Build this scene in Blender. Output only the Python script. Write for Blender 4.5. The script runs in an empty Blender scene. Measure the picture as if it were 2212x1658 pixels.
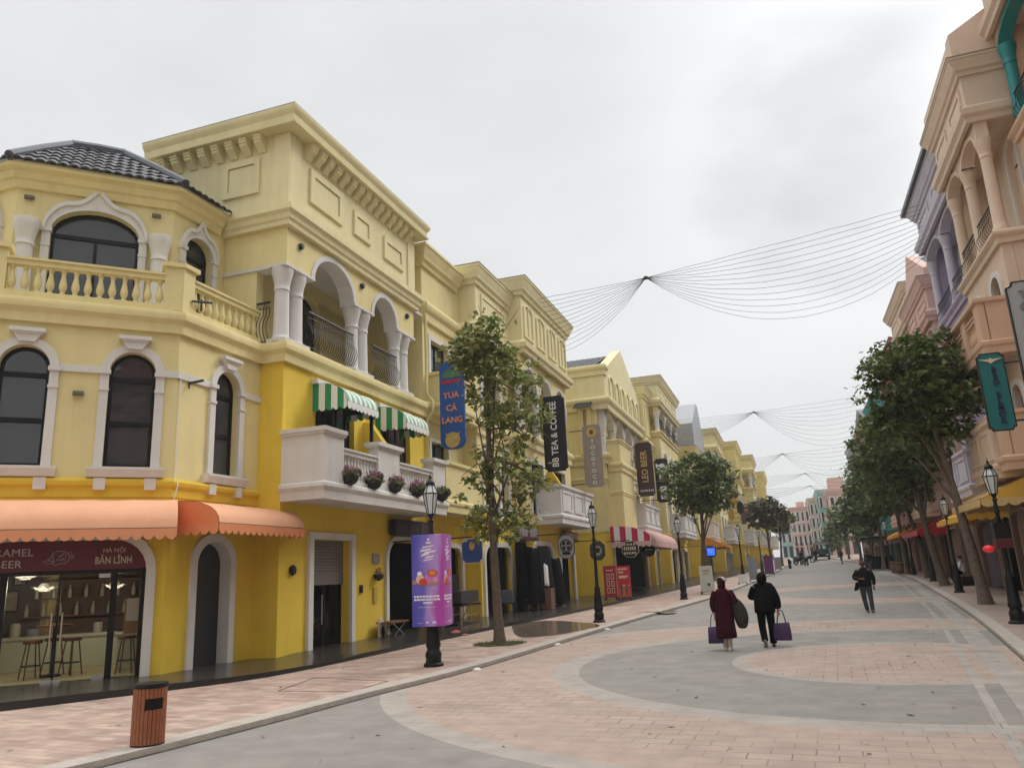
import bpy, bmesh, math, random
from mathutils import Vector, Matrix
from mathutils.geometry import tessellate_polygon
R_ = math.radians
random.seed(11)
scn = bpy.context.scene
COL = scn.collection

# ---------------------------------------------------------------- camera
F, CX, CY, H = 1675.0, 1106.0, 829.0, 1.8
def _ray(u, v):
    return Vector(((u-CX)/F, -(v-CY)/F, -1.0)).normalized()
_Y = _ray(1708, 1216); _P = _ray(0, 1216+.046*1708)
_Z = _Y.cross(_P).normalized()
if _Z.y < 0: _Z = -_Z
_X = _Y.cross(_Z)
RW = Matrix((_X, _Y, _Z))                      # camera space -> street space
CAMP = Vector((0, 0, H))
cam = bpy.data.cameras.new('camera'); camo = bpy.data.objects.new('camera', cam); COL.objects.link(camo)
cam.sensor_width = 36; cam.lens = F/2212*36; cam.clip_end = 3000; cam.clip_start = .05
camo.matrix_world = Matrix.Translation(CAMP) @ RW.to_4x4()
scn.camera = camo

# ---------------------------------------------------------------- world, sun, exposure
SUN_EL, SUN_AZ = R_(42), R_(38)                # azimuth from +Y towards +X
w = bpy.data.worlds.new('World'); scn.world = w; w.use_nodes = True
nt = w.node_tree; N = nt.nodes; L = nt.links
for n in list(N): N.remove(n)
def wn(t, **k):
    n = N.new(t)
    for a, b in k.items(): setattr(n, a, b)
    return n
out = wn('ShaderNodeOutputWorld'); bg = wn('ShaderNodeBackground'); L.new(bg.outputs[0], out.inputs[0])
sky = wn('ShaderNodeTexSky', sky_type='NISHITA', sun_disc=False); sky.sun_elevation = SUN_EL; sky.sun_rotation = SUN_AZ
tc = wn('ShaderNodeTexCoord'); sep = wn('ShaderNodeSeparateXYZ'); L.new(tc.outputs['Generated'], sep.inputs[0])
ramp = wn('ShaderNodeValToRGB'); L.new(sep.outputs['Z'], ramp.inputs[0])      # overcast: brighter towards the zenith
e = ramp.color_ramp.elements
e[0].position = 0.0; e[0].color = (.66, .665, .66, 1)
e[1].position = .66; e[1].color = (.67, .675, .685, 1)
x = e.new(1.0); x.color = (2.6, 2.6, 2.6, 1)
mp = wn('ShaderNodeMapping'); mp.inputs['Scale'].default_value = (1.6, 1.6, 3.4); mp.inputs['Location'].default_value = (.35, .1, .3)
L.new(tc.outputs['Generated'], mp.inputs[0])
no = wn('ShaderNodeTexNoise'); no.inputs['Scale'].default_value = 1.5; no.inputs['Detail'].default_value = 5; no.inputs['Roughness'].default_value = .48
L.new(mp.outputs[0], no.inputs['Vector'])
cr = wn('ShaderNodeMapRange'); L.new(no.outputs['Fac'], cr.inputs[0])
cr.inputs[1].default_value = .3; cr.inputs[2].default_value = .72; cr.inputs[3].default_value = .93; cr.inputs[4].default_value = 1.13
mul = wn('ShaderNodeMix', data_type='RGBA', blend_type='MULTIPLY'); mul.inputs[0].default_value = 1
L.new(ramp.outputs[0], mul.inputs[6]); L.new(cr.outputs[0], mul.inputs[7])
# the veiled sun: a broad bright patch in the cloud
dotn = wn('ShaderNodeVectorMath', operation='DOT_PRODUCT'); L.new(tc.outputs['Generated'], dotn.inputs[0])
sdir = Vector((math.sin(SUN_AZ)*math.cos(SUN_EL), math.cos(SUN_AZ)*math.cos(SUN_EL), math.sin(SUN_EL)))
gdir = RW @ _ray(2010, 190)
dotn.inputs[1].default_value = gdir
pw = wn('ShaderNodeMath', operation='POWER'); L.new(dotn.outputs['Value'], pw.inputs[0]); pw.inputs[1].default_value = 30
add = wn('ShaderNodeMix', data_type='RGBA', blend_type='ADD'); L.new(pw.outputs[0], add.inputs[0]); add.inputs[7].default_value = (.27, .27, .26, 1)
L.new(mul.outputs[2], add.inputs[6])
bank = wn('ShaderNodeVectorMath', operation='DOT_PRODUCT'); L.new(tc.outputs['Generated'], bank.inputs[0]); bank.inputs[1].default_value = RW @ _ray(1810, 330)
bmr = wn('ShaderNodeMapRange', interpolation_type='SMOOTHSTEP'); bno = wn('ShaderNodeMath', operation='MULTIPLY_ADD'); L.new(no.outputs['Fac'], bno.inputs[0]); bno.inputs[1].default_value = -.035; L.new(bank.outputs['Value'], bno.inputs[2]); L.new(bno.outputs[0], bmr.inputs[0]); bmr.inputs[1].default_value = .964; bmr.inputs[2].default_value = .984; bmr.inputs[3].default_value = 0; bmr.inputs[4].default_value = .36
# a thin share of the clear-sky model behind the cloud deck
sk = wn('ShaderNodeMix', data_type='RGBA', blend_type='ADD'); sk.inputs[0].default_value = .006
dk = wn('ShaderNodeMix', data_type='RGBA', blend_type='MULTIPLY'); L.new(bmr.outputs[0], dk.inputs[0]); dk.inputs[7].default_value = (.1, .1, .11, 1); L.new(add.outputs[2], dk.inputs[6])
L.new(dk.outputs[2], sk.inputs[6]); L.new(sky.outputs[0], sk.inputs[7])
L.new(sk.outputs[2], bg.inputs['Color']); bg.inputs['Strength'].default_value = 1.0
sl = bpy.data.lights.new('sun', 'SUN'); sl.energy = 1.5; sl.angle = R_(24); sl.color = (1, .97, .92)
so = bpy.data.objects.new('sun', sl); COL.objects.link(so); so.rotation_euler = (-sdir).to_track_quat('-Z', 'Y').to_euler()
scn.view_settings.view_transform = 'Standard'; scn.view_settings.look = 'None'
scn.view_settings.exposure = 0.2; scn.view_settings.gamma = 1

# ---------------------------------------------------------------- places: a pixel of the photo on a known surface
def ray(u, v): return RW @ _ray(u, v)
def gz(y):
    y = min(y, 130.0); q = max(0.0, y-10); return .01*q+1e-4*q*q
def PX(u, v, X):
    d = ray(u, v); return CAMP+d*(X/d.x)
def PY(u, v, Y):
    d = ray(u, v); return CAMP+d*(Y/d.y)
def PG(u, v, dz=0.0):
    d = ray(u, v); t0 = 0.0; t = 2.0; f = lambda t: CAMP.z+d.z*t-gz(CAMP.y+d.y*t)-dz
    while t < 400 and f(t) > 0: t0 = t; t += .4
    for i in range(30):
        m = (t0+t)/2
        if f(m) > 0: t0 = m
        else: t = m
    return CAMP+d*t
PAV = .07
# ---------------------------------------------------------------- mesh builder
OFF = {}
class Fr:                                       # a vertical frame: s along u, z up, d outwards
    def __init__(s, o, u, n): s.o = Vector((o[0], o[1], 0)); s.u = Vector((u[0], u[1], 0)).normalized(); s.n = Vector((n[0], n[1], 0)).normalized()
    def p(s, a, z, d=0): return s.o+s.u*a+s.n*d+Vector((0, 0, z))
def area2(l): return sum(l[i][0]*l[(i+1) % len(l)][1]-l[(i+1) % len(l)][0]*l[i][1] for i in range(len(l)))/2
class MB:
    def __init__(s): s.v = []; s.f = []
    def add(s, vs, fs):
        b = len(s.v); s.v += [Vector(q) for q in vs]; s.f += [tuple(b+i for i in f) for f in fs]; return s
    def hexa(s, a): return s.add(a, [(0,3,2,1),(4,5,6,7),(0,1,5,4),(1,2,6,5),(2,3,7,6),(3,0,4,7)])
    def box(s, x0, x1, y0, y1, z0, z1):
        return s.hexa([(x0,y0,z0),(x1,y0,z0),(x1,y1,z0),(x0,y1,z0),(x0,y0,z1),(x1,y0,z1),(x1,y1,z1),(x0,y1,z1)])
    def fbox(s, fr, a0, a1, z0, z1, d0, d1):
        return s.hexa([fr.p(a0,z0,d0),fr.p(a1,z0,d0),fr.p(a1,z0,d1),fr.p(a0,z0,d1),fr.p(a0,z1,d0),fr.p(a1,z1,d0),fr.p(a1,z1,d1),fr.p(a0,z1,d1)])
    def prism(s, fr, loop, d0, d1, holes=()):
        loops = [list(loop) if area2(loop) > 0 else list(loop)[::-1]]
        for h in holes: loops.append(list(h) if area2(h) < 0 else list(h)[::-1])
        flat = [q for l in loops for q in l]; n = len(flat)
        tris = tessellate_polygon([[Vector((q[0], q[1], 0)) for q in l] for l in loops])
        vs = [fr.p(q[0], q[1], d0) for q in flat]+[fr.p(q[0], q[1], d1) for q in flat]
        fs = []
        for t in tris:
            t = list(t)
            if area2([flat[i] for i in t]) < 0: t = t[::-1]
            fs.append(tuple(i+n for i in t)); fs.append(tuple(t[::-1]))
        b = 0
        for l in loops:
            m = len(l)
            for i in range(m): fs.append((b+i, b+(i+1) % m, b+(i+1) % m+n, b+i+n))
            b += m
        return s.add(vs, fs)
    def flat(s, fr, loop, d, holes=()):
        loops = [list(loop)]+[list(h) for h in holes]; flat = [q for l in loops for q in l]
        tris = tessellate_polygon([[Vector((q[0], q[1], 0)) for q in l] for l in loops])
        return s.add([fr.p(q[0], q[1], d) for q in flat], [tuple(t) for t in tris])
    def tube(s, pts, r, seg=6, cap=True):
        pts = [Vector(p) for p in pts]; n = len(pts); rs = r if isinstance(r, (list, tuple)) else [r]*n
        b = len(s.v); prev = None
        for i, p in enumerate(pts):
            t = (pts[min(i+1, n-1)]-pts[max(i-1, 0)]).normalized()
            if prev is None: a = t.orthogonal().normalized()
            else:
                a = prev-t*prev.dot(t)
                a = a.normalized() if a.length > 1e-6 else t.orthogonal().normalized()
            prev = a; c = t.cross(a)
            for k in range(seg):
                an = 2*math.pi*k/seg; s.v.append(p+(a*math.cos(an)+c*math.sin(an))*rs[i])
        for i in range(n-1):
            for k in range(seg): s.f.append((b+i*seg+k, b+i*seg+(k+1) % seg, b+(i+1)*seg+(k+1) % seg, b+(i+1)*seg+k))
        if cap: s.f.append(tuple(b+k for k in range(seg))[::-1]); s.f.append(tuple(b+(n-1)*seg+k for k in range(seg)))
        return s
    def rings(s, rings, cap=True):              # loft through closed rings of equal count
        b = len(s.v); m = len(rings[0])
        for r in rings: s.v += [Vector(q) for q in r]
        for i in range(len(rings)-1):
            for k in range(m): s.f.append((b+i*m+k, b+i*m+(k+1) % m, b+(i+1)*m+(k+1) % m, b+(i+1)*m+k))
        if cap: s.f.append(tuple(b+k for k in range(m))[::-1]); s.f.append(tuple(b+(len(rings)-1)*m+k for k in range(m)))
        return s
    def lathe(s, c, prof, seg=12):
        c = Vector(c)
        return s.rings([[c+Vector((r*math.cos(2*math.pi*k/seg), r*math.sin(2*math.pi*k/seg), z)) for k in range(seg)] for r, z in prof])
    def ell(s, c, r, seg=10, nr=7, tilt=None):
        c = Vector(c); rg = []
        for i in range(nr):
            a = math.pi*(i+.02)/(nr-1+.04)-math.pi/2
            ring = []
            for k in range(seg):
                q = Vector((r[0]*math.cos(a)*math.cos(2*math.pi*k/seg), r[1]*math.cos(a)*math.sin(2*math.pi*k/seg), r[2]*math.sin(a)))
                if tilt: q = tilt @ q
                ring.append(c+q)
            rg.append(ring)
        return s.rings(rg)
    def sweep(s, prof, path, closed=False):     # prof (out, z) closed loop, path plan points; outwards is the right of travel
        path = [Vector((p[0], p[1])) for p in path]; n = len(path); rg = []
        for i, p in enumerate(path):
            if closed: a, b = path[i-1], path[(i+1) % n]
            else: a, b = path[max(i-1, 0)], path[min(i+1, n-1)]
            d1 = (p-a).normalized() if (p-a).length > 0 else None
            d2 = (b-p).normalized() if (b-p).length > 0 else None
            if d1 is None: d1 = d2
            if d2 is None: d2 = d1
            n1 = Vector((d1.y, -d1.x)); n2 = Vector((d2.y, -d2.x)); m = n1+n2
            m = m/max(.25, m.dot(n1)) if m.length > 1e-6 else n1
            rg.append([Vector((p.x+m.x*o, p.y+m.y*o, z)) for o, z in prof])
        if closed: rg.append(rg[0])
        return s.rings(rg, cap=not closed)
    def mesh(s, name, off=Vector(), smooth=None, recalc=True):
        me = bpy.data.meshes.new(name); me.from_pydata([tuple(q-off) for q in s.v], [], s.f); me.validate()
        if recalc:
            bm = bmesh.new(); bm.from_mesh(me); bmesh.ops.recalc_face_normals(bm, faces=bm.faces); bm.to_mesh(me); bm.free()
        if smooth is not None:
            for p in me.polygons: p.use_smooth = True
            me.set_sharp_from_angle(angle=R_(smooth))
        return me
NOSPLIT = ('lettering', 'emblem', 'print_lettering', 'lit_mark', 'foliage', 'blossoms', 'crown', 'trunk', 'hood', 'cap', 'coat', 'jacket', 'shirt', 'cloth', 'railing', 'roof', 'sill', 'surround', 'window', 'keystone', 'valance', 'side_panel', 'support_frame', 'lantern_frame', 'face', 'emblem_mark', 'cable', 'arch_trim', 'shelf_frame')
def split(mb):                                    # pieces that do not touch become parts of their own
    n = len(mb.v); par = list(range(n))
    def f(i):
        while par[i] != i: par[i] = par[par[i]]; i = par[i]
        return i
    for fc in mb.f:
        for a in fc[1:]: par[f(a)] = f(fc[0])
    comp = {}
    for i in range(n): comp.setdefault(f(i), []).append(i)
    if len(comp) < 2 or len(comp) > 40: return [mb]
    ks = list(comp); bb = [([min(mb.v[i][c] for i in comp[k]) for c in range(3)], [max(mb.v[i][c] for i in comp[k]) for c in range(3)]) for k in ks]
    q = list(range(len(ks)))
    def g(i):
        while q[i] != i: i = q[i]
        return i
    for i in range(len(ks)):
        for j in range(i):
            if all(bb[i][0][c]-.02 <= bb[j][1][c] and bb[j][0][c]-.02 <= bb[i][1][c] for c in range(3)): q[g(i)] = g(j)
    own = {}
    for i, k in enumerate(ks):
        for v in comp[k]: own[v] = g(i)
    out = {}
    for v in range(n):
        m = out.setdefault(own[v], [MB(), {}]); m[1][v] = len(m[0].v); m[0].v.append(mb.v[v])
    for fc in mb.f: m = out[own[fc[0]]]; m[0].f.append(tuple(m[1][v] for v in fc))
    return [m[0] for m in out.values()]
def part(name, mb, m, parent=None, smooth=None, label=None, recalc=True, bevel=0):
    if parent is not None and name not in NOSPLIT and len(mb.v) < 4000:
        ps = split(mb)
        if len(ps) > 1: return [part1(name, q, m, parent, smooth, label, recalc, bevel) for q in ps][0]
    return part1(name, mb, m, parent, smooth, label, recalc, bevel)
def part1(name, mb, m, parent=None, smooth=None, label=None, recalc=True, bevel=0):
    off = OFF.get(parent.name, Vector()) if parent else Vector()
    o = bpy.data.objects.new(name, mb.mesh(name, off, smooth, recalc)); COL.objects.link(o)
    o.data.materials.append(m)
    if parent: o.parent = parent
    OFF[o.name] = off
    if label: o['label'] = label
    if bevel:
        b = o.modifiers.new('bevel', 'BEVEL'); b.width = bevel; b.segments = 2; b.limit_method = 'ANGLE'; b.angle_limit = R_(35)
    return o
def thing(name, label, cat, loc=(0, 0, 0), group=None, off=None):
    o = bpy.data.objects.new(name, None); COL.objects.link(o); o.location = loc; o.empty_display_size = .2
    o['label'] = label; o['category'] = cat
    if group: o['group'] = group
    OFF[o.name] = Vector(loc) if off is None else Vector(off)
    return o
def tag(o, label, cat, group=None):
    o['label'] = label; o['category'] = cat
    if group: o['group'] = group
    return o
def struct(name, mb, m, smooth=None):
    o = part(name, mb, m, None, smooth); o['kind'] = 'structure'; return o
def inst(src, parent, loc, rz=0, sc=None):      # another copy of a part, sharing its mesh
    o = src.copy(); COL.objects.link(o); o.parent = parent
    o.location = Vector(loc)-OFF.get(parent.name, Vector()); o.rotation_euler = (0, 0, rz)
    if sc: o.scale = sc
    return o
def solo(mb_mesh_name, mb, m, parent, loc, rz=0, smooth=None):   # first copy of a part built about its own origin
    o = bpy.data.objects.new(mb_mesh_name, mb.mesh(mb_mesh_name, Vector(), smooth)); COL.objects.link(o); o.data.materials.append(m)
    o.parent = parent; o.location = Vector(loc)-OFF.get(parent.name, Vector()); o.rotation_euler = (0, 0, rz); return o
def clone(root, loc, rz=0, label=None, group=None, sc=None):
    def rec(o, par):
        c = o.copy(); COL.objects.link(c)
        if par: c.parent = par
        for ch in list(o.children): rec(ch, c)
        return c
    r = rec(root, None); r.location = loc; r.rotation_euler = (0, 0, rz)
    if sc: r.scale = sc
    if label: r['label'] = label
    if group: r['group'] = group
    return r
# ---------------------------------------------------------------- materials
def mat(name, col, rough=.75, metal=0.0, var=.10, scale=3.0, bump=0.0, bscale=40, streak=0.0, spec=None, emit=None, trans=0.0):
    m = bpy.data.materials.new(name); m.use_nodes = True; t = m.node_tree; b = t.nodes['Principled BSDF']
    b.inputs['Roughness'].default_value = rough; b.inputs['Metallic'].default_value = metal
    if spec is not None: b.inputs['Specular IOR Level'].default_value = spec
    c = (*col, 1); geo = t.nodes.new('ShaderNodeNewGeometry'); src = geo.outputs['Position']
    if var > 0:
        n = t.nodes.new('ShaderNodeTexNoise'); n.inputs['Scale'].default_value = scale; n.inputs['Detail'].default_value = 5; n.inputs['Roughness'].default_value = .6
        t.links.new(src, n.inputs['Vector'])
        r = t.nodes.new('ShaderNodeMapRange'); r.inputs[1].default_value = .25; r.inputs[2].default_value = .75
        r.inputs[3].default_value = 1-var; r.inputs[4].default_value = 1+var; t.links.new(n.outputs['Fac'], r.inputs[0])
        val = r.outputs[0]
        if streak > 0:
            mp = t.nodes.new('ShaderNodeMapping'); mp.inputs['Scale'].default_value = (2.2, 2.2, .16); t.links.new(src, mp.inputs[0])
            n2 = t.nodes.new('ShaderNodeTexNoise'); n2.inputs['Scale'].default_value = 1.7; n2.inputs['Detail'].default_value = 6; t.links.new(mp.outputs[0], n2.inputs['Vector'])
            r2 = t.nodes.new('ShaderNodeMapRange'); r2.inputs[1].default_value = .48; r2.inputs[2].default_value = .78; r2.inputs[3].default_value = 1; r2.inputs[4].default_value = 1-streak
            t.links.new(n2.outputs['Fac'], r2.inputs[0])
            k = t.nodes.new('ShaderNodeMath'); k.operation = 'MULTIPLY'; t.links.new(val, k.inputs[0]); t.links.new(r2.outputs[0], k.inputs[1]); val = k.outputs[0]
        mx = t.nodes.new('ShaderNodeMix'); mx.data_type = 'RGBA'; mx.blend_type = 'MULTIPLY'; mx.inputs[0].default_value = 1
        mx.inputs[6].default_value = c; t.links.new(val, mx.inputs[7]); t.links.new(mx.outputs[2], b.inputs['Base Color'])
    else: b.inputs['Base Color'].default_value = c
    if bump > 0:
        n = t.nodes.new('ShaderNodeTexNoise'); n.inputs['Scale'].default_value = bscale; n.inputs['Detail'].default_value = 4; t.links.new(src, n.inputs['Vector'])
        bm = t.nodes.new('ShaderNodeBump'); bm.inputs['Strength'].default_value = bump; bm.inputs['Distance'].default_value = .02
        t.links.new(n.outputs['Fac'], bm.inputs['Height']); t.links.new(bm.outputs[0], b.inputs['Normal'])
    if emit: b.inputs['Emission Color'].default_value = (*emit[0], 1); b.inputs['Emission Strength'].default_value = emit[1]
    return m
def stucco(name, col): return mat(name, col, .85, var=.07, scale=1.1, bump=.25, bscale=30, streak=.10)
M = {}
M['cream'] = stucco('cream_stucco', (.72, .62, .305))
M['cream2'] = stucco('pale_cream_stucco', (.72, .645, .37))
M['cream3'] = stucco('deeper_cream_stucco', (.71, .585, .22))
M['yellow'] = stucco('yellow_stucco', (.73, .52, .05))
M['white'] = stucco('off_white_trim', (.66, .64, .605))
M['white2'] = stucco('grey_white_trim', (.64, .62, .60))
M['frame'] = mat('black_window_frame', (.007, .007, .008), .45, var=0, spec=.25)
M['glass'] = mat('dark_window_glass', (.034, .037, .042), .05, var=0, spec=.75)
def wavy(m):
    t = m.node_tree; n = t.nodes.new('ShaderNodeTexNoise'); n.inputs['Scale'].default_value = .9; g = t.nodes.new('ShaderNodeNewGeometry'); t.links.new(g.outputs['Position'], n.inputs['Vector'])
    b = t.nodes.new('ShaderNodeBump'); b.inputs['Strength'].default_value = .35; b.inputs['Distance'].default_value = .12; t.links.new(n.outputs['Fac'], b.inputs['Height']); t.links.new(b.outputs[0], t.nodes['Principled BSDF'].inputs['Normal'])
wavy(M['glass'])
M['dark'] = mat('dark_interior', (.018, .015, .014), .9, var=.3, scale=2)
M['iron'] = mat('black_iron', (.012, .012, .013), .45, var=0)
M['lampiron'] = mat('black_cast_iron', (.006, .0065, .007), .5, spec=.3, metal=0, var=.2, scale=20, bump=.1)
M['lampglass'] = mat('frosted_lamp_glass', (.62, .66, .66), .25, var=.05)
M['tile'] = mat('dark_roof_tile', (.045, .046, .052), .38, var=.25, scale=6)
M['ridge'] = mat('grey_ridge_tile', (.075, .08, .098), .5, var=.2, scale=5)
M['granite'] = mat('dark_granite', (.040, .036, .032), .24, var=.25, scale=60)
M['stone_edge'] = mat('black_stone_edge', (.018, .017, .017), .4, var=.2, scale=30)
M['peach_awn'] = mat('peach_canvas', (.76, .40, .24), .8, var=.06, scale=2)
M['orange_awn'] = mat('orange_canvas', (.72, .23, .085), .8, var=.07, scale=2)
M['kerb'] = mat('kerb_stone', (.40, .355, .31), .85, var=.16, scale=5, bump=.3)
M['maroon'] = mat('maroon_panel', (.13, .012, .024), .5, var=.08)
M['gold'] = mat('pale_gold_lettering', (.60, .50, .36), .5, var=0)
M['silver'] = mat('silver_lettering', (.50, .47, .45), .4, var=0)
M['black'] = mat('black_sign_panel', (.006, .006, .007), .5, var=0, spec=.3)
M['whitep'] = mat('white_paint', (.75, .75, .74), .5, var=.04)
M['steel'] = mat('brushed_steel', (.55, .55, .54), .3, metal=.9, var=.05)
M['navy'] = mat('navy_panel', (.012, .055, .22), .4, var=.06)
M['blue'] = mat('blue_banner', (.008, .075, .30), .45, var=.05)
M['wood'] = mat('brown_wood', (.16, .07, .03), .6, var=.25, scale=8)
M['binwood'] = mat('red_brown_slats', (.27, .085, .035), .55, var=.2, scale=9)
M['red'] = mat('red_panel', (.42, .012, .035), .45, var=.06)
M['skin'] = mat('skin', (.42, .23, .16), .55, var=.05)
M['leaf'] = M['leaf2'] = None
def brick_mat(name, c1, c2, mortar, bw, bh, msize=.012, rot=0.0, tint=.18, patch=None, rings=None, rough=.8, bump=.35):
    m = bpy.data.materials.new(name); m.use_nodes = True; t = m.node_tree; b = t.nodes['Principled BSDF']; n = t.nodes.new; l = t.links.new
    geo = n('ShaderNodeNewGeometry'); mp = n('ShaderNodeMapping'); mp.inputs['Rotation'].default_value = (0, 0, rot); l(geo.outputs['Position'], mp.inputs[0])
    br = n('ShaderNodeTexBrick'); l(mp.outputs[0], br.inputs['Vector']); br.inputs['Scale'].default_value = 1
    br.inputs['Brick Width'].default_value = bw; br.inputs['Row Height'].default_value = bh; br.inputs['Mortar Size'].default_value = msize; br.inputs['Mortar Smooth'].default_value = .3
    br.inputs['Color1'].default_value = (*[1-tint]*3, 1); br.inputs['Color2'].default_value = (*[1+tint]*3, 1); br.inputs['Mortar'].default_value = (1, 1, 1, 1)
    def mix(f, a, c, bt='MIX'):
        x = n('ShaderNodeMix'); x.data_type = 'RGBA'; x.blend_type = bt
        for sock, val in ((x.inputs[0], f), (x.inputs[6], a), (x.inputs[7], c)):
            if hasattr(val, 'links'): l(val, sock)
            elif isinstance(val, (int, float)): sock.default_value = val
            else: sock.default_value = (*val, 1)
        return x.outputs[2]
    def math_(op, a, c=0.0, cl=False):
        x = n('ShaderNodeMath'); x.operation = op; x.use_clamp = cl
        for i, val in enumerate((a, c)):
            if hasattr(val, 'links'): l(val, x.inputs[i])
            else: x.inputs[i].default_value = val
        return x.outputs[0]
    def noise(sc, det=4, src=None):
        x = n('ShaderNodeTexNoise'); x.inputs['Scale'].default_value = sc; x.inputs['Detail'].default_value = det; l(src or geo.outputs['Position'], x.inputs['Vector']); return x.outputs['Fac']
    def rng(v, a, b_, c, d):
        x = n('ShaderNodeMapRange'); l(v, x.inputs[0])
        for i, q in enumerate((a, b_, c, d)): x.inputs[i+1].default_value = q
        return x.outputs[0]
    base = mix(rng(noise(.35, 3), .35, .65, 0, 1), c1, c2)
    if rings:
        grey, pink, band, sets = rings
        base = grey; jf = (0.16, 0.16, 0.16)
        for (cx, cy, specs) in sets:
            ds = n('ShaderNodeVectorMath'); ds.operation = 'DISTANCE'
            fl = n('ShaderNodeVectorMath'); fl.operation = 'MULTIPLY'; l(geo.outputs['Position'], fl.inputs[0]); fl.inputs[1].default_value = (1, 1, 0)
            l(fl.outputs[0], ds.inputs[0]); ds.inputs[1].default_value = (cx, cy, 0)
            rr = ds.outputs['Value']
            for (r, c) in specs:                    # from the largest disc inwards
                lt = math_('LESS_THAN', rr, r); base = mix(lt, base, {'g': grey, 'p': pink, 'b': band}[c]); jf = mix(lt, jf, {'g': (.16,)*3, 'p': (1.0,)*3, 'b': (.4,)*3}[c])
        base = mix(rng(noise(.5, 4), .3, .7, .0, .14), base, pink)
    if patch: base = mix(rng(noise(patch[1], 2), .5, .56, 0, .8), base, patch[0])
    col = mix(1.0, base, br.outputs['Color'], 'MULTIPLY')
    col = mix(1.0, col, rng(noise(2.2, 6), .25, .8, .80, 1.12), 'MULTIPLY')
    # old stains and trodden-in gum
    col = mix(1.0, col, rng(noise(.33, 5), .60, .74, 1.0, .80), 'MULTIPLY')
    vo = n('ShaderNodeTexVoronoi'); vo.inputs['Scale'].default_value = 1.7; l(geo.outputs['Position'], vo.inputs['Vector'])
    col = mix(1.0, col, rng(vo.outputs['Distance'], .045, .06, .60, 1.0), 'MULTIPLY')
    # worn joints: dark only here and there
    wear = rng(noise(.55, 4), .40, .64, 0.12, .95)
    if rings:
        bw_ = n('ShaderNodeRGBToBW'); l(jf, bw_.inputs[0]); wear = math_('MULTIPLY', wear, bw_.outputs[0])
    col = mix(math_('MULTIPLY', br.outputs['Fac'], wear), col, mortar)
    l(col, b.inputs['Base Color']); l(rng(noise(1.3, 4), .3, .7, rough-.18, rough+.1), b.inputs['Roughness'])
    bm = n('ShaderNodeBump'); bm.inputs['Strength'].default_value = bump; bm.inputs['Distance'].default_value = .01; bm.invert = True
    l(math_('ADD', math_('MULTIPLY', br.outputs['Fac'], wear), math_('MULTIPLY', noise(60, 3), .3)), bm.inputs['Height']); l(bm.outputs[0], b.inputs['Normal'])
    return m
def stripes(name, ca, cb, width, axis, rough=.7):   # woven stripes by world position along an axis
    m = bpy.data.materials.new(name); m.use_nodes = True; t = m.node_tree; b = t.nodes['Principled BSDF']; n = t.nodes.new; l = t.links.new
    geo = n('ShaderNodeNewGeometry'); d = n('ShaderNodeVectorMath'); d.operation = 'DOT_PRODUCT'; l(geo.outputs['Position'], d.inputs[0]); d.inputs[1].default_value = axis
    q = n('ShaderNodeMath'); q.operation = 'PINGPONG'; l(d.outputs['Value'], q.inputs[0]); q.inputs[1].default_value = width
    g = n('ShaderNodeMath'); g.operation = 'GREATER_THAN'; l(q.outputs[0], g.inputs[0]); g.inputs[1].default_value = width/2
    x = n('ShaderNodeMix'); x.data_type = 'RGBA'; l(g.outputs[0], x.inputs[0]); x.inputs[6].default_value = (*ca, 1); x.inputs[7].default_value = (*cb, 1)
    l(x.outputs[2], b.inputs['Base Color']); b.inputs['Roughness'].default_value = rough; return m
def leaf_mat(name, ca, cb):
    m = bpy.data.materials.new(name); m.use_nodes = True; t = m.node_tree; b = t.nodes['Principled BSDF']; n = t.nodes.new; l = t.links.new
    geo = n('ShaderNodeNewGeometry'); x = n('ShaderNodeMix'); x.data_type = 'RGBA'; l(geo.outputs['Random Per Island'], x.inputs[0])
    x.inputs[6].default_value = (*ca, 1); x.inputs[7].default_value = (*cb, 1); l(x.outputs[2], b.inputs['Base Color']); b.inputs['Roughness'].default_value = .5
    tr = n('ShaderNodeBsdfTranslucent'); l(x.outputs[2], tr.inputs[0]); ms = n('ShaderNodeMixShader'); ms.inputs[0].default_value = .3
    l(b.outputs[0], ms.inputs[1]); l(tr.outputs[0], ms.inputs[2]); l(ms.outputs[0], t.nodes['Material Output'].inputs[0]); return m
M['leaf'] = leaf_mat('olive_leaf', (.08, .12, .025), (.29, .31, .085))
M['leaf2'] = leaf_mat('dark_green_leaf', (.05, .085, .02), (.19, .24, .07))
M['leaf3'] = leaf_mat('brownish_leaf', (.06, .065, .02), (.15, .12, .05))
M['bark'] = mat('bark', (.115, .085, .062), .9, var=.4, scale=9, bump=.8, bscale=25)
M['bark2'] = mat('grey_bark', (.15, .115, .09), .9, var=.4, scale=9, bump=.8, bscale=25)
def clear_glass(name, tint=(.8, .8, .78), refl=.12):
    m = bpy.data.materials.new(name); m.use_nodes = True; t = m.node_tree; n = t.nodes.new; l = t.links.new; t.nodes.remove(t.nodes['Principled BSDF'])
    tr = n('ShaderNodeBsdfTransparent'); tr.inputs[0].default_value = (*tint, 1); gl = n('ShaderNodeBsdfGlossy'); gl.inputs['Roughness'].default_value = .03
    fr = n('ShaderNodeFresnel'); fr.inputs[0].default_value = 1.28; ms = n('ShaderNodeMixShader'); l(fr.outputs[0], ms.inputs[0]); l(tr.outputs[0], ms.inputs[1]); l(gl.outputs[0], ms.inputs[2])
    l(ms.outputs[0], t.nodes['Material Output'].inputs[0]); return m
M['shopglass'] = clear_glass('shop_glass', (.72, .72, .70))
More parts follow.
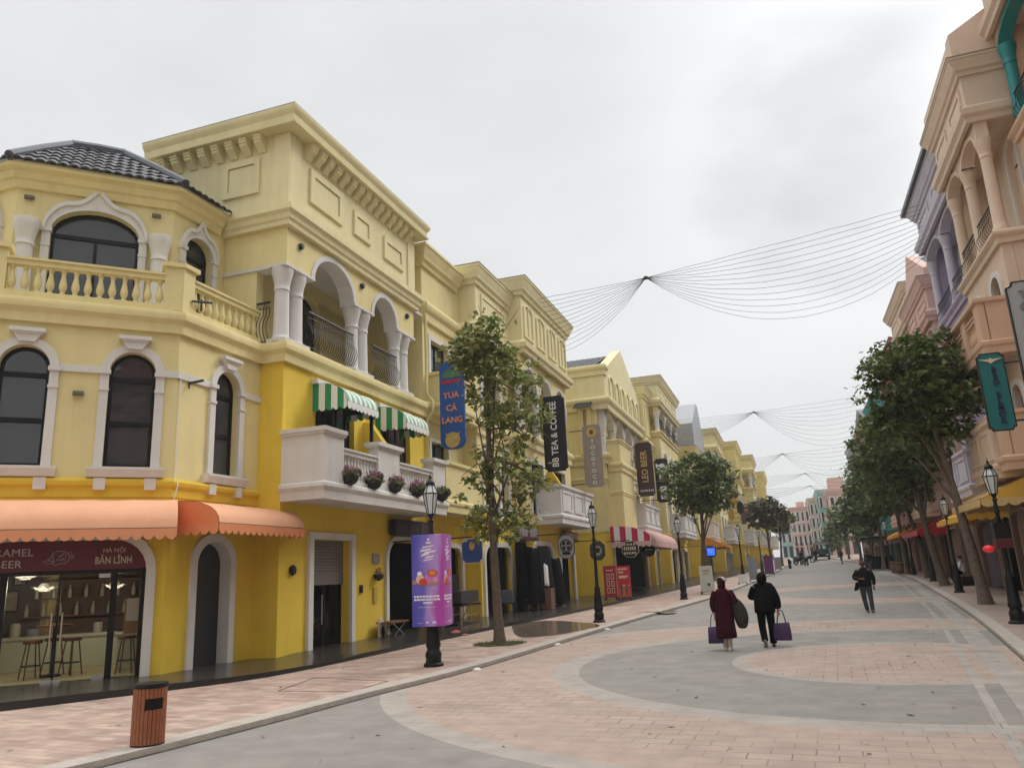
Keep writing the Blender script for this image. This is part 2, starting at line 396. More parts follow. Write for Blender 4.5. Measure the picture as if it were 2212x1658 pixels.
# ---------------------------------------------------------------- text
def text_geo(s, size=1.0, ext=.01, bold=0.0, spacing=1.0):
    c = bpy.data.curves.new('t', 'FONT'); c.body = s; c.size = size; c.extrude = ext; c.align_x = 'CENTER'; c.align_y = 'CENTER'; c.offset = bold; c.space_character = spacing; c.resolution_u = 3
    o = bpy.data.objects.new('t', c); me = bpy.data.meshes.new_from_object(o)
    vs = [v.co.copy() for v in me.vertices]; fs = [tuple(p.vertices) for p in me.polygons]
    bpy.data.objects.remove(o); bpy.data.curves.remove(c); bpy.data.meshes.remove(me)
    return vs, fs
def put_text(mb, fr, s, a, z, d, size, ext=.012, rot=0.0, bold=.0, mirror=False, spacing=1.0, width=None):
    vs, fs = text_geo(s, size, ext, bold, spacing)
    if width:
        w0 = max(v.x for v in vs)-min(v.x for v in vs); k = width/max(w0, 1e-4)
        for v in vs: v.x *= k
    c, sn = math.cos(rot), math.sin(rot); sg = -1 if mirror else 1
    mb.add([fr.p(a+sg*(v.x*c-v.y*sn), z+v.x*sn+v.y*c, d+v.z) for v in vs], fs)
# ---------------------------------------------------------------- outline helpers
def rect(a0, a1, z0, z1): return [(a0, z0), (a1, z0), (a1, z1), (a0, z1)]
def arch(a0, a1, z0, z1, rise, n=12):           # jambs to z1-rise, elliptical head to z1
    c = (a0+a1)/2; h = (a1-a0)/2
    return [(a0, z0), (a1, z0)]+[(c+h*math.cos(math.pi*i/n), z1-rise+rise*math.sin(math.pi*i/n)) for i in range(n+1)]
def rtop(a0, a1, z0, z1, r, n=6):
    l = [(a0, z0), (a1, z0)]
    l += [(a1-r+r*math.cos(math.pi/2*i/n), z1-r+r*math.sin(math.pi/2*i/n)) for i in range(n+1)]
    l += [(a0+r-r*math.sin(math.pi/2*i/n), z1-r+r*math.cos(math.pi/2*i/n)) for i in range(n+1)]
    return l
def ogee(a0, a1, z0, zs, zt, n=8):              # jambs to zs, S-curved head with a point at zt
    c = (a0+a1)/2; h = (a1-a0)/2; r = zt-zs; l = [(a0, z0), (a1, z0)]
    pts = []
    for i in range(n+1):                         # convex quarter
        t = i/n*math.pi/2*.78; pts.append((h*(.42+.58*math.cos(t)), zs+.60*r*math.sin(t)/math.sin(math.pi/2*.78)))
    x0, y0 = pts[-1]
    for i in range(1, n+1):                      # concave sweep up to the tip
        t = i/n; pts.append((x0*(1-t)**1.0*(1-.35*t*(1-t)*2), y0+(zt-y0)*(t**1.7)))
    l += [(c+x, z) for x, z in pts]+[(c-x, z) for x, z in pts[::-1][1:]]
    return l
def catmull(pts, k=6):
    P = [Vector(p) for p in pts]; o = []
    for i in range(len(P)-1):
        a, b, c, d = P[max(i-1, 0)], P[i], P[i+1], P[min(i+2, len(P)-1)]
        for j in range(k):
            t = j/k; o.append(.5*((2*b)+(c-a)*t+(2*a-5*b+4*c-d)*t*t+(3*b-a-3*c+d)*t**3))
    o.append(P[-1]); return o
# ================================================================ GROUND, ROAD, PAVEMENTS
LC = [Vector((*p, 0)) for p in [(-11.5,-9),(-9.2,-2),(-8.0,4),(-7.29,7.13),(-6.72,11.46),(-6.11,15),(-5.43,22.6),(-4.6,30.5),(-3.61,39.3),(-2.32,58),(-1.0,80),(.1,105),(0,130),(-3,175)]]
RC = [Vector((*p, 0)) for p in [(1.2,-9),(1.7,-2),(2.2,4),(2.75,9.5),(3.48,15.7),(4.55,25.4),(5.6,38),(6.72,54.6),(6.9,74.7),(6.4,95),(5.2,115),(3.5,135),(0,175)]]
LCs = catmull(LC, 8); RCs = catmull(RC, 8)
def at_y(line, y):
    for a, b in zip(line, line[1:]):
        if a.y <= y <= b.y: return a.x+(b.x-a.x)*(y-a.y)/(b.y-a.y)
    return line[-1].x if y > line[-1].y else line[0].x
ys = [-9+i*1.0 for i in range(60)]+[51+i*3 for i in range(42)]
def strip(fa, fb, dz, n=1, name='s', m=None, skirt=0):
    mb = MB(); vs = []; fs = []
    for y in ys:
        a, b = fa(y), fb(y)
        for k in range(n+1): vs.append((a+(b-a)*k/n, y, gz(y)+dz))
    W = n+1
    for i in range(len(ys)-1):
        for k in range(n): fs.append((i*W+k, i*W+k+1, (i+1)*W+k+1, (i+1)*W+k))
    if skirt:
        mb2 = [(v[0], v[1], v[2]-skirt) for v in vs]; o = len(vs); vs += mb2
        for i in range(len(ys)-1):
            for k in (0, n): fs.append((i*W+k, (i+1)*W+k, o+(i+1)*W+k, o+i*W+k))
    mb.add(vs, fs); return struct(name, mb, m)
PINK = (.40, .305, .25); GREY = (.245, .232, .212); BAND = (.36, .325, .29)
M['road'] = brick_mat('road_pavers', GREY, GREY, (.13, .11, .095), .42, .26, .009, .05, .035,
    rings=(GREY, PINK, BAND, [(4.2, 40.0, [(8.4,'p'),(5.2,'g')]), (1.6, 15.9, [(9.05,'b'),(8.65,'p'),(6.12,'b'),(5.65,'g'),(2.86,'b'),(2.62,'p')])]))
M['pav'] = brick_mat('pavement_pavers', (.37, .25, .205), (.40, .295, .24), (.24, .18, .145), .42, .14, .008, .12, .2, patch=((.43, .325, .265), 1.1))
M['pav2'] = brick_mat('right_pavement_pavers', (.35, .265, .22), (.33, .255, .215), (.22, .17, .14), .4, .14, .005, -.1, .07)
M['earth'] = mat('grey_earth', (.24, .22, .2), .9, var=.15, scale=.5)
M['gutter'] = brick_mat('gutter_stone', (.37, .335, .30), (.35, .32, .285), (.16, .14, .12), .6, .3, .008, .1, .08)
# one wide sheet under everything, out to the horizon
g = MB(); gx = [-900,-300,-120,-60,-30,-15,0,15,30,60,120,300,900]; gy = [-300,-100,-30,-9,0,10]+[10+i*8 for i in range(1, 16)]+[150,200,300,500,900]
g.add([(x, y, gz(y)-.06) for y in gy for x in gx], [(i*13+k, i*13+k+1, (i+1)*13+k+1, (i+1)*13+k) for i in range(len(gy)-1) for k in range(12)])
struct('ground', g, M['earth'])
strip(lambda y: at_y(LCs, y)-.1, lambda y: at_y(RCs, y)+.1, 0.0, 12, 'road', M['road'])
strip(lambda y: -40 if y > 40 else -30, lambda y: at_y(LCs, y)-.36, PAV, 6, 'pavement', M['pav'])
strip(lambda y: at_y(RCs, y)+.28, lambda y: 40, PAV, 6, 'pavement', M['pav2'])
strip(lambda y: at_y(LCs, y)-.36, lambda y: at_y(LCs, y), PAV+.006, 2, 'kerb', M['kerb'], skirt=.2)
strip(lambda y: at_y(RCs, y), lambda y: at_y(RCs, y)+.28, PAV+.006, 2, 'kerb', M['kerb'], skirt=.2)
strip(lambda y: at_y(RCs, y)-.62, lambda y: at_y(RCs, y)-.24, .004, 1, 'gutter', M['gutter'])
strip(lambda y: at_y(RCs, y)-.95, lambda y: at_y(RCs, y)-.83, .004, 1, 'gutter', M['gutter'])
M['joint'] = mat('dirty_gutter_joint', (.085, .072, .06), .9, var=.5, scale=3)
strip(lambda y: at_y(LCs, y), lambda y: at_y(LCs, y)+.045, .008, 1, 'gutter', M['joint'])
strip(lambda y: at_y(RCs, y)-.03, lambda y: at_y(RCs, y), .008, 1, 'gutter', M['joint'])
# dark stone plinth along the shop fronts
PL = catmull([Vector((*p, 0)) for p in [(-16,4.6),(-14.2,7.0),(-12.15,9.85),(-10.9,11.7),(-9.85,13.6),(-9.45,17),(-9.25,20.4),(-8.75,25),(-8.1,30),(-7.2,39),(-6.2,50),(-4.9,63),(-3.4,82),(-2.2,105)]], 6)
def plz(y): return .2 if y < 16 else max(.2, gz(y)+PAV+.10)
mb = MB(); top = [(p.x, p.y, plz(p.y)) for p in PL]; bot = [(p.x, p.y, gz(p.y)-.1) for p in PL]; inn = [(p.x-9, p.y+1, plz(p.y)) for p in PL]
lip = [(p.x+.03, p.y-.02, plz(p.y)-.0) for p in PL]; n = len(PL)
mb.add(top+bot, [(i, i+1, n+i+1, n+i) for i in range(n-1)]); edge = struct('plinth_edge', mb, M['stone_edge'])
mb = MB(); mb.add([(a, b, c+.003) for a, b, c in top]+[(a, b, c+.003) for a, b, c in inn], [(i, i+1, n+i+1, n+i) for i in range(n-1)]); struct('plinth', mb, M['granite'])
# manhole and slot drains, puddle, tree pits
def patch(name, pts, m, dz, kind='structure'):
    pts = catmull([Vector(q) for q in pts+pts[:1]], 5)[:-1]
    mb = MB(); mb.add([(p.x, p.y, gz(p.y)+dz) for p in pts], [tuple(range(len(pts)))]); return struct(name, mb, m)
M['puddle'] = mat('wet_dark_film', (.20, .155, .12), .07, var=.12, scale=2)
M['soil'] = mat('dark_soil', (.06, .05, .035), .95, var=.3, scale=12, bump=.6)
M['turf'] = mat('mossy_turf', (.085, .10, .025), .95, var=.35, scale=14, bump=.7)
M['slot'] = mat('dark_joint', (.05, .042, .036), .9, var=.2)
pa = PG(720, 1485, PAV)
mb = MB()
q = [PG(625, 1476, PAV), PG(815, 1478, PAV), PG(768, 1504, PAV), PG(590, 1500, PAV)]
q = [PG(600, 1492, PAV), PG(680, 1463, PAV), PG(838, 1470, PAV), PG(765, 1492, PAV)]
for a, b in zip(q, q[1:]+q[:1]):
    d = (b-a).normalized(); nn = Vector((-d.y, d.x, 0))*.012
    mb.add([(p.x, p.y, gz(p.y)+PAV+.004) for p in (a-nn, b-nn, b+nn, a+nn)], [(0,1,2,3)])
tag(part('manhole_cover', mb, M['slot']), 'square pavement manhole cover outlined by a dark joint near the kerb', 'manhole cover')

# ================================================================ generic architectural parts
def window(bld, holes, fr, a0, a1, z0, z1, rise, d=0.0, trim=.17, key=True, sill=True, bars=(), tm='white', recess=.16, vb=1, head=None, caps=True):
    lp = arch(a0, a1, z0, z1, rise, 14) if rise > 0 else rect(a0, a1, z0, z1)
    if holes is not None: holes.append(lp)
    fw = .07; ip = arch(a0+fw, a1-fw, z0+fw, z1-fw, max(.02, rise-fw*.7), 14) if rise > 0 else rect(a0+fw, a1-fw, z0+fw, z1-fw)
    mb = MB(); mb.prism(fr, lp, d-recess-.06, d-recess, [ip])
    for zb in bars: mb.fbox(fr, a0+fw, a1-fw, zb-.05, zb+.05, d-recess-.05, d-recess+.01)
    for k in range(1, vb): c = a0+(a1-a0)*k/vb; mb.fbox(fr, c-.035, c+.035, z0+fw, z1-rise, d-recess-.05, d-recess+.005)
    w = part('window', mb, M['frame'], bld)
    mb = MB(); mb.flat(fr, lp, d-recess-.03); part('pane', mb, M['glass'], w)
    if trim:
        zs = z1-rise
        if head == 'ogee':
            zt = z1+.33+.09*(a1-a0)
            o = ogee(a0-trim, a1+trim, z0, zs-.02, zt); i_ = arch(a0, a1, z0, z1, rise, 14)
            mb = MB(); mb.prism(fr, o, d, d+.07, [[(a, z) if z > z0 else (a, z0-.5) for a, z in i_]]) if False else None
            hd = [(a, z) for a, z in o if z >= zs-.03]; inn = [(a, z) for a, z in arch(a0, a1, z0, z1, rise, 14)[2:]]
            mb.prism(fr, hd+[(a0-trim, zs)][:0]+inn[::-1], d, d+.09)
            o2 = ogee(a0-trim*1.0, a1+trim*1.0, z0, zs+.02, zt+.10); h2 = [(a, z) for a, z in o2 if z >= zs+.01]
            i2 = [(a+(.045 if a < (a0+a1)/2 else -.045), z-.09) for a, z in h2]
            mb.prism(fr, h2+i2[::-1], d+.09, d+.14)
            mb.fbox(fr, a0-trim, a0, z0, zs, d, d+.08); mb.fbox(fr, a1, a1+trim, z0, zs, d, d+.08)
        elif rise > 0:
            oa = [(a, z) for a, z in arch(a0-trim, a1+trim, z0, z1+trim, rise+trim, 14)[2:]]; ia = arch(a0, a1, z0, z1, rise, 14)[2:]
            mb = MB(); mb.prism(fr, oa+ia[::-1], d, d+.07)
            mb.fbox(fr, a0-trim, a0, z0, zs, d, d+.07); mb.fbox(fr, a1, a1+trim, z0, zs, d, d+.07)
        else:
            mb = MB(); mb.prism(fr, rect(a0-trim, a1+trim, z0-.001, z1+trim), d, d+.06, [rect(a0, a1, z0, z1)])
        if rise > 0 and caps:
            for c in (a0-trim/2, a1+trim/2):
                mb.fbox(fr, c-trim/2-.03, c+trim/2+.03, zs-.06, zs+.03, d, d+.115); mb.fbox(fr, c-trim/2-.015, c+trim/2+.015, zs-.42, zs-.36, d, d+.095)
        part('surround', mb, M[tm], w)
    if key:
        c = (a0+a1)/2; zt = z1+trim*.75; mb = MB()
        mb.prism(fr, [(c-.14, zt-.08), (c+.14, zt-.08), (c+.24, zt+.08), (c-.24, zt+.08)], d+.0, d+.14)
        mb.fbox(fr, c-.27, c+.27, zt+.08, zt+.12, d, d+.17); mb.fbox(fr, c-.32, c+.32, zt+.12, zt+.20, d, d+.20); part('keystone', mb, M[tm], w)
    if sill:
        mb = MB(); e_ = trim+.10
        mb.prism(Fr((fr.p(a0-e_, 0, d).x, fr.p(a0-e_, 0, d).y), fr.n, fr.u), [(0, z0-.02), (.20, z0-.02), (.20, z0-.07), (.14, z0-.22), (0, z0-.24)], 0, a1-a0+2*e_)
        for c in (a0-.02, a1+.02): mb.fbox(fr, c-.11, c+.11, z0-.48, z0-.24, d, d+.12)
        part('sill', mb, M[tm], w)
    return w
def trimrun(name, bld, path, prof, m): mb = MB(); mb.sweep(prof, path); return part(name, mb, m, bld, smooth=30)
BALPROF = [(.055,0),(.055,.04),(.035,.06),(.045,.09),(.074,.17),(.07,.24),(.042,.40),(.034,.47),(.05,.49),(.036,.51),(.055,.54),(.055,.58)]
def balustrade(bld, fr, a0, a1, z0, z1, d, m, pitch=.22, piers=(), rail_h=.16):
    mb = MB(); mb.fbox(fr, a0, a1, z0, z0+.12, d-.12, d+.10); mb.fbox(fr, a0, a1, z1-rail_h, z1-.05, d-.11, d+.09); mb.fbox(fr, a0, a1, z1-.05, z1, d-.14, d+.13)
    b = part('balustrade', mb, m, bld); n = max(1, int((a1-a0)/pitch)); hh = (z1-rail_h)-(z0+.12)
    first = None
    for k in range(n):
        p = fr.p(a0+(a1-a0)*(k+.5)/n, z0+.12, d-.01)
        if first is None:
            lb = MB(); lb.lathe((0, 0, 0), [(r*1.12, z*hh/.58) for r, z in BALPROF], 10); first = solo('baluster', lb, m, b, p, smooth=40)
        else: inst(first, b, p)
    return b
def railing(bld, fr, a0, a1, z0, z1, d, belly=.14, n=None):
    mb = MB(); n = n or int((a1-a0)/.11)
    mb.tube([fr.p(a0, z1, d), fr.p(a1, z1, d)], .03, 6); mb.tube([fr.p(a0, z1-.16, d), fr.p(a1, z1-.16, d)], .012, 5); mb.tube([fr.p(a0, z0+.04, d), fr.p(a1, z0+.04, d)], .014, 5)
    h = z1-z0
    for k in range(n+1):
        a = a0+(a1-a0)*k/n
        mb.tube([fr.p(a, z0+.04+(h-.2)*t, d+belly*math.sin(math.pi*min(1, t*1.25))*(1 if t < .8 else 0)-.0) for t in (0,.12,.25,.4,.55,.7,.8,1)], .0105, 4)
        if k < n: mb.tube([fr.p(a, z1-.16, d), fr.p(a+(a1-a0)/n/2, z1-.02, d), fr.p(a+(a1-a0)/n, z1-.16, d)], .008, 4)
    return part('railing', mb, M['iron'], bld)
COLPROF = [(.27,0),(.27,.10),(.235,.13),(.215,.2),(.195,1.45),(.225,1.47),(.225,1.50),(.205,1.53),(.212,1.62),(.235,1.75),(.275,1.90),(.30,1.98),(.30,2.10)]
def column(bld, p, h, m, k=1.0, src=None):
    if src is not None: return inst(src, bld, p)
    mb = MB(); mb.lathe((0,0,0), [(r*k, z*h/2.10 if z < 1.4 else h-(2.10-z)) for r, z in COLPROF], 18); return solo('column', mb, m, bld, p, smooth=40)
def corbel_mb(sc=1.0):                            # scroll bracket: out along +y(local), built about its top back centre
    mb = MB(); fr = Fr((0, 0), (0, 1), (1, 0)); w_ = .15*sc
    pr = [(0,0),(.40,0),(.43,-.05),(.43,-.11),(.385,-.13),(.40,-.16),(.40,-.20),(.35,-.22),(.36,-.25),(.34,-.30),(.25,-.36),(.15,-.45),(.06,-.55),(0,-.56)]
    mb.prism(fr, [(a*sc, z*sc) for a, z in pr], -w_, w_); return mb
def corbels(bld, pts, rz, m, src=None, sc=1.0):
    for p in pts:
        if src is None: src = solo('corbel', corbel_mb(sc), m, bld, p, rz)
        else: inst(src, bld, p, rz)
    return src
def panel(mb, fr, a0, a1, z0, z1, d, b=.12, h=.06):
    mb.prism(fr, rect(a0, a1, z0, z1), d, d+h, [rect(a0+b, a1-b, z0+b, z1-b)]); mb.fbox(fr, a0+b+.02, a1-b-.02, z0+b+.02, z1-b-.02, d, d+h*.4)
CORN = lambda z0, z1, o: [(0, z0), (o*.25, z0), (o*.3, z0+(z1-z0)*.18), (o*.55, z0+(z1-z0)*.30), (o*.60, z0+(z1-z0)*.5), (o*.85, z0+(z1-z0)*.72), (o*.9, z0+(z1-z0)*.86), (o, z0+(z1-z0)*.88), (o, z1), (0, z1)]
BAND_ = lambda z0, z1, o: [(0, z0), (o*.45, z0), (o*.5, z0+(z1-z0)*.42), (o*.8, z0+(z1-z0)*.52), (o, z0+(z1-z0)*.68), (o, z0+(z1-z0)*.85), (o*.75, z1), (0, z1)]
def tiles(mb, e1, e2, t1, t2, tw=.23, rl=.30, amp=.055):
    e1, e2, t1, t2 = map(Vector, (e1, e2, t1, t2)); u = (e2-e1).normalized(); up = ((t1+t2)/2-(e1+e2)/2); nrm = u.cross(up).normalized()
    if nrm.z < 0: nrm = -nrm
    rows = max(2, int(up.length/rl)); o = e1
    for r in range(rows):
        rg = []
        for v, lift in ((r/rows, .035), ((r+1)/rows+.01, .0)):
            a = e1.lerp(t1, min(1, v)); b = e2.lerp(t2, min(1, v)); sa = (a-o).dot(u); sb = (b-o).dot(u); n = max(3, int(abs(sb-sa)/tw*6))
            rg.append([a.lerp(b, k/n)+nrm*(lift+amp*abs(math.sin(math.pi*((sa+(sb-sa)*k/n)/tw)))**.8) for k in range(n+1)])
        n = min(len(rg[0]), len(rg[1])); A = rg[0]; B = rg[1]
        A = [A[int(i*(len(A)-1)/(n-1))] for i in range(n)] if len(A) != n else A
        mb.add(A+[B[int(i*(len(B)-1)/(n-1))] for i in range(n)]+[q-nrm*.05 for q in A], [(i, i+1, n+i+1, n+i) for i in range(n-1)]+[(2*n+i, 2*n+i+1, i+1, i) for i in range(n-1)])
def ridge(mb, a, b, r=.12): mb.tube([Vector(a), Vector(a).lerp(Vector(b), .5)+Vector((0,0,.02)), Vector(b)], r, 8)
def awning(name_label, fr, a0, a1, z1, z0, d1, mcan, mside, mval, group=None, val=.22, scal=.24, dome=True, nseg=8, side2=None, cat='awning'):
    root = thing('awning', name_label, cat, fr.p((a0+a1)/2, z0, 0), group)
    prof = [(d1*math.sin(math.pi/2*t)**.9, z0+(z1-z0)*math.cos(math.pi/2*t)**.9) for t in [i/nseg for i in range(nseg+1)]] if dome else [(d1*i/nseg, z1+(z0-z1)*i/nseg) for i in range(nseg+1)]
    na = max(6, int((a1-a0)/.12)); nb_ = max(2, round((a1-a0)/.9)); mb = MB(); G = []; rs_ = random.Random(int(a0*100))
    wob = [rs_.uniform(-.006, .006) for _ in range(na+1)]
    for i in range(na+1):                           # the cloth sags a little between its ribs
        f = i/na; sg = .022*abs(math.sin(math.pi*f*nb_))**1.3
        for j, (d, z) in enumerate(prof): k = math.sin(math.pi*min(1, j/(len(prof)-1))*.9); G.append(fr.p(a0+(a1-a0)*f, z+.012-(sg+wob[i])*k, d+.015-(sg+wob[i])*k*.6))
    np__ = len(prof); mb.add(G, [(i*np__+j, i*np__+j+1, (i+1)*np__+j+1, (i+1)*np__+j) for i in range(na) for j in range(np__-1)]); part('canopy', mb, mcan, root, smooth=70)
    for a in (a0, a1):
        mb = MB(); lp = [(d, z) for d, z in prof]+[(0, z0)]
        f2 = Fr((fr.p(a, 0, 0).x, fr.p(a, 0, 0).y), fr.n, fr.u); mb.prism(f2, lp, -.006, .006); part('side_panel', mb, mside, root)
    def scallop(L, flip=1):
        n = max(2, int(L/scal)); pts = []
        for k in range(n):
            for j in range(6):
                t = (k+j/6)/n; pts.append((L*t, z0-val*.62-val*.38*math.sin(math.pi*j/6)**.6))
        pts.append((L, z0-val*.62)); return [(0, z0), *pts, (L, z0)]
    mb = MB(); f3 = Fr((fr.p(a0, 0, d1+.02).x, fr.p(a0, 0, d1+.02).y), fr.u, fr.n); mb.prism(f3, scallop(a1-a0), -.005, .005)
    for a in (a0, a1):
        f2 = Fr((fr.p(a, 0, 0).x, fr.p(a, 0, 0).y), fr.n, fr.u); mb.prism(f2, scallop(d1), -.005, .005)
    part('valance', mb, mval, root)
    mb = MB(); mb.tube([fr.p(a0, z0, d1), fr.p(a1, z0, d1)], .02, 6)
    for a in (a0+.06, a1-.06): mb.tube([fr.p(a, z0, d1), fr.p(a, z0+.1, .02)], .015, 5)
    part('support_frame', mb, M['iron'], root); return root
def shop_room(bld, fr, a0, a1, z0, z1, depth, m, goods=0, seed=1):
    mb = MB(); P = [fr.p(a, z, d) for d in (-.28, -depth) for a, z in ((a0,z0),(a1,z0),(a1,z1),(a0,z1))]
    mb.add(P, [(0,1,5,4),(1,2,6,5),(2,3,7,6),(3,0,4,7),(4,5,6,7)]); return part('shop_interior', mb, m, bld)
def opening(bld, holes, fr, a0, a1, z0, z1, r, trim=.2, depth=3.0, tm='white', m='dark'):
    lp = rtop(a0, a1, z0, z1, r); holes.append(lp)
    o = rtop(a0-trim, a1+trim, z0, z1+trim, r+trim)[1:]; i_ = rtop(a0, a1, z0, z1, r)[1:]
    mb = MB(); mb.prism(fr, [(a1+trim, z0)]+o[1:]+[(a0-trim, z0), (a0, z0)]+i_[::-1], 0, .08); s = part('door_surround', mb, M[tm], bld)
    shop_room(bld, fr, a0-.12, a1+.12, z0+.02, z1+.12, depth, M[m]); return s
def wall_lamp(p, fr, label, grp=None, r=.14):
    mb = MB(); f = fr; c = p; loop = [(r*math.cos(math.pi/3*k+.52), r*math.sin(math.pi/3*k+.52)) for k in range(6)]
    ff = Fr((c.x, c.y), f.u, f.n); mb.prism(ff, [(a, c.z+z) for a, z in loop], 0, .06); mb.prism(ff, [(a*.7, c.z+z*.7) for a, z in loop], .06, .09)
    return tag(part('wall_lamp', mb, M['iron']), label, 'wall lamp', grp)
# ================================================================ CORNER BUILDING (turret, loggia, box top)
FM = Fr((-12.2, 13.2), (-1, -1), (1, -1)); FW = Fr((-12.2, 0), (0, 1), (1, 0)); FL = Fr((-14.85, 10.55), (-1, 0), (0, -1))
FA = Fr((-11.5, 0), (0, 1), (1, 0)); FS = Fr((0, 16.05), (1, 0), (0, -1))
b1 = thing('corner_building', 'cream and yellow corner building with tiled turret, loggia and boxy top floor', 'building', (-12.2, 13.2, .2))
CRN = (-12.2, 13.2); E3 = (-14.85, 10.55); LFT = (-19.5, 10.55); RIN = (-12.2, 16.05)
tpath = [RIN, CRN, E3, LFT]          # travelling this way, outwards is on the left: reverse it
tp = [LFT, E3, CRN, RIN]
# ground-floor walls of the turret
h = []
mbg = MB()
h1 = [rtop(.37, 3.38, .2, 2.88, .62)]
mbg.prism(FM, rect(0, 3.75, 0, 3.9), -.3, 0, h1)
ad = arch(14.05, 15.17, .2, 2.86, .5, 14); mbg.prism(FW, rect(13.2, 16.05, 0, 3.9), -.3, 0, [ad])
mbg.prism(FL, rect(0, 4.6, 0, 3.9), -.3, 0)
part('lower_wall', mbg, M['yellow'], b1)
# first-floor walls with arched windows
mb1 = MB(); hm = []; hw = []
window(b1, hm, FM, .43, 1.33, 4.36, 6.84, .46, bars=(5.30, 6.25)); window(b1, hm, FM, 2.42, 3.32, 4.36, 6.84, .46, bars=(5.30, 6.25))
window(b1, hw, FW, 14.38, 15.24, 4.36, 6.84, .44, bars=(5.30, 6.25))
mb1.prism(FM, rect(0, 3.75, 3.9, 7.5), -.3, 0, hm); mb1.prism(FW, rect(13.2, 16.05, 3.9, 7.5), -.3, 0, hw); mb1.prism(FL, rect(0, 4.6, 3.9, 7.5), -.3, 0)
part('upper_wall', mb1, M['cream'], b1)
# white string course at window spring height
mb = MB()
for fr, a, b in ((FM, -.02, .26), (FM, 1.50, 2.25), (FM, 3.49, 3.77), (FW, 13.18, 14.20), (FW, 15.42, 16.05)): mb.fbox(fr, a, b, 6.33, 6.48, 0, .05)
part('string_course', mb, M['white'], b1)
trimrun('sill_moulding', b1, tp, [(0,3.74),(.02,3.74),(.03,3.93),(.10,3.98),(.12,4.05),(.10,4.11),(0,4.13)], M['yellow'])
trimrun('ledge', b1, tp, [(0,7.33),(.10,7.33),(.11,7.52),(.13,7.55),(.20,7.62),(.22,7.72),(.19,7.82),(.05,7.86),(0,7.88),(-.9,7.88),(-.9,7.8)], M['cream'])
# balcony floor slab, balustrade and corner piers
for fr, a0, a1 in ((FM, .36, 3.40), (FW, 13.56, 15.92), (FL, .4, 4.4)): balustrade(b1, fr, a0, a1, 7.88, 8.74, -.08, M['cream'])
mb = MB()
for c, f1, f2 in ((CRN, (FM, 0), (FW, 13.2)), (E3, (FM, 3.75), (FL, 0))):
    for ext, z0, z1 in ((0, 7.88, 8.90), (.07, 8.90, 9.0)):
        if c == CRN: lp = [FM.p(.38+ext, 0, .02+ext), FM.p(0, 0, .02+ext).lerp(FW.p(13.2, 0, .02+ext), .5)+Vector((.03,-.02,0)), FW.p(13.56+ext, 0, .02+ext), FW.p(13.56+ext, 0, -.3-ext), FM.p(.38+ext, 0, -.3-ext)]
        else: lp = [FL.p(.40+ext, 0, .02+ext), FM.p(3.75, 0, .02+ext).lerp(FL.p(0, 0, .02+ext), .5)+Vector((.02,-.03,0)), FM.p(3.38-ext, 0, .02+ext), FM.p(3.38-ext, 0, -.3-ext), FL.p(.40+ext, 0, -.3-ext)]
        mb.rings([[q+Vector((0,0,z0)) for q in lp], [q+Vector((0,0,z1)) for q in lp]])
part('corner_pier', mb, M['cream'], b1)
# recessed top floor of the turret
D_ = -1.6; C1 = (-13.5, 14.16); C2 = (-15.86, 11.8); h2 = []; h3 = []; h4 = []
FWu = Fr((-13.5, 0), (0, 1), (1, 0)); FLu = Fr((-15.86, 11.8), (-1, 0), (0, -1))
window(b1, h2, FM, .98, 2.84, 7.9, 10.70, .60, d=D_, trim=.17, key=False, sill=False, bars=(10.05,), vb=2, head='ogee')
window(b1, h3, FWu, 14.56, 15.55, 7.9, 10.62, .42, d=0, trim=.17, key=False, sill=False, bars=(10.1,), head='ogee')
window(b1, h4, FLu, .5, 1.5, 7.9, 10.62, .45, d=0, trim=.17, key=False, sill=False, bars=(10.1,), head='ogee')
mb = MB(); mb.prism(FM, rect(.24, 3.58, 7.6, 11.55), D_-.3, D_, h2); mb.prism(FWu, rect(14.16, 16.04, 7.6, 11.55), -.3, 0, h3); mb.prism(FLu, rect(0, 3.6, 7.6, 11.55), -.3, 0, h4)
part('top_wall', mb, M['cream'], b1)
mb = MB(); mb.add([(-12.1, 16.0, 7.84), (-12.1, 13.3, 7.84), (-14.8, 10.7, 7.84), (-19.4, 10.7, 7.84), (-19.4, 16.0, 7.84)], [(0,1,2,3,4)]); part('balcony_floor', mb, M['cream'], b1)
cs = column(b1, FM.p(.52, 7.85, D_+.22), 2.34, M['white'], .9)
column(b1, FM.p(3.30, 7.85, D_+.22), 2.34, M['white'], src=cs)
# eaves and tiled roof
up = [(-19.5, 11.8), C2, C1, (-13.5, 15.75)]
trimrun('eaves', b1, up, [(-.02,11.02),(.08,11.04),(.14,11.2),(.2,11.24),(.25,11.38),(.33,11.42),(.37,11.45),(.37,11.56),(-.02,11.56)], M['cream'])
T1 = FM.p(1.49, 13.08, -3.0); T2 = FM.p(2.73, 13.08, -3.0)
e1 = Vector((-13.06, 14.0, 11.56)); e2 = Vector((-15.69, 11.37, 11.56)); e0 = Vector((-13.06, 15.74, 11.56)); T0 = Vector((T1.x, 16.04, 13.08)); e4 = Vector((-19.5, 11.37, 11.56)); T4 = Vector((-19.5, T2.y, 13.08))
mb = MB(); tiles(mb, e1, e2, T1, T2); tiles(mb, e0, e1, T0, T1); tiles(mb, e2, e4, T2, T4)
mb.add([e1, e2, T1, T2, e0, T0, e4, T4], [(0,2,3,1),(4,5,2,0),(1,3,7,6),(2,5,7,3)]); roof = part('roof', mb, M['tile'], b1)
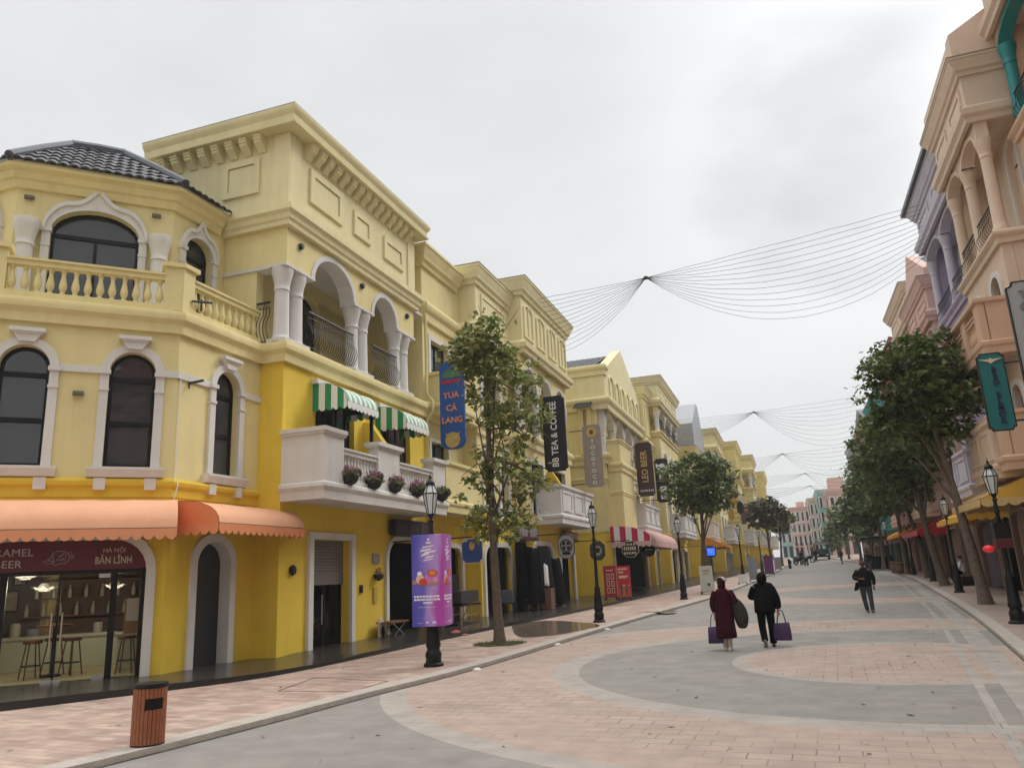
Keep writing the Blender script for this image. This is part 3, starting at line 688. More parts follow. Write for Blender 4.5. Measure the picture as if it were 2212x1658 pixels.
mb = MB(); ridge(mb, e1+Vector((0,0,.06)), T1+Vector((0,0,.05))); ridge(mb, e2+Vector((0,0,.06)), T2+Vector((0,0,.05))); ridge(mb, T1+Vector((0,0,.05)), T2+Vector((0,0,.05)), .13); ridge(mb, T1+Vector((0,0,.05)), T0+Vector((0,0,.05)), .12); ridge(mb, T2+Vector((0,0,.05)), T4+Vector((0,0,.05)))
part('ridge', mb, M['ridge'], roof, smooth=40)
# shopfront opening and arched service door
def surround(fr, outer, inner, d0, d1): mb = MB(); mb.prism(fr, outer+inner[::-1], d0, d1); return mb
o = rtop(.19, 3.56, .2, 3.06, .8)[1:]; i_ = rtop(.37, 3.38, .2, 2.88, .62)[1:]
part('shop_surround', surround(FM, [(3.56, .2)]+o[1:]+[(.19, .2), (.37, .2)], i_, 0, .09), M['white'], b1)
o = arch(13.88, 15.34, .2, 3.03, .62, 14)[1:]; i_ = arch(14.065, 15.155, .2, 2.845, .49, 14)[1:]
part('door_surround', surround(FW, o+[(13.88, .2), (14.065, .2)], i_, -.25, .06), M['white'], b1)
mb = MB(); mb.flat(FW, arch(14.0, 15.2, .2, 2.9, .5, 14), -.26); part('door', mb, mat('charcoal_door', (.028, .028, .028), .5, var=.05), b1)
# fascia, glass, mullions, pull handles of the corner shop
sg = MB(); sg.prism(FM, [q for q in rtop(.37, 3.38, 2.3, 2.88, .56)], -.16, -.08); fascia = part('fascia', sg, M['maroon'], b1)
mb = MB()
put_text(mb, FM, 'CARAMEL', 2.86, 2.66, -.075, .205, .008, mirror=True, spacing=1.05); part('lettering', mb, M['silver'], fascia); mb = MB(); put_text(mb, FM, 'BEER', 2.80, 2.44, -.075, .205, .008, mirror=True, spacing=1.05)
part('lettering', mb, M['silver'], fascia)
mb = MB(); put_text(mb, FM, 'HÀ NỘI', .98, 2.67, -.075, .12, .008, mirror=True); part('lettering', mb, M['gold'], fascia); mb = MB(); put_text(mb, FM, 'BẢN LĨNH', .98, 2.47, -.073, .19, .008, bold=.003, mirror=True, width=.66); part('lettering', mb, M['gold'], fascia)
mb = MB(); mb.fbox(FM, .62, 1.34, 2.37, 2.58, -.08, -.077); part('name_plate', mb, mat('dull_maroon', (.10, .022, .028), .5, var=0), fascia)
def line_art(fr, pts, r, d): 
    mb = MB(); mb.tube([fr.p(a, z, d) for a, z in pts], r, 5); return mb
# line-drawn swimming-turtle-like emblem: round shell, one flipper left, two right
mb = MB(); c0 = 1.93; c1 = 2.55
def lmap(x, y): return (c0-(x-790)/560*.52, c1-(y-715)/560*.52*1.05)
shell = [(600,770),(610,710),(650,630),(720,585),(800,575),(880,592),(930,640),(965,700),(970,740),(925,800),(880,840),(810,825),(715,860),(650,820)]
mb.tube([FM.p(*lmap(*q), -.07) for q in shell], .006, 5)
for fl in ([(660,810),(560,835),(475,778),(560,762),(690,785),(660,810)], [(935,640),(950,615),(995,612),(1000,655),(975,695)], [(985,700),(1060,660),(1040,705),(990,742)], [(575,755),(565,735),(590,728),(605,750)], [(870,620),(895,680),(890,740),(860,790)], [(655,660),(660,740),(690,790)], [(840,610),(845,660)]):
    mb.tube([FM.p(*lmap(*q), -.07) for q in fl], .005, 4)
for fl in ([(760,690),(800,655),(840,660),(800,690),(765,692)], [(730,735),(750,770),(775,735)], [(785,740),(790,770),(820,770),(815,735)], [(830,735),(845,770),(850,720)]):
    mb.tube([FM.p(*lmap(*q), -.07) for q in fl], .006, 4)
part('emblem', mb, M['silver'], fascia)
mb = MB()
for a0, a1 in ((.37, .45), (.88, 1.0), (1.87, 1.90), (2.78, 2.9), (3.30, 3.38)): mb.fbox(FM, a0, a1, .2, 2.3, -.20, -.12)
mb.fbox(FM, .37, 3.38, 2.22, 2.3, -.21, -.115); shopdoor = part('shop_door', mb, M['frame'], b1)
mb = MB(); mb.flat(FM, rect(.40, 3.36, .22, 2.26), -.16); part('pane', mb, M['shopglass'], shopdoor)
mb = MB()
for a in (1.80, 1.98): mb.tube([FM.p(a, .70, -.08), FM.p(a, 1.5, -.08)], .017, 8); mb.tube([FM.p(a, .78, -.08), FM.p(a, .78, -.16)], .01, 5); mb.tube([FM.p(a, 1.42, -.08), FM.p(a, 1.42, -.16)], .01, 5)
part('pull_handle', mb, M['steel'], shopdoor, smooth=40)
mb = MB(); mb.fbox(FM, 1.02, 1.22, .2, .28, -.19, -.12); mb.fbox(FM, 1.75, 2.08, .2, .27, -.19, -.12); mb.fbox(FM, 1.02, 1.22, 2.14, 2.22, -.19, -.12); part('hinge_plate', mb, M['steel'], shopdoor)
# ---- street front: yellow storeys
hs = []; hf = []
door_l = rect(17.42, 19.28, .2, 2.95); hf.append(door_l)
mbf = MB(); 
opening(b1, hf, FA, 21.45, 24.2, .2, 3.0, .55, .16)
mb = MB(); mb.prism(FA, rect(17.22, 19.48, .2, 3.13), 0, .09, [rect(17.42, 19.28, .19, 2.95)]); part('door_surround', mb, M['white'], b1)
window(b1, hf, FA, 17.5, 19.5, 4.25, 6.75, 0, trim=0, key=False, sill=False, vb=3, bars=(6.1,)); window(b1, hf, FA, 21.1, 23.1, 4.25, 6.75, 0, trim=0, key=False, sill=False, vb=3, bars=(6.1,))
mbf.prism(FA, rect(16.35, 24.4, 0, 7.4), -.3, 0, hf); mbf.prism(FS, rect(-12.2, -11.5, 0, 7.4), -.3, 0)
part('street_wall', mbf, M['yellow'], b1)
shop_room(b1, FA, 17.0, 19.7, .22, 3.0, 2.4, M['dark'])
mb = MB(); z = 1.86
mb.fbox(FA, 17.42, 19.28, 1.80, 2.08, -.24, -.19)
for k in range(11): zz = 2.08+k*.08; mb.fbox(FA, 17.42, 19.28, zz, zz+.072, -.235, -.205+.01*(k % 2))
part('roller_shutter', mb, mat('grey_shutter', (.17, .155, .145), .5, var=.06), b1)
mb = MB()
for a in (17.45, 18.32, 18.42, 19.22): mb.fbox(FA, a, a+.06, .2, 1.8, -.30, -.25)
d_ = part('glass_door', mb, M['frame'], b1); mb = MB(); mb.flat(FA, rect(17.45, 19.25, .2, 1.8), -.275); part('pane', mb, M['shopglass'], d_)
mb = MB(); mb.tube([FA.p(18.28, .8, -.22), FA.p(18.28, 1.55, -.22)], .02, 6); part('pull_handle', mb, M['steel'], d_)
# trims running round the front
fp = [(-12.2, 16.05), (-11.5, 16.05), (-11.5, 24.4)]
trimrun('ledge', b1, fp, [(0,7.33),(.10,7.33),(.11,7.52),(.13,7.55),(.20,7.62),(.22,7.72),(.19,7.82),(.05,7.86),(0,7.88),(-.4,7.88),(-.4,7.8)], M['cream'])
# loggia: back wall, floor, columns, arches, railings
FB = Fr((-13.3, 0), (0, 1), (1, 0)); hb = []
da = PX(689, 640, -13.3).y; db = PX(808, 700, -13.3).y
window(b1, hb, FB, da-1.35, da, 7.9, 10.55, .65, trim=.12, key=False, sill=False, bars=(9.5,), vb=2, tm='cream'); window(b1, hb, FB, db-1.35, db, 7.9, 10.55, .65, trim=.12, key=False, sill=False, bars=(9.5,), vb=2, tm='cream')
mb = MB(); mb.prism(FB, rect(16.4, 23.3, 7.7, 11.1), -.25, 0, hb)
mb.prism(FS, rect(-14.2, -12.42, 7.6, 11.15), -.3, 0); mb.prism(Fr((0, 23.35), (1, 0), (0, -1)), rect(-13.5, -12.2, 7.8, 11.1), -.3, 0); part('loggia_wall', mb, M['cream'], b1)
mb = MB(); mb.box(-13.4, -11.5, 16.05, 24.4, 7.55, 7.87); mb.box(-13.4, -11.52, 16.06, 24.3, 11.05, 11.15); part('loggia_floor', mb, M['white'], b1)
def notched(a0, a1, z0, z1, arcs):               # lintel with arch notches cut from its lower edge
    l = [(a0, z0)]
    for c0_, c1_, rise in arcs:
        c = (c0_+c1_)/2; r = (c1_-c0_)/2; l += [(c0_, z0)]+[(c-r*math.cos(math.pi*i/14), z0+rise*math.sin(math.pi*i/14)) for i in range(1, 14)]+[(c1_, z0)]
    return l+[(a1, z0), (a1, z1), (a0, z1)]
arcs = [(17.30, 19.42, .86), (20.62, 22.18, .80)]
mb = MB(); mb.prism(FA, notched(16.05, 23.5, 10.0, 11.15, arcs), -.45, 0); mb.prism(FS, rect(-12.42, -11.95, 10.0, 11.15), -.3, 0); part('arcade_wall', mb, M['cream'], b1)
mb = MB()
for c0_, c1_, rise in arcs:
    c = (c0_+c1_)/2; r = (c1_-c0_)/2
    o = [(c-(r+.14)*math.cos(math.pi*i/16), 10.0+(rise+.14)*math.sin(math.pi*i/16)) for i in range(17)]; ii = [(c-(r-.012)*math.cos(math.pi*i/16), 10.0+(rise-.012)*math.sin(math.pi*i/16)) for i in range(17)]
    mb.prism(FA, o+ii[::-1], -.462, .035)
mb.fbox(FA, 15.95, 17.30, 9.93, 10.0, -.47, .06); mb.fbox(FA, 19.42, 20.62, 9.93, 10.0, -.47, .06); mb.fbox(FA, 22.18, 23.5, 9.93, 10.0, -.47, .06); mb.fbox(FS, -14.3, -11.55, 9.93, 10.02, -.33, .05)
part('arch_trim', mb, M['white2'], b1)
cs2 = None
for yy in (16.22, 16.82, 19.72, 20.30, 22.46, 23.05):
    q = Vector((-11.74, yy, 7.9)); cs2 = column(b1, q, 2.05, M['white2'], .95, src=cs2)
mb = MB()
for a, b in ((16.0, 17.12), (19.45, 20.58), (22.2, 23.35)): mb.fbox(FA, a, b, 7.84, 7.98, -.52, .05)
part('column_base', mb, M['white2'], b1)
railing(b1, FA, 17.12, 19.45, 7.98, 9.0, -.02); railing(b1, FA, 20.6, 22.2, 7.98, 9.0, -.02); railing(b1, FS, -12.38, -11.98, 7.9, 9.0, 0, n=4)
# box top storey
bx = [(-16.2, 23.55), (-16.2, 16.05)]
wall_loop = [(-16.15, 16.05), (-11.5, 16.05), (-11.5, 23.5), (-16.15, 23.5)]
mb = MB(); mb.rings([[Vector((*q, z)) for q in wall_loop] for z in (11.1, 13.9)])
for a, b, fr in ((-11.98, -11.45, FS), (16.06, 16.5, FA), (23.05, 23.55, FA)): mb.fbox(fr, a, b, 11.6, 13.83, 0, .05)
part('box_wall', mb, M['cream2'], b1)
bp = [(-16.15, 16.05), (-11.5, 16.05), (-11.5, 23.5), (-13, 23.5)]
trimrun('box_moulding', b1, bp, [(0,11.05),(.14,11.05),(.15,11.17),(.20,11.22),(.22,11.35),(.30,11.42),(.30,11.58),(.06,11.68),(0,11.75)], M['cream2'])
trimrun('cornice', b1, bp, [(0,13.84),(.44,13.84),(.45,13.90),(.38,13.93),(.40,14.03),(.40,14.10),(.46,14.18),(.50,14.25),(.50,14.33),(-1.2,14.35),(-1.2,13.9)], M['cream2'])
mb = MB(); mb.box(-16.2, -11.04, 15.58, 23.9, 14.355, 14.39); part('roof_capping', mb, mat('grey_brown_capping', (.26, .22, .17), .7), b1)
cb = corbels(b1, [Vector((-11.5, 16.85+k*.43, 13.84)) for k in range(15)], -math.pi/2+math.pi/2, M['cream2'], None, .8)
for o_ in [c for c in b1.children if c.name.startswith('corbel')]: o_.rotation_euler = (0, 0, -math.pi/2)
corbels(b1, [Vector((-12.35-k*.47, 16.05, 13.84)) for k in range(8)], math.pi, M['cream2'], cb)
mb = MB(); panel(mb, FS, -13.62, -12.42, 12.22, 13.28, 0, .16, .07); panel(mb, FA, 17.0, 18.72, 12.2, 13.25, 0, .2, .07); panel(mb, FA, 19.38, 20.42, 12.25, 13.05, 0, .15, .07); panel(mb, FA, 21.3, 22.7, 12.2, 13.0, 0, .18, .07)
part('wall_panel', mb, M['cream2'], b1)
# mass behind, so that nothing is hollow from the side
mb = MB(); mb.box(-24, -13.6, 16.1, 24.4, 0, 11.0); mb.box(-21, -16.5, 14.2, 16.04, 0, 11.5); part('rear_wall', mb, M['cream'], b1)
# lower balcony (white)
XB = -10.3; BF = Fr((XB, 0), (0, 1), (1, 0))
bpth = [(-11.5, 16.05), (XB, 16.05), (XB, 23.2), (-11.5, 23.2)]
mb = MB(); mb.sweep([(-.25,3.80),(.02,3.80),(.03,4.0),(.06,4.03),(.10,4.10),(.09,4.18),(.04,4.22),(-.25,4.22)], bpth); mb.box(-11.5, XB-.2, 16.25, 23.0, 3.82, 4.2); bal = part('balcony', mb, M['white'], b1, smooth=30)
mb = MB()
for a0, a1 in ((16.05, 16.98), (18.75, 20.0), (22.3, 23.2)):
    mb.fbox(BF, a0, a1, 4.22, 5.38, -.3, 0)
mb.box(-11.5, XB-.3, 16.05, 16.3, 4.22, 5.38); mb.box(-11.5, XB-.3, 22.95, 23.2, 4.22, 5.38)
part('parapet', mb, M['white'], bal)
mb = MB()
for a0, a1 in ((18.68, 20.07), (22.23, 23.27)): mb.fbox(BF, a0, a1, 5.38, 5.43, -.35, .05); mb.fbox(BF, a0-.04, a1+.04, 5.43, 5.54, -.39, .1)
mb.sweep([(-.34,5.38),(.05,5.38),(.06,5.43),(.10,5.44),(.11,5.54),(-.38,5.54)], [(-11.5, 16.05), (XB, 16.05), (XB, 17.0)])
part('parapet_cap', mb, M['white'], bal)
for a0, a1 in ((16.98, 18.75), (20.0, 22.3)): balustrade(bal, BF, a0, a1, 4.22, 5.14, -.12, M['white'], pitch=.155)
# yellow divider fin and an open black door leaf on the balcony
mb = MB(); mb.prism(Fr((-11.5, 20.15), (1, 0), (0, -1)), [(0, 4.2), (1.05, 4.2), (1.05, 5.2), (.25, 6.35), (.18, 6.42), (0, 6.42)], -.14, .14); part('balcony_divider', mb, M['yellow'], b1)
mb = MB(); f = Fr((-11.5, 18.9), (1, 0), (0, -1)); mb.prism(f, rect(0, .95, 4.25, 6.55), -.03, .03, [rect(.09, .86, 4.35, 6.42)]); part('open_door_leaf', mb, M['frame'], b1)
# ================================================================ STREET HOUSES
def fronts(X, y0, sd):                            # sd=+1: west side facing +X, sd=-1: east side facing -X
    return Fr((X, 0), (0, 1), (sd, 0)), Fr((0, y0), (1, 0), (0, -1))
def mass(root, name, X, y0, y1, z0, z1, sd, m, depth=9, inset=0.0):
    if inset and z0 == 0:                         # leave the shops on the ground floor hollow
        for a, b in ((y0+.01, y0+.2), (y1-.2, y1-.01)):
            mb = MB(); mb.box(*sorted((X-sd*.121, X-sd*(depth-.5))), a, b, 0, 3.86); part('side_wall', mb, M['yellow'] if sd > 0 else m, root)
        mb = MB(); mb.box(*sorted((X-sd*3.6, X-sd*(depth-.1))), y0+.21, y1-.21, 0, 3.86); part(name, mb, m, root)
        z0 = 3.86
    mb = MB(); a, b = (X-sd*depth, X-sd*inset); mb.box(min(a, b), max(a, b), y0, y1, z0, z1); return part(name, mb, m, root)
def top_box(root, X, y0, y1, z0, z1, sd, m, corn=.75, out=.42, motif='panel', depth=6, corb=False, cap=True, nm=3, base=True):
    F_, S_ = fronts(X, y0, sd); xb = X-sd*depth
    mass(root, 'box_wall', X, y0, y1, z0, z1-.1, sd, m, depth)
    pth = [(xb, y0), (X, y0), (X, y1), (xb, y1)] if sd > 0 else [(xb, y1), (X, y1), (X, y0), (xb, y0)]
    trimrun('cornice', root, pth, CORN(z1-corn, z1, out)[:-1]+[(-.5, z1), (-.5, z1-corn)], m)
    if base: trimrun('box_moulding', root, pth, [(0,z0-.1),(.12,z0-.1),(.14,z0+.05),(.24,z0+.15),(.26,z0+.35),(.05,z0+.5),(0,z0+.55)], m)
    if cap: mb = MB(); mb.box(min(X+sd*out*1.05, xb), max(X+sd*out*1.05, xb), y0-out*1.05, y1+out*.9, z1+.003, z1+.04); part('roof_capping', mb, M['capping'], root)
    zt = z1-corn-.25; zb = z0+.75; n = nm; wd = (y1-y0)/n
    for k in range(n):
        mb = MB(); a0, a1 = y0+wd*(k+.14), y0+wd*(k+.86)
        if motif == 'panel': panel(mb, F_, a0, a1, zb, zt, 0, .14, .06)
        else:
            mb.prism(F_, arch(a0, a1, zb, zt, .25), 0, .07, [arch(a0+.12, a1-.12, zb+.1, zt-.1, .22)])
            mb.fbox(F_, (a0+a1)/2-.04, (a0+a1)/2+.04, zb+.1, zt-.1, 0, .06)
        part('wall_panel', mb, m, root)
    if corb:
        c = None; k = int((y1-y0-.6)/.45)
        c = corbels(root, [Vector((X, y0+.5+i*.45, z1-corn)) for i in range(k)], -math.pi/2 if sd > 0 else math.pi/2, m, None, .8)
        for o in [o for o in root.children if o.name.startswith('corbel')]: o.rotation_euler = (0, 0, -math.pi/2 if sd > 0 else math.pi/2)
def arcade(root, X, y0, y1, z0, zs, z1, sd, n, m, tm, depth=1.6, cap=None, col=True, og=False):
    F_, S_ = fronts(X, y0, sd); wd = (y1-y0)/n; pier = .32
    arcs = [(y0+wd*k+pier, y0+wd*(k+1)-pier, min(.95, z1-zs-.25)) for k in range(n)]
    mb = MB(); mb.prism(F_, notched(y0, y1, zs, z1, arcs), -.35, 0); part('arcade_wall', mb, m, root)
    for a, b, r in arcs:
        c = (a+b)/2; h = (b-a)/2; mb = MB()
        o = [(c-(h+.13)*math.cos(math.pi*i/12), zs+(r+.13)*math.sin(math.pi*i/12)) for i in range(13)]; ii = [(c-(h-.012)*math.cos(math.pi*i/12), zs+(r-.012)*math.sin(math.pi*i/12)) for i in range(13)]
        if og: o[6] = (o[6][0], o[6][1]+.25)
        mb.prism(F_, o+ii[::-1], -.36, .04); part('arch_trim', mb, tm, root)
    src = None
    for k in range(n+1):
        q = Vector((X-sd*.2, min(max(y0+.2, y0+wd*k), y1-.2), z0)); src = column(root, q, zs-z0, tm, .85, src=src)
    mb = MB(); mb.box(*sorted((X-sd*depth, X)), y0, y1, z0-.25, z0); part('loggia_floor', mb, m, root)
    B_ = Fr((X-sd*depth, 0), (0, 1), (sd, 0)); hh = []
    for k in range(n): window(root, hh, B_, y0+wd*(k+.28), y0+wd*(k+.72), z0+.02, zs+.25, .4, trim=.1, key=False, sill=False, bars=(zs-.5,), tm='cream' if sd > 0 else 'white', caps=False)
    mb = MB(); mb.prism(B_, rect(y0, y1, z0-.2, z1), -.25, 0, hh); mb.box(*sorted((X-sd*depth, X-sd*.35)), y1-.25, y1-.01, z0, z1); part('loggia_wall', mb, m, root)
    for k in range(n): railing(root, F_, arcs[k][0], arcs[k][1], z0+.05, z0+1.0, -.08, n=max(5, int((arcs[k][1]-arcs[k][0])/.2)))
def bay_balcony(root, X, y0, y1, z0, out, sd, m, solid=False, wallh=1.15, bal=True, np_=2):
    X1 = X+sd*out; F1 = Fr((X1, 0), (0, 1), (sd, 0)); P_ = [(X, y0), (X1, y0), (X1, y1), (X, y1)] if sd > 0 else [(X, y1), (X1, y1), (X1, y0), (X, y0)]
    mb = MB(); mb.sweep([(-.2,z0),(.03,z0),(.04,z0+.2),(.09,z0+.26),(.10,z0+.36),(.03,z0+.42),(-.2,z0+.42)], P_); mb.box(*sorted((X, X1-sd*.15)), y0+.15, y1-.15, z0+.03, z0+.4)
    b = part('balcony', mb, m, root, smooth=30)
    mb = MB(); zt = z0+.42+wallh
    if solid or not bal: mb.sweep([(-.18, z0+.42), (0, z0+.42), (0, zt), (-.18, zt)], P_); part('parapet', mb, m, b)
    else:
        mb.box(*sorted((X, X1-sd*.2)), y0, y0+.2, z0+.42, zt); part('parapet', mb, m, b)
        mb = MB(); mb.box(*sorted((X, X1-sd*.2)), y1-.2, y1, z0+.42, zt); part('parapet', mb, m, b)
        w_ = .55
        cs_ = [y0+(y1-y0-w_)*k/np_ for k in range(np_+1)]
        for c in cs_: mb = MB(); mb.fbox(F1, c, c+w_, z0+.42, zt, -.22, 0); part('parapet', mb, m, b)
        for c, d in zip(cs_, cs_[1:]): balustrade(b, F1, c+w_, d, z0+.42, zt-.22, -.12, m, pitch=.2)
    if not bal and not solid:
        n = np_; w_ = (y1-y0)/n
        for k in range(n): mb = MB(); panel(mb, F1, y0+w_*(k+.1), y0+w_*(k+.9), z0+.55, zt-.12, 0, .1, .05); part('parapet_panel', mb, m, b)
    mb = MB(); mb.sweep([(-.24,zt),(.05,zt),(.09,zt+.04),(.09,zt+.14),(-.26,zt+.14)], P_); part('parapet_cap', mb, m, b); return b
M['slate'] = mat('grey_slate', (.16, .165, .17), .6, var=.3, scale=7)
M['capping'] = mat('grey_brown_capping', (.26, .22, .17), .7)
cr_, cr2, yl, wh = M['cream'], M['cream2'], M['yellow'], M['white2']
def ledge(root, X, y0, y1, z0, z1, sd, m, out=.2, depth=5):
    p = [(X-sd*depth, y0), (X, y0), (X, y1), (X-sd*.2, y1)]
    trimrun('ledge', root, p if sd > 0 else p[::-1], BAND_(z0, z1, out), m)
def front_wall(root, X, y0, y1, z0, z1, sd, m, holes, name='front_wall'):
    F_, S_ = fronts(X, y0, sd); mb = MB(); mb.prism(F_, rect(y0, y1, z0, z1), -.3 if name == 'front_wall' else -.12, 0, holes); return part(name, mb, m, root)
Gd = 0.15
# ---- second building: recessed link, then two stepped boxes
b2 = thing('stepped_building', 'cream building with two stepped box tops behind the big leafy tree', 'building', (-11.0, 28, .3))
h = []; F2, S2 = fronts(-11.6, 24.4, 1)
window(b2, h, F2, 25.0, 26.6, 9.0, 10.4, .0, trim=.18, key=False, sill=False, vb=2)
window(b2, h, F2, 24.9, 26.4, 4.4, 6.6, 0, trim=.12, key=False, sill=False, vb=2)
front_wall(b2, -11.6, 24.4, 27.9, 4.0, 13.4, 1, cr_, h); mass(b2, 'rear_wall', -11.6, 24.42, 27.9, 0, 13.3, 1, cr_, 8, .31)
h = []; opening(b2, h, F2, 25.2, 27.4, Gd, 2.9, .5, .16); front_wall(b2, -11.6, 24.4, 27.9, 0, 4.0, 1, yl, h, 'lower_wall')
trimrun('cornice', b2, [(-16, 24.4), (-11.6, 24.4), (-11.6, 27.6)], CORN(13.1, 13.85, .4)[:-1]+[(-.4,13.85),(-.4,13.1)], cr_)
ledge(b2, -11.6, 24.6, 27.9, 11.0, 11.7, 1, cr_, .25, .1); ledge(b2, -11.55, 24.45, 27.9, 7.3, 7.9, 1, cr_, .3, .1)
bay_balcony(b2, -11.6, 24.75, 27.7, 7.5, .75, 1, cr_, solid=True, wallh=1.0); bay_balcony(b2, -11.6, 24.3, 27.5, 4.0, .85, 1, cr_, solid=True, wallh=1.2)
# box A
h = []; F3, S3 = fronts(-11.0, 27.9, 1)
window(b2, h, F3, 28.6, 30.6, 8.0, 10.2, .5, trim=.16, key=False, sill=True, bars=(9.4,), vb=2)
window(b2, h, F3, 28.5, 29.4, 4.5, 6.7, .4, bars=(5.4,)); window(b2, h, F3, 30.4, 31.3, 4.5, 6.7, .4, bars=(5.4,))
front_wall(b2, -11.0, 27.9, 31.9, 4.0, 11.4, 1, cr_, h); mass(b2, 'rear_wall', -11.0, 27.92, 31.9, 0, 11.4, 1, cr_, 8, .31)
h = []; opening(b2, h, F3, 28.3, 31.2, Gd+.05, 2.95, .5, .18); front_wall(b2, -11.0, 27.9, 31.9, 0, 4.0, 1, yl, h, 'lower_wall')
top_box(b2, -10.85, 27.9, 31.9, 11.4, 14.25, 1, cr2, nm=1, out=.35); ledge(b2, -11.0, 27.9, 31.9, 7.3, 7.9, 1, cr_, .2); ledge(b2, -11.0, 27.9, 31.9, 3.85, 4.2, 1, yl, .15)
# box B
h = []; X = -10.35; F3, S3 = fronts(X, 31.9, 1)
window(b2, h, F3, 32.6, 34.4, 4.4, 6.7, 0, trim=.14, key=False, sill=False, vb=2); window(b2, h, F3, 35.8, 38.2, 4.4, 6.7, 0, trim=.14, key=False, sill=False, vb=3)
front_wall(b2, X, 31.9, 39.5, 4.0, 7.6, 1, cr_, h); mass(b2, 'rear_wall', X-1.7, 31.92, 39.48, 0, 11.6, 1, cr_, 7, .31)
mb = MB(); mb.box(-14, X-.305, 31.905, 32.2, 4.05, 7.95); mb.box(-14, X-1.6, 31.91, 32.2, 7.5, 11.6); part('side_wall', mb, cr_, b2)
h = []; opening(b2, h, F3, 32.5, 35.2, Gd+.1, 3.05, .5, .2); opening(b2, h, F3, 36.6, 38.9, Gd+.1, 3.05, .5, .2); front_wall(b2, X, 31.9, 39.5, 0, 4.0, 1, yl, h, 'lower_wall')
top_box(b2, -10.2, 31.9, 39.6, 11.6, 15.0, 1, cr2, motif='arch', nm=4, out=.4, corb=False); arcade(b2, X, 31.9, 39.5, 7.95, 10.1, 11.6, 1, 3, cr_, wh)
ledge(b2, X, 31.9, 39.5, 7.3, 7.9, 1, cr_, .2); bay_balcony(b2, X, 33.2, 39.2, 3.95, 1.15, 1, wh, bal=False, np_=3)
mb = MB(); mb.prism(Fr((X, 35.2), (1, 0), (0, -1)), [(0, 4.3), (1.0, 4.3), (1.0, 5.3), (.25, 6.5), (0, 6.5)], -.13, .13); part('balcony_divider', mb, yl, b2)
mb = MB(); mb.tube([(-11.42, 24.32, z) for z in (.25, 4, 7.3)]+[(-11.2, 24.32, 7.5), (-11.2, 24.32, 7.9), (-11.42, 24.32, 8.2), (-11.42, 24.32, 11.2)], .055, 8); part('downpipe', mb, cr_, b2, smooth=50)
# ---- third building: gabled front with slate roof behind
b3 = thing('gabled_building', 'cream building with a pointed gable parapet and grey tiled roof', 'building', (-9.2, 42, .4))
X = -9.0; y0, y1 = 42.2, 53.6; F4, S4 = fronts(X, y0, 1)
mass(b3, 'side_wall', X, y0, y1, 3.9, 10.85, 1, cr_, 9, .31); mass(b3, 'rear_wall', X, y0+.02, y1, 0, 3.9, 1, yl, 9, .31)
h = []; opening(b3, h, F4, 42.7, 53.0, .35, 3.35, .3, .12); front_wall(b3, X, y0, y1, 0, 3.9, 1, yl, h, 'lower_wall')
h = []
for a in (43.2, 46.0, 50.4): window(b3, h, F4, a, a+1.3, 4.8, 7.0, .5, bars=(5.9,), tm='white2')
front_wall(b3, X, y0, y1, 3.9, 8.0, 1, cr_, h); arcade(b3, X+.05, y0+.2, y1, 8.2, 9.9, 11.0, 1, 4, wh, wh, depth=1.2, og=True)
mb = MB(); mb.prism(F4, [(y0, 10.9), (y1, 10.9), (y1, 13.3), (47.9, 15.6), (y0+.8, 13.3), (y0, 13.3)], -.35, .25); part('gable_wall', mb, cr2, b3)
mass(b3, 'gable_side', X-.35, y0, y1, 10.9, 13.2, 1, cr2, 3)
trimrun('gable_moulding', b3, [(-14, y0), (X+.25, y0), (X+.25, y1)], BAND_(10.7, 11.4, .3), cr2); trimrun('gable_moulding', b3, [(-14, y0), (X+.25, y0), (X+.25, y0+.5)], BAND_(12.7, 13.3, .2), cr2)
for k in range(6):
    mb = MB(); a = y0+1.2+k*1.65; mb.prism(F4, arch(a, a+1.2, 11.55, 13.0, .4), .25, .33, [arch(a+.12, a+1.08, 11.6, 12.88, .36)]); part('blind_arch', mb, cr2, b3)
mb = MB(); tiles(mb, (X-4.5, y0+.3, 13.2), (X-.4, y0+.3, 13.2), (X-4.2, 47.9, 15.3), (X-.6, 47.9, 15.3), .35, .4); mb.add([(X-4.5, y0+.3, 13.2), (X-.4, y0+.3, 13.2), (X-.6, 47.9, 15.2), (X-4.2, 47.9, 15.2), (X-.4, y1, 13.2), (X-4.5, y1, 13.2)], [(0,1,2,3),(3,2,4,5)]); part('roof', mb, M['slate'], b3)
ledge(b3, X, y0, y1, 7.6, 8.2, 1, cr_, .25); ledge(b3, X, y0, y1, 6.6, 6.9, 1, cr_, .1)
mass(b3, 'oriel', X+.75, 42.6, 46.2, 3.95, 7.6, 1, cr_, .75); ledge(b3, X+.75, 42.6, 46.2, 7.2, 7.7, 1, cr_, .15, .7); ledge(b3, X+.75, 42.6, 46.2, 5.9, 6.1, 1, cr_, .06, .7); ledge(b3, X+.75, 42.6, 46.2, 3.8, 4.1, 1, yl, .1, .7)
mass(b3, 'oriel_parapet', X+.75, 42.7, 46.1, 7.7, 8.9, 1, cr_, .75); ledge(b3, X+.75, 42.7, 46.1, 8.8, 9.0, 1, cr_, .1, .7)
bay_balcony(b3, X, 47.2, 52.8, 4.0, 1.1, 1, wh, bal=False, np_=3)
# small hooded niche on the flank
mb = MB(); mb.box(-10.4, -9.5, y0-.5, y0, 10.75, 11.0); mb.box(-10.3, -10.05, y0-.3, y0, 8.2, 10.75); mb.box(-9.85, -9.6, y0-.3, y0, 8.2, 10.75); part('flank_niche', mb, cr_, b3)
mb = MB(); tiles(mb, (-10.5, y0-.75, 10.75), (-9.4, y0-.75, 10.75), (-10.4, y0, 11.3), (-9.5, y0, 11.3), .25, .25); part('niche_roof', mb, M['tile'], b3)
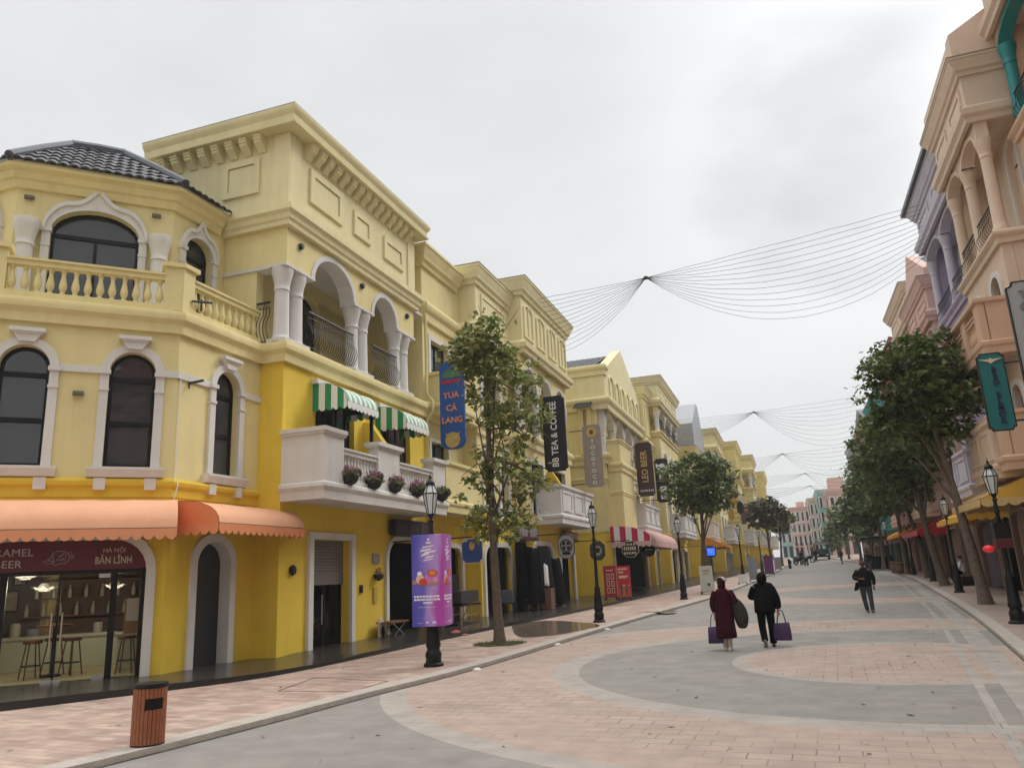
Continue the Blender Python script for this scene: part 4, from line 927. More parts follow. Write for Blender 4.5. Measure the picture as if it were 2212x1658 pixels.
# ---- fourth building
def far_house(name, label, X, y0, y1, zt, sd=1, mu=None, ml=None, mw=wh, tops=2, n=3, gable=None, balc=True, zl=0.0, depth=8, og=False, mt=None, mid=None, tmo='white'):
    r = thing(name, label, 'building', (X, y0, gz(y0)))
    mt = mt or mu
    F_, S_ = fronts(X, y0, sd); h = []; h2_ = []; wd = (y1-y0)/n; lo = 3.9+zl; mid = mid or zt-4.2
    for k in range(n): opening(r, h, F_, y0+wd*(k+(.15 if sd > 0 else .07)), y0+wd*(k+(.85 if sd > 0 else .93)), gz(y0)+.2, lo-.8, .35, .14 if sd > 0 else .09, depth=2, tm=tmo)
    front_wall(r, X, y0, y1, 0, lo, sd, ml, h, 'lower_wall')
    for zz in ([lo+.7] if mid-lo < 5 else [lo+.7, lo+4.1]):
        for k in range(n): window(r, h2_, F_, y0+wd*(k+.3), y0+wd*(k+.7), zz, zz+2.1, .45, bars=(zz+1.4,), tm='white2' if sd > 0 else 'white', key=False, caps=False)
    front_wall(r, X, y0, y1, lo, mid, sd, mu, h2_); mass(r, 'rear_wall', X, y0+.01, y1-.01, 0, mid, sd, mu, depth, .31)
    if tops == 2:
        arcade(r, X+sd*.05, y0, y1, mid-.02+.2, zt-2.7, zt-2.1, sd, n, mu, mw, depth=1.2, og=og); mass(r, 'rear_wall', X-sd*1.3, y0+.02, y1-.02, mid, zt-1.6, sd, mu, depth-2)
        top_box(r, X+sd*.15, y0, y1, zt-2.1, zt, sd, mt, nm=n, out=.35, corn=.55, base=True, depth=min(5, depth-1))
    else: top_box(r, X+sd*.1, y0, y1, mid, zt, sd, mt, nm=n, out=.35, depth=min(5, depth-1))
    ledge(r, X, y0, y1, lo-.1, lo+.3, sd, ml, .15); ledge(r, X, y0, y1, mid-.25, mid+.15, sd, mu, .22)
    if balc: bay_balcony(r, X, y0+wd*.4, y1-wd*.4, lo+.05, 1.0, sd, mw, bal=False, np_=n)
    if gable:
        mb = MB(); c = (y0+y1)/2; a, b = (X-sd*5), X+sd*.3
        mb.hexa([(a, y0, zt), (b, y0, zt), (b, y1, zt), (a, y1, zt), (a, c-.1, zt+gable), (b, c-.1, zt+gable), (b, c+.1, zt+gable), (a, c+.1, zt+gable)]); part('roof', mb, M['ridge'], r)
    return r
far_house('cream_building', 'plain cream building after the gabled one, with two flat stepped tops', -7.85, 56.0, 66, 15.6, 1, cr_, yl, tops=2, n=3, mt=cr2)
far_house('cream_building', 'lower cream wing tucked behind the stepped flat-topped building', -8.6, 53.7, 56.0, 14.4, 1, cr_, yl, tops=1, n=1, balc=False)
M['metal'] = mat('grey_metal_roof', (.30, .31, .33), .45, var=.12, scale=4)
r = far_house('cream_building', 'narrow cream building under a steep grey metal roof', -6.9, 68.0, 77, 12.0, 1, cr_, yl, tops=1, n=2)
mb = MB(); fr = Fr((-6.6, 0), (0, 1), (1, 0)); mb.prism(fr, [(67.8, 12.05), (77.2, 12.05), (77.2, 13.4), (74, 16.6), (72.5, 16.6), (67.8, 14.0)], -3.0, 0); part('roof', mb, M['metal'], r)
pr = [(-5.9, 79, 90, 15.2, 2), (-4.6, 91.5, 101, 15.6, 1), (-3.4, 103, 114, 15.4, 2), (-2.4, 116, 130, 14.6, 1)]
labs = ['yellowish cream building rising over the second street tree', 'cream building behind the row of magenta signs', 'pale building far down the left side, topped by one step', 'last and lowest cream building at the left bend of the street']
for (X, a, b, z, t), lb in zip(pr, labs): far_house('cream_building', lb, X, a, b, z, 1, cr_ if t == 2 else M['cream3'], yl, tops=t, n=3)
# ================================================================ RIGHT SIDE
def P(name, c): M[name] = stucco(name, c); return M[name]
peach = P('peach_stucco', (.64, .42, .29)); peachl = P('pale_peach_stucco', (.68, .53, .41)); lav = P('lavender_stucco', (.40, .36, .48)); lavl = P('pale_lavender_stucco', (.52, .49, .57)); pink = P('pink_stucco', (.56, .30, .27)); pinkl = P('pale_pink_stucco', (.62, .42, .37))
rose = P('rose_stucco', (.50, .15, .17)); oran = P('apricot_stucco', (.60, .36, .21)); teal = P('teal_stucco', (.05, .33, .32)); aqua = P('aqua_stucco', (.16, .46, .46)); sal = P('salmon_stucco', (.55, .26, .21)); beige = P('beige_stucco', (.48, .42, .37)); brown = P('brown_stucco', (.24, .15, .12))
M['tealp'] = mat('teal_paint', (.005, .22, .22), .4, var=.06)

M['brown_stone'] = stucco('brown_stone', (.30, .21, .17))
# R0, the nearest on the right: only its far end is in the picture
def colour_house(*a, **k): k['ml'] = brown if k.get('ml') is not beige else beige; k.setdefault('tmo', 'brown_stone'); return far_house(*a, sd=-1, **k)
r0 = colour_house('peach_building', 'nearest peach building on the right with teal columns, cut off by the picture edge', 8.0, 15.5, 24.9, 19.6, mu=peach, ml=peachl, mw=M['tealp'], n=3, mt=peachl, mid=14.0)
r1 = colour_house('peach_building', 'tall pale peach building with ogee arches and a chamfered gable top', 7.05, 25.2, 30.0, 17.0, mu=peachl, ml=peach, mw=peachl, n=2, mt=peachl, og=True, mid=11.0)
S_ = Fr((0, 25.0), (1, 0), (0, -1)); mb = MB(); mb.prism(S_, [(6.75, 17.0), (11.0, 17.0), (11.0, 18.9), (8.2, 18.75), (6.75, 17.9)], -.5, .0); part('gable_wall', mb, peachl, r1)
mb = MB(); mb.box(6.8, 7.1, 25.5, 30.2, 17.05, 17.9); part('front_parapet', mb, peachl, r1)
mb = MB(); tiles(mb, (8.6, 24.6, 15.0), (10.5, 24.6, 15.0), (8.6, 25.1, 16.8), (10.5, 25.1, 16.8)); part('roof', mb, brown, r1)
for zz in (4.1, 7.5): bay_balcony(r1, 7.05, 25.4, 29.6, zz, .9, -1, peach, bal=True, np_=2)
r2 = colour_house('lavender_building', 'lavender grey building with a bracketed dark eave', 7.65, 31.4, 38.2, 17.6, mu=lav, ml=peachl, mw=lavl, n=2, mt=lavl, mid=11.6)
mb = MB(); mb.box(7.0, 11.5, 30.9, 38.9, 17.66, 17.85); part('roof', mb, M['tile'], r2)
bay_balcony(r2, 7.65, 32, 37.6, 8.2, .9, -1, rose, bal=False, np_=2)
r3 = colour_house('pink_building', 'pink building with a grey tiled gable roof behind the lavender one', 7.85, 40.0, 46.0, 14.9, mu=pinkl, ml=pink, mw=pinkl, n=2, mt=pinkl, mid=9.6)
S_ = Fr((0, 40.0), (1, 0), (0, -1)); 
mb = MB(); mb.prism(Fr((7.85, 0), (0, 1), (-1, 0)), [(39.9, 14.95), (46.1, 14.95), (46.1, 15.2), (43.6, 17.4), (39.9, 15.4)], -.3, .1); part('gable_wall', mb, pinkl, r3)
mb = MB(); tiles(mb, (8.15, 39.9, 15.0), (12.5, 39.9, 15.0), (8.15, 43.6, 17.2), (12.5, 43.6, 17.2), .3, .4); part('roof', mb, M['slate'], r3)
r4 = colour_house('apricot_building', 'apricot building with a stepped box above the second right tree', 8.1, 46.6, 53.5, 16.9, mu=oran, ml=peach, mw=peachl, n=2, mt=peachl)
r5 = colour_house('rose_building', 'rose red building topping the row of trees on the right', 8.3, 54.5, 64.5, 15.8, mu=pink, ml=pink, mw=pinkl, n=3, mt=rose)
r6 = colour_house('teal_building', 'teal building half hidden by the dark tree crowns', 8.6, 66.5, 78.5, 15.3, mu=teal, ml=peach, mw=aqua, n=3, mt=teal)
r7 = colour_house('salmon_building', 'salmon house showing its gable over the farther tree crowns', 8.6, 80, 92, 15.0, mu=sal, ml=sal, mw=peachl, n=3, gable=1.8, tops=1)
r8 = colour_house('grey_building', 'pale grey building beyond the salmon gable, mostly behind trees', 8.6, 94, 106, 15.0, mu=lavl, ml=beige, mw=beige, n=3)
aqua_hazed = P('hazed_aqua_stucco', (.34, .55, .54)); teal_hazed = P('hazed_teal_stucco', (.20, .46, .45)); sal_hazed = P('hazed_salmon_stucco', (.62, .41, .36)); pink_hazed = P('hazed_pink_stucco', (.64, .48, .45))  # far house paints lightened: distance haze put into the colour
def block(name, label, x0, x1, y0, y1, z1, m, m2, nx, nz, pitch=None, top=None):
    r = thing(name, label, 'building', (x0, y0, gz(y0))); z0 = gz(y0)-.2
    S = Fr((0, y0), (1, 0), (0, -1)); h = []; wd = (x1-x0)/nx; hz = (z1-z0-1.2)/nz
    for i in range(nx):
        for k in range(nz):
            if k == 0: window(r, h, S, x0+wd*(i+.2), x0+wd*(i+.8), z0+.4, z0+2.9, 0, trim=0, key=False, sill=False)
            else: window(r, h, S, x0+wd*(i+.28), x0+wd*(i+.72), z0+hz*k+.9, z0+hz*k+2.5, .3 if (i+k) % 2 else 0, trim=.18, key=False, sill=False, caps=False)
    mb = MB(); mb.prism(S, rect(x0, x1, z0, z1), -.3, 0, h); part('front_wall', mb, m, r)
    mb = MB(); mb.box(x0, x1, y0+.31, y1, z0, z1); part('rear_wall', mb, m, r)
    trimrun('cornice', r, [(x0, y1), (x0, y0), (x1, y0), (x1, y1)], CORN(z1-.5, z1+.2, .35), m2)
    for k in range(1, nz): mb = MB(); mb.sweep(BAND_(z0+hz*k+.1, z0+hz*k+.4, .15), [(x0, y1), (x0, y0), (x1, y0)]); part('ledge', mb, m2, r)
    if top: mb = MB(); mb.box(x0+top[0], x0+top[1], y0+1, y0+5, z1+.2, z1+top[2]); part('roof_turret', mb, m2, r)
    F_ = Fr((x0, 0), (0, 1), (-1, 0))
    for k in range(1, nz):
        for j in range(2): window(r, None, F_, y0+1.5+j*4, y0+3+j*4, z0+hz*k+.9, z0+hz*k+2.5, 0, d=.12, trim=.15, key=False, sill=False, recess=.05)
    return r
def bx(u0, u1, vt, Y): a = PY(u0, vt, Y); b = PY(u1, vt, Y); return a.x, b.x, a.z
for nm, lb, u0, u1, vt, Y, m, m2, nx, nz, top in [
  ('salmon_building', 'tall salmon house at the far bend with a rounded turret top', 1786, 1840, 1062, 128, sal_hazed, sal_hazed, 3, 4, (.4, 2.6, 2.2)),
  ('aqua_building', 'bright aqua house between salmon and beige houses at the street bend', 1765, 1786, 1060, 136, teal_hazed, aqua_hazed, 2, 4, None),
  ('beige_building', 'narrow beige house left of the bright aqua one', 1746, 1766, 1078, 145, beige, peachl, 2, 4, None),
  ('pink_building', 'broad dusty pink house closing the view down the street', 1706, 1747, 1098, 155, pink_hazed, sal_hazed, 4, 4, (1.2, 2.6, 1.2)),
  ('aqua_building', 'pale aqua house at the very end, left of the pink ones', 1681, 1706, 1112, 168, aqua_hazed, aqua_hazed, 2, 3, None)]:
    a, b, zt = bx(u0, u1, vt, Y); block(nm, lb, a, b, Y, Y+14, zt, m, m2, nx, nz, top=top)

# the street goes on behind the viewer (it shows only as reflections and shade)
colour_house('peach_building', 'peach house on the right behind the viewer', 8.6, 2, 15.0, 16.5, mu=peachl, ml=peach, mw=peachl, n=3, mt=peach)
colour_house('pink_building', 'pink house farther behind the viewer on the right', 9.0, -14, 1.0, 16.0, mu=pinkl, ml=pink, mw=pinkl, n=3, mt=pink)
block('apricot_building', 'apricot house across the side street behind the viewer', -12, 8.0, -44, -36, 15.5, oran, peachl, 4, 4)
far_house('cream_building', 'cream house on the left behind the viewer', -14.5, -24, -6, 15.0, 1, cr_, yl, tops=1, n=3)
# ================================================================ AWNINGS
awning('long peach awning over the corner shop window, its scalloped valance orange', FM, -.12, 3.95, 3.66, 3.03, .95, M['peach_awn'], M['orange_awn'], mat('coral_canvas', (.70, .30, .15), .8, var=.05), 'peach awnings round the corner shop', scal=.2)
awning('short domed peach awning with an orange flank over the arched dark door', FW, 13.35, 16.4, 3.66, 3.14, 1.15, M['peach_awn'], M['orange_awn'], mat('orange_edge_canvas', (.72, .27, .12), .8, var=.05), 'peach awnings round the corner shop', scal=.2)
M['gw'] = stripes('green_white_stripes', (.22, .40, .27), (.70, .74, .69), .13, (0, 1, 0)); M['greenish'] = mat('pale_green_canvas', (.50, .60, .50), .8, var=.08)
M['gws'] = stripes('green_white_side', (.02, .24, .09), (.74, .75, .72), .19, (1, 0, 0))
for a0, a1, lb in ((17.35, 19.0, 'green and white striped awning on the yellow wall, nearer of the two'), (20.75, 22.3, 'green and white striped awning beside the cream link building')):
    r = awning(lb, FA, a0, a1, 7.02, 6.45, 1.05, M['gw'], M['gws'], M['gws'], 'striped awnings above the white balcony', val=.2, scal=.2, )
    mb = MB(); mb.fbox(FA, a0-.08, a1+.08, 7.02, 7.15, 0, .2); part('head_box', mb, M['white'], r)
M['rw'] = stripes('crimson_white_stripes', (.46, .012, .06), (.72, .68, .68), .32, (1, 0, 0)); M['pinkawn'] = mat('dusty_pink_canvas', (.52, .30, .28), .8, var=.06)
M['rwf'] = mat('pale_pink_canvas', (.58, .36, .34), .8, var=.06)
F9 = Fr((-9.0, 0), (0, 1), (1, 0))
awning('crimson and white striped awning with a pink canopy on the gabled building', F9, 42.0, 52.0, 4.15, 3.3, 2.2, M['pinkawn'], M['rw'], M['rwf'], val=.3, scal=.3)
M['amber'] = mat('amber_canvas', (.62, .25, .03), .8, var=.06)
awning('amber awning beyond the second street tree on the left', Fr((-6.9, 0), (0, 1), (1, 0)), 68.2, 76.5, 4.4, 3.6, 1.9, M['amber'], M['amber'], M['amber'], val=.25, scal=.4, dome=False)
FR = Fr((7.05, 0), (0, 1), (-1, 0)); M['yawn'] = mat('golden_canvas', (.66, .37, .05), .8, var=.06); M['yawn2'] = mat('straw_canvas', (.62, .43, .19), .8, var=.06)
awning('golden yellow awning over the shop beside the near right lamp post', FR, 25.6, 29.8, 4.1, 3.35, 1.7, M['yawn2'], M['yawn'], M['yawn2'], val=.24, scal=.3, dome=False)
awning('straw and gold awning hung from the nearest peach building', Fr((8.0, 0), (0, 1), (-1, 0)), 19.2, 24.6, 4.25, 3.4, 1.7, M['yawn2'], M['yawn'], M['yawn2'], val=.24, scal=.3, dome=False)
awning('yellow awning glimpsed between the right tree trunks', Fr((7.65, 0), (0, 1), (-1, 0)), 32, 38, 3.9, 3.2, 1.5, M['yawn'], M['yawn'], M['yawn'], val=.2, scal=.3, dome=False)
awning('red awning deep in the shade of the right row of trees', Fr((8.0, 0), (0, 1), (-1, 0)), 47, 53, 3.8, 3.2, 1.4, mat('dark_red_canvas', (.22, .02, .02), .8), M['red'], M['red'], val=.3, scal=.3, dome=False)
awning('amber awning farther down behind the tree trunks', Fr((8.2, 0), (0, 1), (-1, 0)), 56, 63, 4.0, 3.3, 1.4, M['amber'], M['yawn'], M['amber'], val=.2, scal=.3, dome=False)
# ================================================================ LAMP POSTS
def lamp_proto(label, grp):
    r = thing('street_lamp', label, 'street lamp', (0, 0, 0), grp)
    mb = MB(); mb.lathe((0,0,0), [(.25,0),(.25,.05),(.20,.08),(.19,.16),(.205,.2),(.20,.27),(.165,.32),(.155,.36),(.18,.40),(.19,.44),(.175,.5),(.135,.95),(.115,1.05),(.125,1.10),(.085,1.18),(.07,1.3),(.058,2.7),(.075,2.74),(.075,2.78),(.055,2.82),(.05,3.02)], 14); part('post', mb, M['lampiron'], r, smooth=40)
    mb = MB(); mb.lathe((0,0,0), [(.05,3.02),(.09,3.06),(.04,3.10),(.07,3.16),(.10,3.2)], 10)
    for k in range(6):
        a = math.pi/3*k+.3; c, s = math.cos(a), math.sin(a)
        mb.tube([(.10*c,.10*s,3.2),(.20*c,.20*s,3.66)], .013, 5); mb.tube([(.20*c,.20*s,3.66),(.10*c,.10*s,3.86)], .013, 5)
        a2 = a+math.pi/3; mb.tube([(.20*c,.20*s,3.66),(.2*math.cos(a2),.2*math.sin(a2),3.66)], .014, 5); mb.tube([(.1*c,.1*s,3.2),(.1*math.cos(a2),.1*math.sin(a2),3.2)], .013, 5)
    part('lantern_frame', mb, M['lampiron'], r)
    mb = MB(); mb.rings([[(q*math.cos(math.pi/3*k+.3), q*math.sin(math.pi/3*k+.3), z) for k in range(6)] for q, z in ((.092,3.21),(.19,3.65),(.096,3.85))]); part('lantern_glass', mb, M['lampglass'], r)
    mb = MB(); mb.lathe((0,0,0), [(.115,3.84),(.12,3.9),(.10,3.93),(.05,3.97),(.03,4.0),(.04,4.03),(.012,4.07),(.008,4.14)], 10); part('lantern_cap', mb, M['lampiron'], r, smooth=40)
    for ch in r.children:
        for v in ch.data.vertices: v.co.x *= .8; v.co.y *= .8; v.co.z *= .94
    return r
lampL = [((937,1438), 'black lamp post carrying the purple advertising box'), ((1295,1343), 'black lamp post between the big leafy tree and the red menu boards'), ((1478,1294), 'black lamp post standing behind the white sandwich board'), ((1607,1258), 'slim black lamp post beside the grey kiosk board'), ((1648,1241), 'fifth black lamp post along the left kerb, beyond the amber awning')]
lampR = [((2200,1346), 'lamp post at the right picture edge with a dark box and red lantern'), ((2073,1279), 'right lamp post just behind the nearest leaning tree trunk'), ((2017,1255), 'right lamp post between the second and third tree trunks'), ((1975,1241), 'right lamp post near the brown barrels'), ((1925,1231), 'faint lamp post deep among the right trunks')]
lp = None; LAMPS = []
for (uv, lb) in lampL+lampR:
    p = PG(*uv, PAV)
    if lp is None: lp = lamp_proto(lb, 'black lantern lamp posts'); lp.location = p; LAMPS.append(lp)
    else: LAMPS.append(clone(lp, p, random.uniform(0, 1), lb, 'black lantern lamp posts'))
# ---- purple advertising box on the first lamp
p = LAMPS[0].location
def advert_mat():
    m = bpy.data.materials.new('advert_print'); m.use_nodes = True; t = m.node_tree; b = t.nodes['Principled BSDF']; n = t.nodes.new; l = t.links.new
    tcx = n('ShaderNodeTexCoord'); sx = n('ShaderNodeSeparateXYZ'); l(tcx.outputs['Generated'], sx.inputs[0])
    ns = n('ShaderNodeTexNoise'); ns.inputs['Scale'].default_value = 1.6; l(tcx.outputs['Generated'], ns.inputs['Vector'])
    a = n('ShaderNodeMath'); a.operation = 'ADD'; l(sx.outputs['X'], a.inputs[0]); l(ns.outputs['Fac'], a.inputs[1])
    a2 = n('ShaderNodeMath'); a2.operation = 'SUBTRACT'; l(a.outputs[0], a2.inputs[0]); a2.inputs[1].default_value = .45
    r = n('ShaderNodeValToRGB'); l(a2.outputs[0], r.inputs[0]); e = r.color_ramp.elements
    e[0].position = .05; e[0].color = (.035, .045, .34, 1); e[1].position = .95; e[1].color = (.40, .05, .36, 1); x = e.new(.45); x.color = (.12, .10, .46, 1); x = e.new(.7); x.color = (.42, .26, .62, 1)
    l(r.outputs[0], b.inputs['Base Color']); b.inputs['Roughness'].default_value = .35; return m
yaw = R_(8); ux = Vector((math.cos(yaw), math.sin(yaw))); uy = Vector((-math.sin(yaw), math.cos(yaw)))
ad = thing('advertising_box', 'purple and blue ice cream advertising box fixed round the lamp post', 'advertising box', (p.x, p.y, p.z+.75))
def cpt(a, b): q = Vector((p.x, p.y))+ux*a+uy*b; return q
hw_ = .33; mb = MB(); zb, zt = p.z+.78, p.z+2.58
mb.rings([[Vector((*cpt(a*hw_, b*hw_), z)) for a, b in ((-1,-1),(1,-1),(1,1),(-1,1))] for z in (zb, zt)]); part('printed_box', mb, advert_mat(), ad, bevel=.01)
AF = Fr(cpt(-hw_, -hw_), ux, -uy); AR = Fr(cpt(hw_, -hw_), uy, ux); W_ = 2*hw_
def blob(fr, a, z, ra, rz, d, k=14): mb = MB(); mb.prism(fr, [(a+ra*math.cos(2*math.pi*i/k), z+rz*math.sin(2*math.pi*i/k)) for i in range(k)], 0, d); return mb
def m_(n, c): return mat(n, c, .4, var=0)
pk, cr__, rd_, gd_, wt_ = m_('scoop_pink', (.55, .16, .42)), m_('scoop_cream', (.68, .46, .36)), m_('sauce_red', (.5, .05, .02)), m_('biscuit', (.36, .20, .11)), m_('white_print', (.78, .75, .82))
for fr, k0 in ((AF, 0), (AR, 1)):
    for (a, z, ra, rz, d, mm) in ((.18, .92, .085, .10, .004, cr__), (.24, .86, .09, .075, .005, rd_), (.42, .93, .15, .12, .004, pk), (.44, 1.03, .11, .07, .006, rd_), (.44, 1.03, .075, .045, .008, m_('sauce_orange', (.7, .22, .05))), (.44, .82, .13, .035, .005, gd_), (.06, .86, .05, .05, .004, gd_), (.17, 1.03, .05, .04, .006, wt_), (.50, .90, .05, .05, .006, m_('scoop_rose', (.62, .30, .50)))):
        part('picture', blob(fr, a, zb+z, ra, rz, d), mm, ad)
    mb = MB()
    for (x0, x1, z0, w_) in ((.22,.46,1.53,.02),(.18,.40,1.46,.03),(.26,.50,1.42,.03),(.20,.36,1.37,.035),(.28,.46,1.32,.03),(.24,.44,1.27,.02)): mb.prism(fr, [(x0, zb+z0), (x1, zb+z0+.03), (x1+.03, zb+z0+.03+w_), (x0+.04, zb+z0+w_+.01)], 0, .004)
    mb.prism(fr, [(.34, zb+1.68), (.39, zb+1.68), (.39, zb+1.72), (.34, zb+1.72)], 0, .004); mb.prism(fr, [(.31, zb+1.62), (.42, zb+1.62), (.40, zb+1.65), (.31, zb+1.65)], 0, .004)
    random.seed(5+k0)
    for z in (.58, .52): 
        x = .05
        while x < .58: w_ = random.uniform(.02, .06); mb.fbox(fr, x, x+w_, zb+z-.018, zb+z+.018, 0, .004); x += w_+.012
    x = .24
    while x < .40: mb.fbox(fr, x, x+.03, zb+.44, zb+.475, 0, .004); x += .04
    mb.fbox(fr, .13, .50, zb+.37, zb+.376, 0, .004); mb.fbox(fr, .12, .22, zb+.07, zb+.075, 0, .004); mb.prism(fr, [(.42, zb+.065), (.50, zb+.065), (.49, zb+.095), (.43, zb+.095)], 0, .004); mb.fbox(fr, .29, .34, zb+.065, zb+.095, 0, .004)
    part('print_lettering', mb, wt_, ad)
# ================================================================ LITTER BIN
p = PG(318, 1608, PAV)
r = thing('litter_bin', 'round litter bin with red brown slats and a dark lid by the kerb', 'bin', p); q = Vector(p)
mb = MB()
mb.lathe(q, [(.215,.02),(.215,.78)], 24); body = part('liner', mb, M['black'], r, smooth=40)
BS = .80; fw = math.atan2(-p.y, -p.x)
for k in range(26):
    a = 2*math.pi*k/26+fw+.07; da = abs(math.atan2(math.sin(a-fw-.35), math.cos(a-fw-.35))); c, s = math.cos(a), math.sin(a); t = Vector((-s, c, 0))*.0245; n_ = Vector((c, s, 0))
    for z0, z1 in (((.03, .50), (.66, .80)) if da < .62 else ((.03, .80),)):
        mb = MB(); rr = .222
        mb.hexa([q+n_*(rr-.012)*1-t+Vector((0,0,z0)), q+n_*(rr-.012)+t+Vector((0,0,z0)), q+n_*(rr+.012)+t+Vector((0,0,z0)), q+n_*(rr+.012)-t+Vector((0,0,z0)), q+n_*(rr-.012)-t+Vector((0,0,z1)), q+n_*(rr-.012)+t+Vector((0,0,z1)), q+n_*(rr+.012)+t+Vector((0,0,z1)), q+n_*(rr+.012)-t+Vector((0,0,z1))]); part('slat', mb, M['binwood'], r)
mb = MB(); mb.lathe(q, [(.245,.80),(.25,.83),(.24,.86),(.12,.87)], 28); part('lid', mb, M['lampiron'], r, smooth=40)
mb = MB(); mb.lathe(q, [(.235,0),(.235,.035)], 24); part('base', mb, M['lampiron'], r)
for ch in r.children:
    for v in ch.data.vertices: v.co *= .8
# ================================================================ FLOWER POTS ON THE BALCONY
M['petal'] = leaf_mat('mauve_petals', (.30, .10, .17), (.46, .24, .29)); M['pot'] = mat('black_plastic_pot', (.012, .012, .012), .5, var=.1)
labs = ['flower pot nearest the balcony corner, with the brightest pink blooms', 'second flower pot from the balcony corner with small dusty blooms', 'middle flower pot with leaves spilling right, beside the balcony pier', 'flower pot behind the lantern of the first lamp post', 'last flower pot with dry stalks at the far balcony end']
for k, (uv, lb) in enumerate(zip(((753,1043),(805,1050),(850,1056),(899,1068),(952,1080)), labs)):
    c = PX(uv[0], uv[1], XB+.02); c.z = 4.215; rnd = random.Random(k)
    r = thing('flower_pot', lb, 'flower pot', c, 'flower pots along the white balcony')
    mb = MB(); mb.lathe(c, [(.12,0),(.20,.05),(.25,.15),(.265,.22),(.24,.22)], 14); part('pot', mb, M['pot'], r, smooth=40)
    for nm, n, m, zz, rr, sz in (('foliage', 170, M['leaf2'], .26, .33, .055), ('blossoms', 330, M['petal'] if k < 4 else M['leaf3'], .33, .30, .04)):
        mb = MB()
        for i in range(n):
            d = Vector((rnd.gauss(0, 1), rnd.gauss(0, 1), rnd.gauss(0, .7))).normalized()*rr*rnd.uniform(.5, 1); o = c+Vector((0, 0, zz))+Vector((d.x, d.y, d.z*.62))
            a = Vector((rnd.gauss(0,1), rnd.gauss(0,1), rnd.gauss(0,1))).normalized(); b = a.orthogonal().normalized()
            mb.add([o-a*sz, o+b*sz*.7, o+a*sz, o-b*sz*.7], [(0,1,2,3)])
        part(nm, mb, m, r, recalc=False)
# ================================================================ TREES
def tree(name, label, base, top, h_crown, blobs, n, ls, lm, bark, seed, r0=.17, grp=None, branches=9, up=.35):
    rnd = random.Random(seed); base = Vector(base); top = Vector(top)
    r = thing(name, label, 'tree', base, grp)
    path = [base, base.lerp(top, .25)+Vector((rnd.uniform(-.06,.06), rnd.uniform(-.06,.06), 0)), base.lerp(top, .55)+Vector((rnd.uniform(-.1,.1), rnd.uniform(-.1,.1), 0)), top]
    path = catmull(path, 5); mb = MB(); m = len(path)
    mb.tube(path, [r0*(1.35 if i == 0 else 1.12 if i == 1 else 1)*(1-.62*i/(m-1)) for i in range(m)], 9)
    ends = []
    for k in range(branches):
        t = rnd.uniform(.55, .98); s = path[int(t*(m-1))]; bl = rnd.choice(blobs); c = Vector(bl[0])+Vector([rnd.uniform(-1,1)*q*.7 for q in bl[1]])
        mid = s.lerp(c, .5)+Vector((0,0,.15)); rb = r0*.42*(1-.5*t); mb.tube(catmull([s, mid, c], 4), [rb*(1-.75*i/8) for i in range(9)], 6)
        for j in range(3):
            c2 = c+Vector((rnd.gauss(0,.5), rnd.gauss(0,.5), rnd.gauss(.1,.35))); mb.tube([mid.lerp(c, rnd.uniform(.3,.9)), c2], [rb*.4, rb*.12], 4)
    part('trunk', mb, bark, r, smooth=60)
    mb = MB(); tot = sum(b[2] for b in blobs)
    for bc, br_, wt in blobs:
        bc = Vector(bc); nb = int(n*wt/tot); ncl = max(4, nb//16)
        for ci in range(ncl):
            d = Vector((rnd.gauss(0,1), rnd.gauss(0,1), rnd.gauss(0,1))).normalized()*(rnd.random()**.42); cc = bc+Vector((d.x*br_[0], d.y*br_[1], d.z*br_[2])); cr = rnd.uniform(.12, .33)*max(.7, min(br_))*.8
            for i in range(nb//ncl):
                o = cc+Vector((rnd.gauss(0, cr), rnd.gauss(0, cr), rnd.gauss(0, cr*.45)))
                a = Vector((rnd.gauss(0,1), rnd.gauss(0,1), rnd.gauss(-.15,.5))).normalized(); b = a.cross(Vector((rnd.gauss(0,.5), rnd.gauss(0,.5), 1))).normalized(); s = ls*rnd.uniform(.65, 1.3); dn = Vector((0,0,-s*.18))
                mb.add([o, o+a*s*.5+b*s*.36+dn*.3, o+a*s+dn, o+a*s*.5-b*s*.36+dn*.3], [(0,1,2,3)])
    part('crown', mb, lm, r, recalc=False); return r
b = PG(1080, 1390, PAV)
def at(u, v): return PY(u, v, b.y)
def bl(u, v, ru, rv, w_, dy=0, dd=1.0): c = PY(u, v, b.y+dy); k = (b.y+dy)/1675*1.12; return (c, (ru*k, dd, rv*k), w_)
tree('street_tree', 'tall thin leafy street tree with an airy crown beside the purple box', b, at(1048, 780), 0,
     [bl(1045, 715, 42, 38, 1.3), bl(1030, 760, 70, 42, 2.6), bl(1075, 790, 85, 45, 2.6, .3), bl(1010, 790, 34, 30, .7), bl(1120, 830, 50, 45, 1.1), bl(1100, 910, 55, 70, 1.5, .2), bl(1045, 880, 45, 60, 1.0), bl(1145, 900, 40, 55, .8), bl(1110, 1020, 70, 60, 1.6), bl(1040, 1010, 42, 60, .8), bl(1150, 1040, 40, 40, .5), bl(1030, 1105, 55, 45, 1.0), bl(1120, 1110, 50, 40, .9), bl(1060, 1160, 60, 25, .5)],
     4300, .17, M['leaf'], M['bark'], 3, .135, 'street trees along the left pavement', 20)
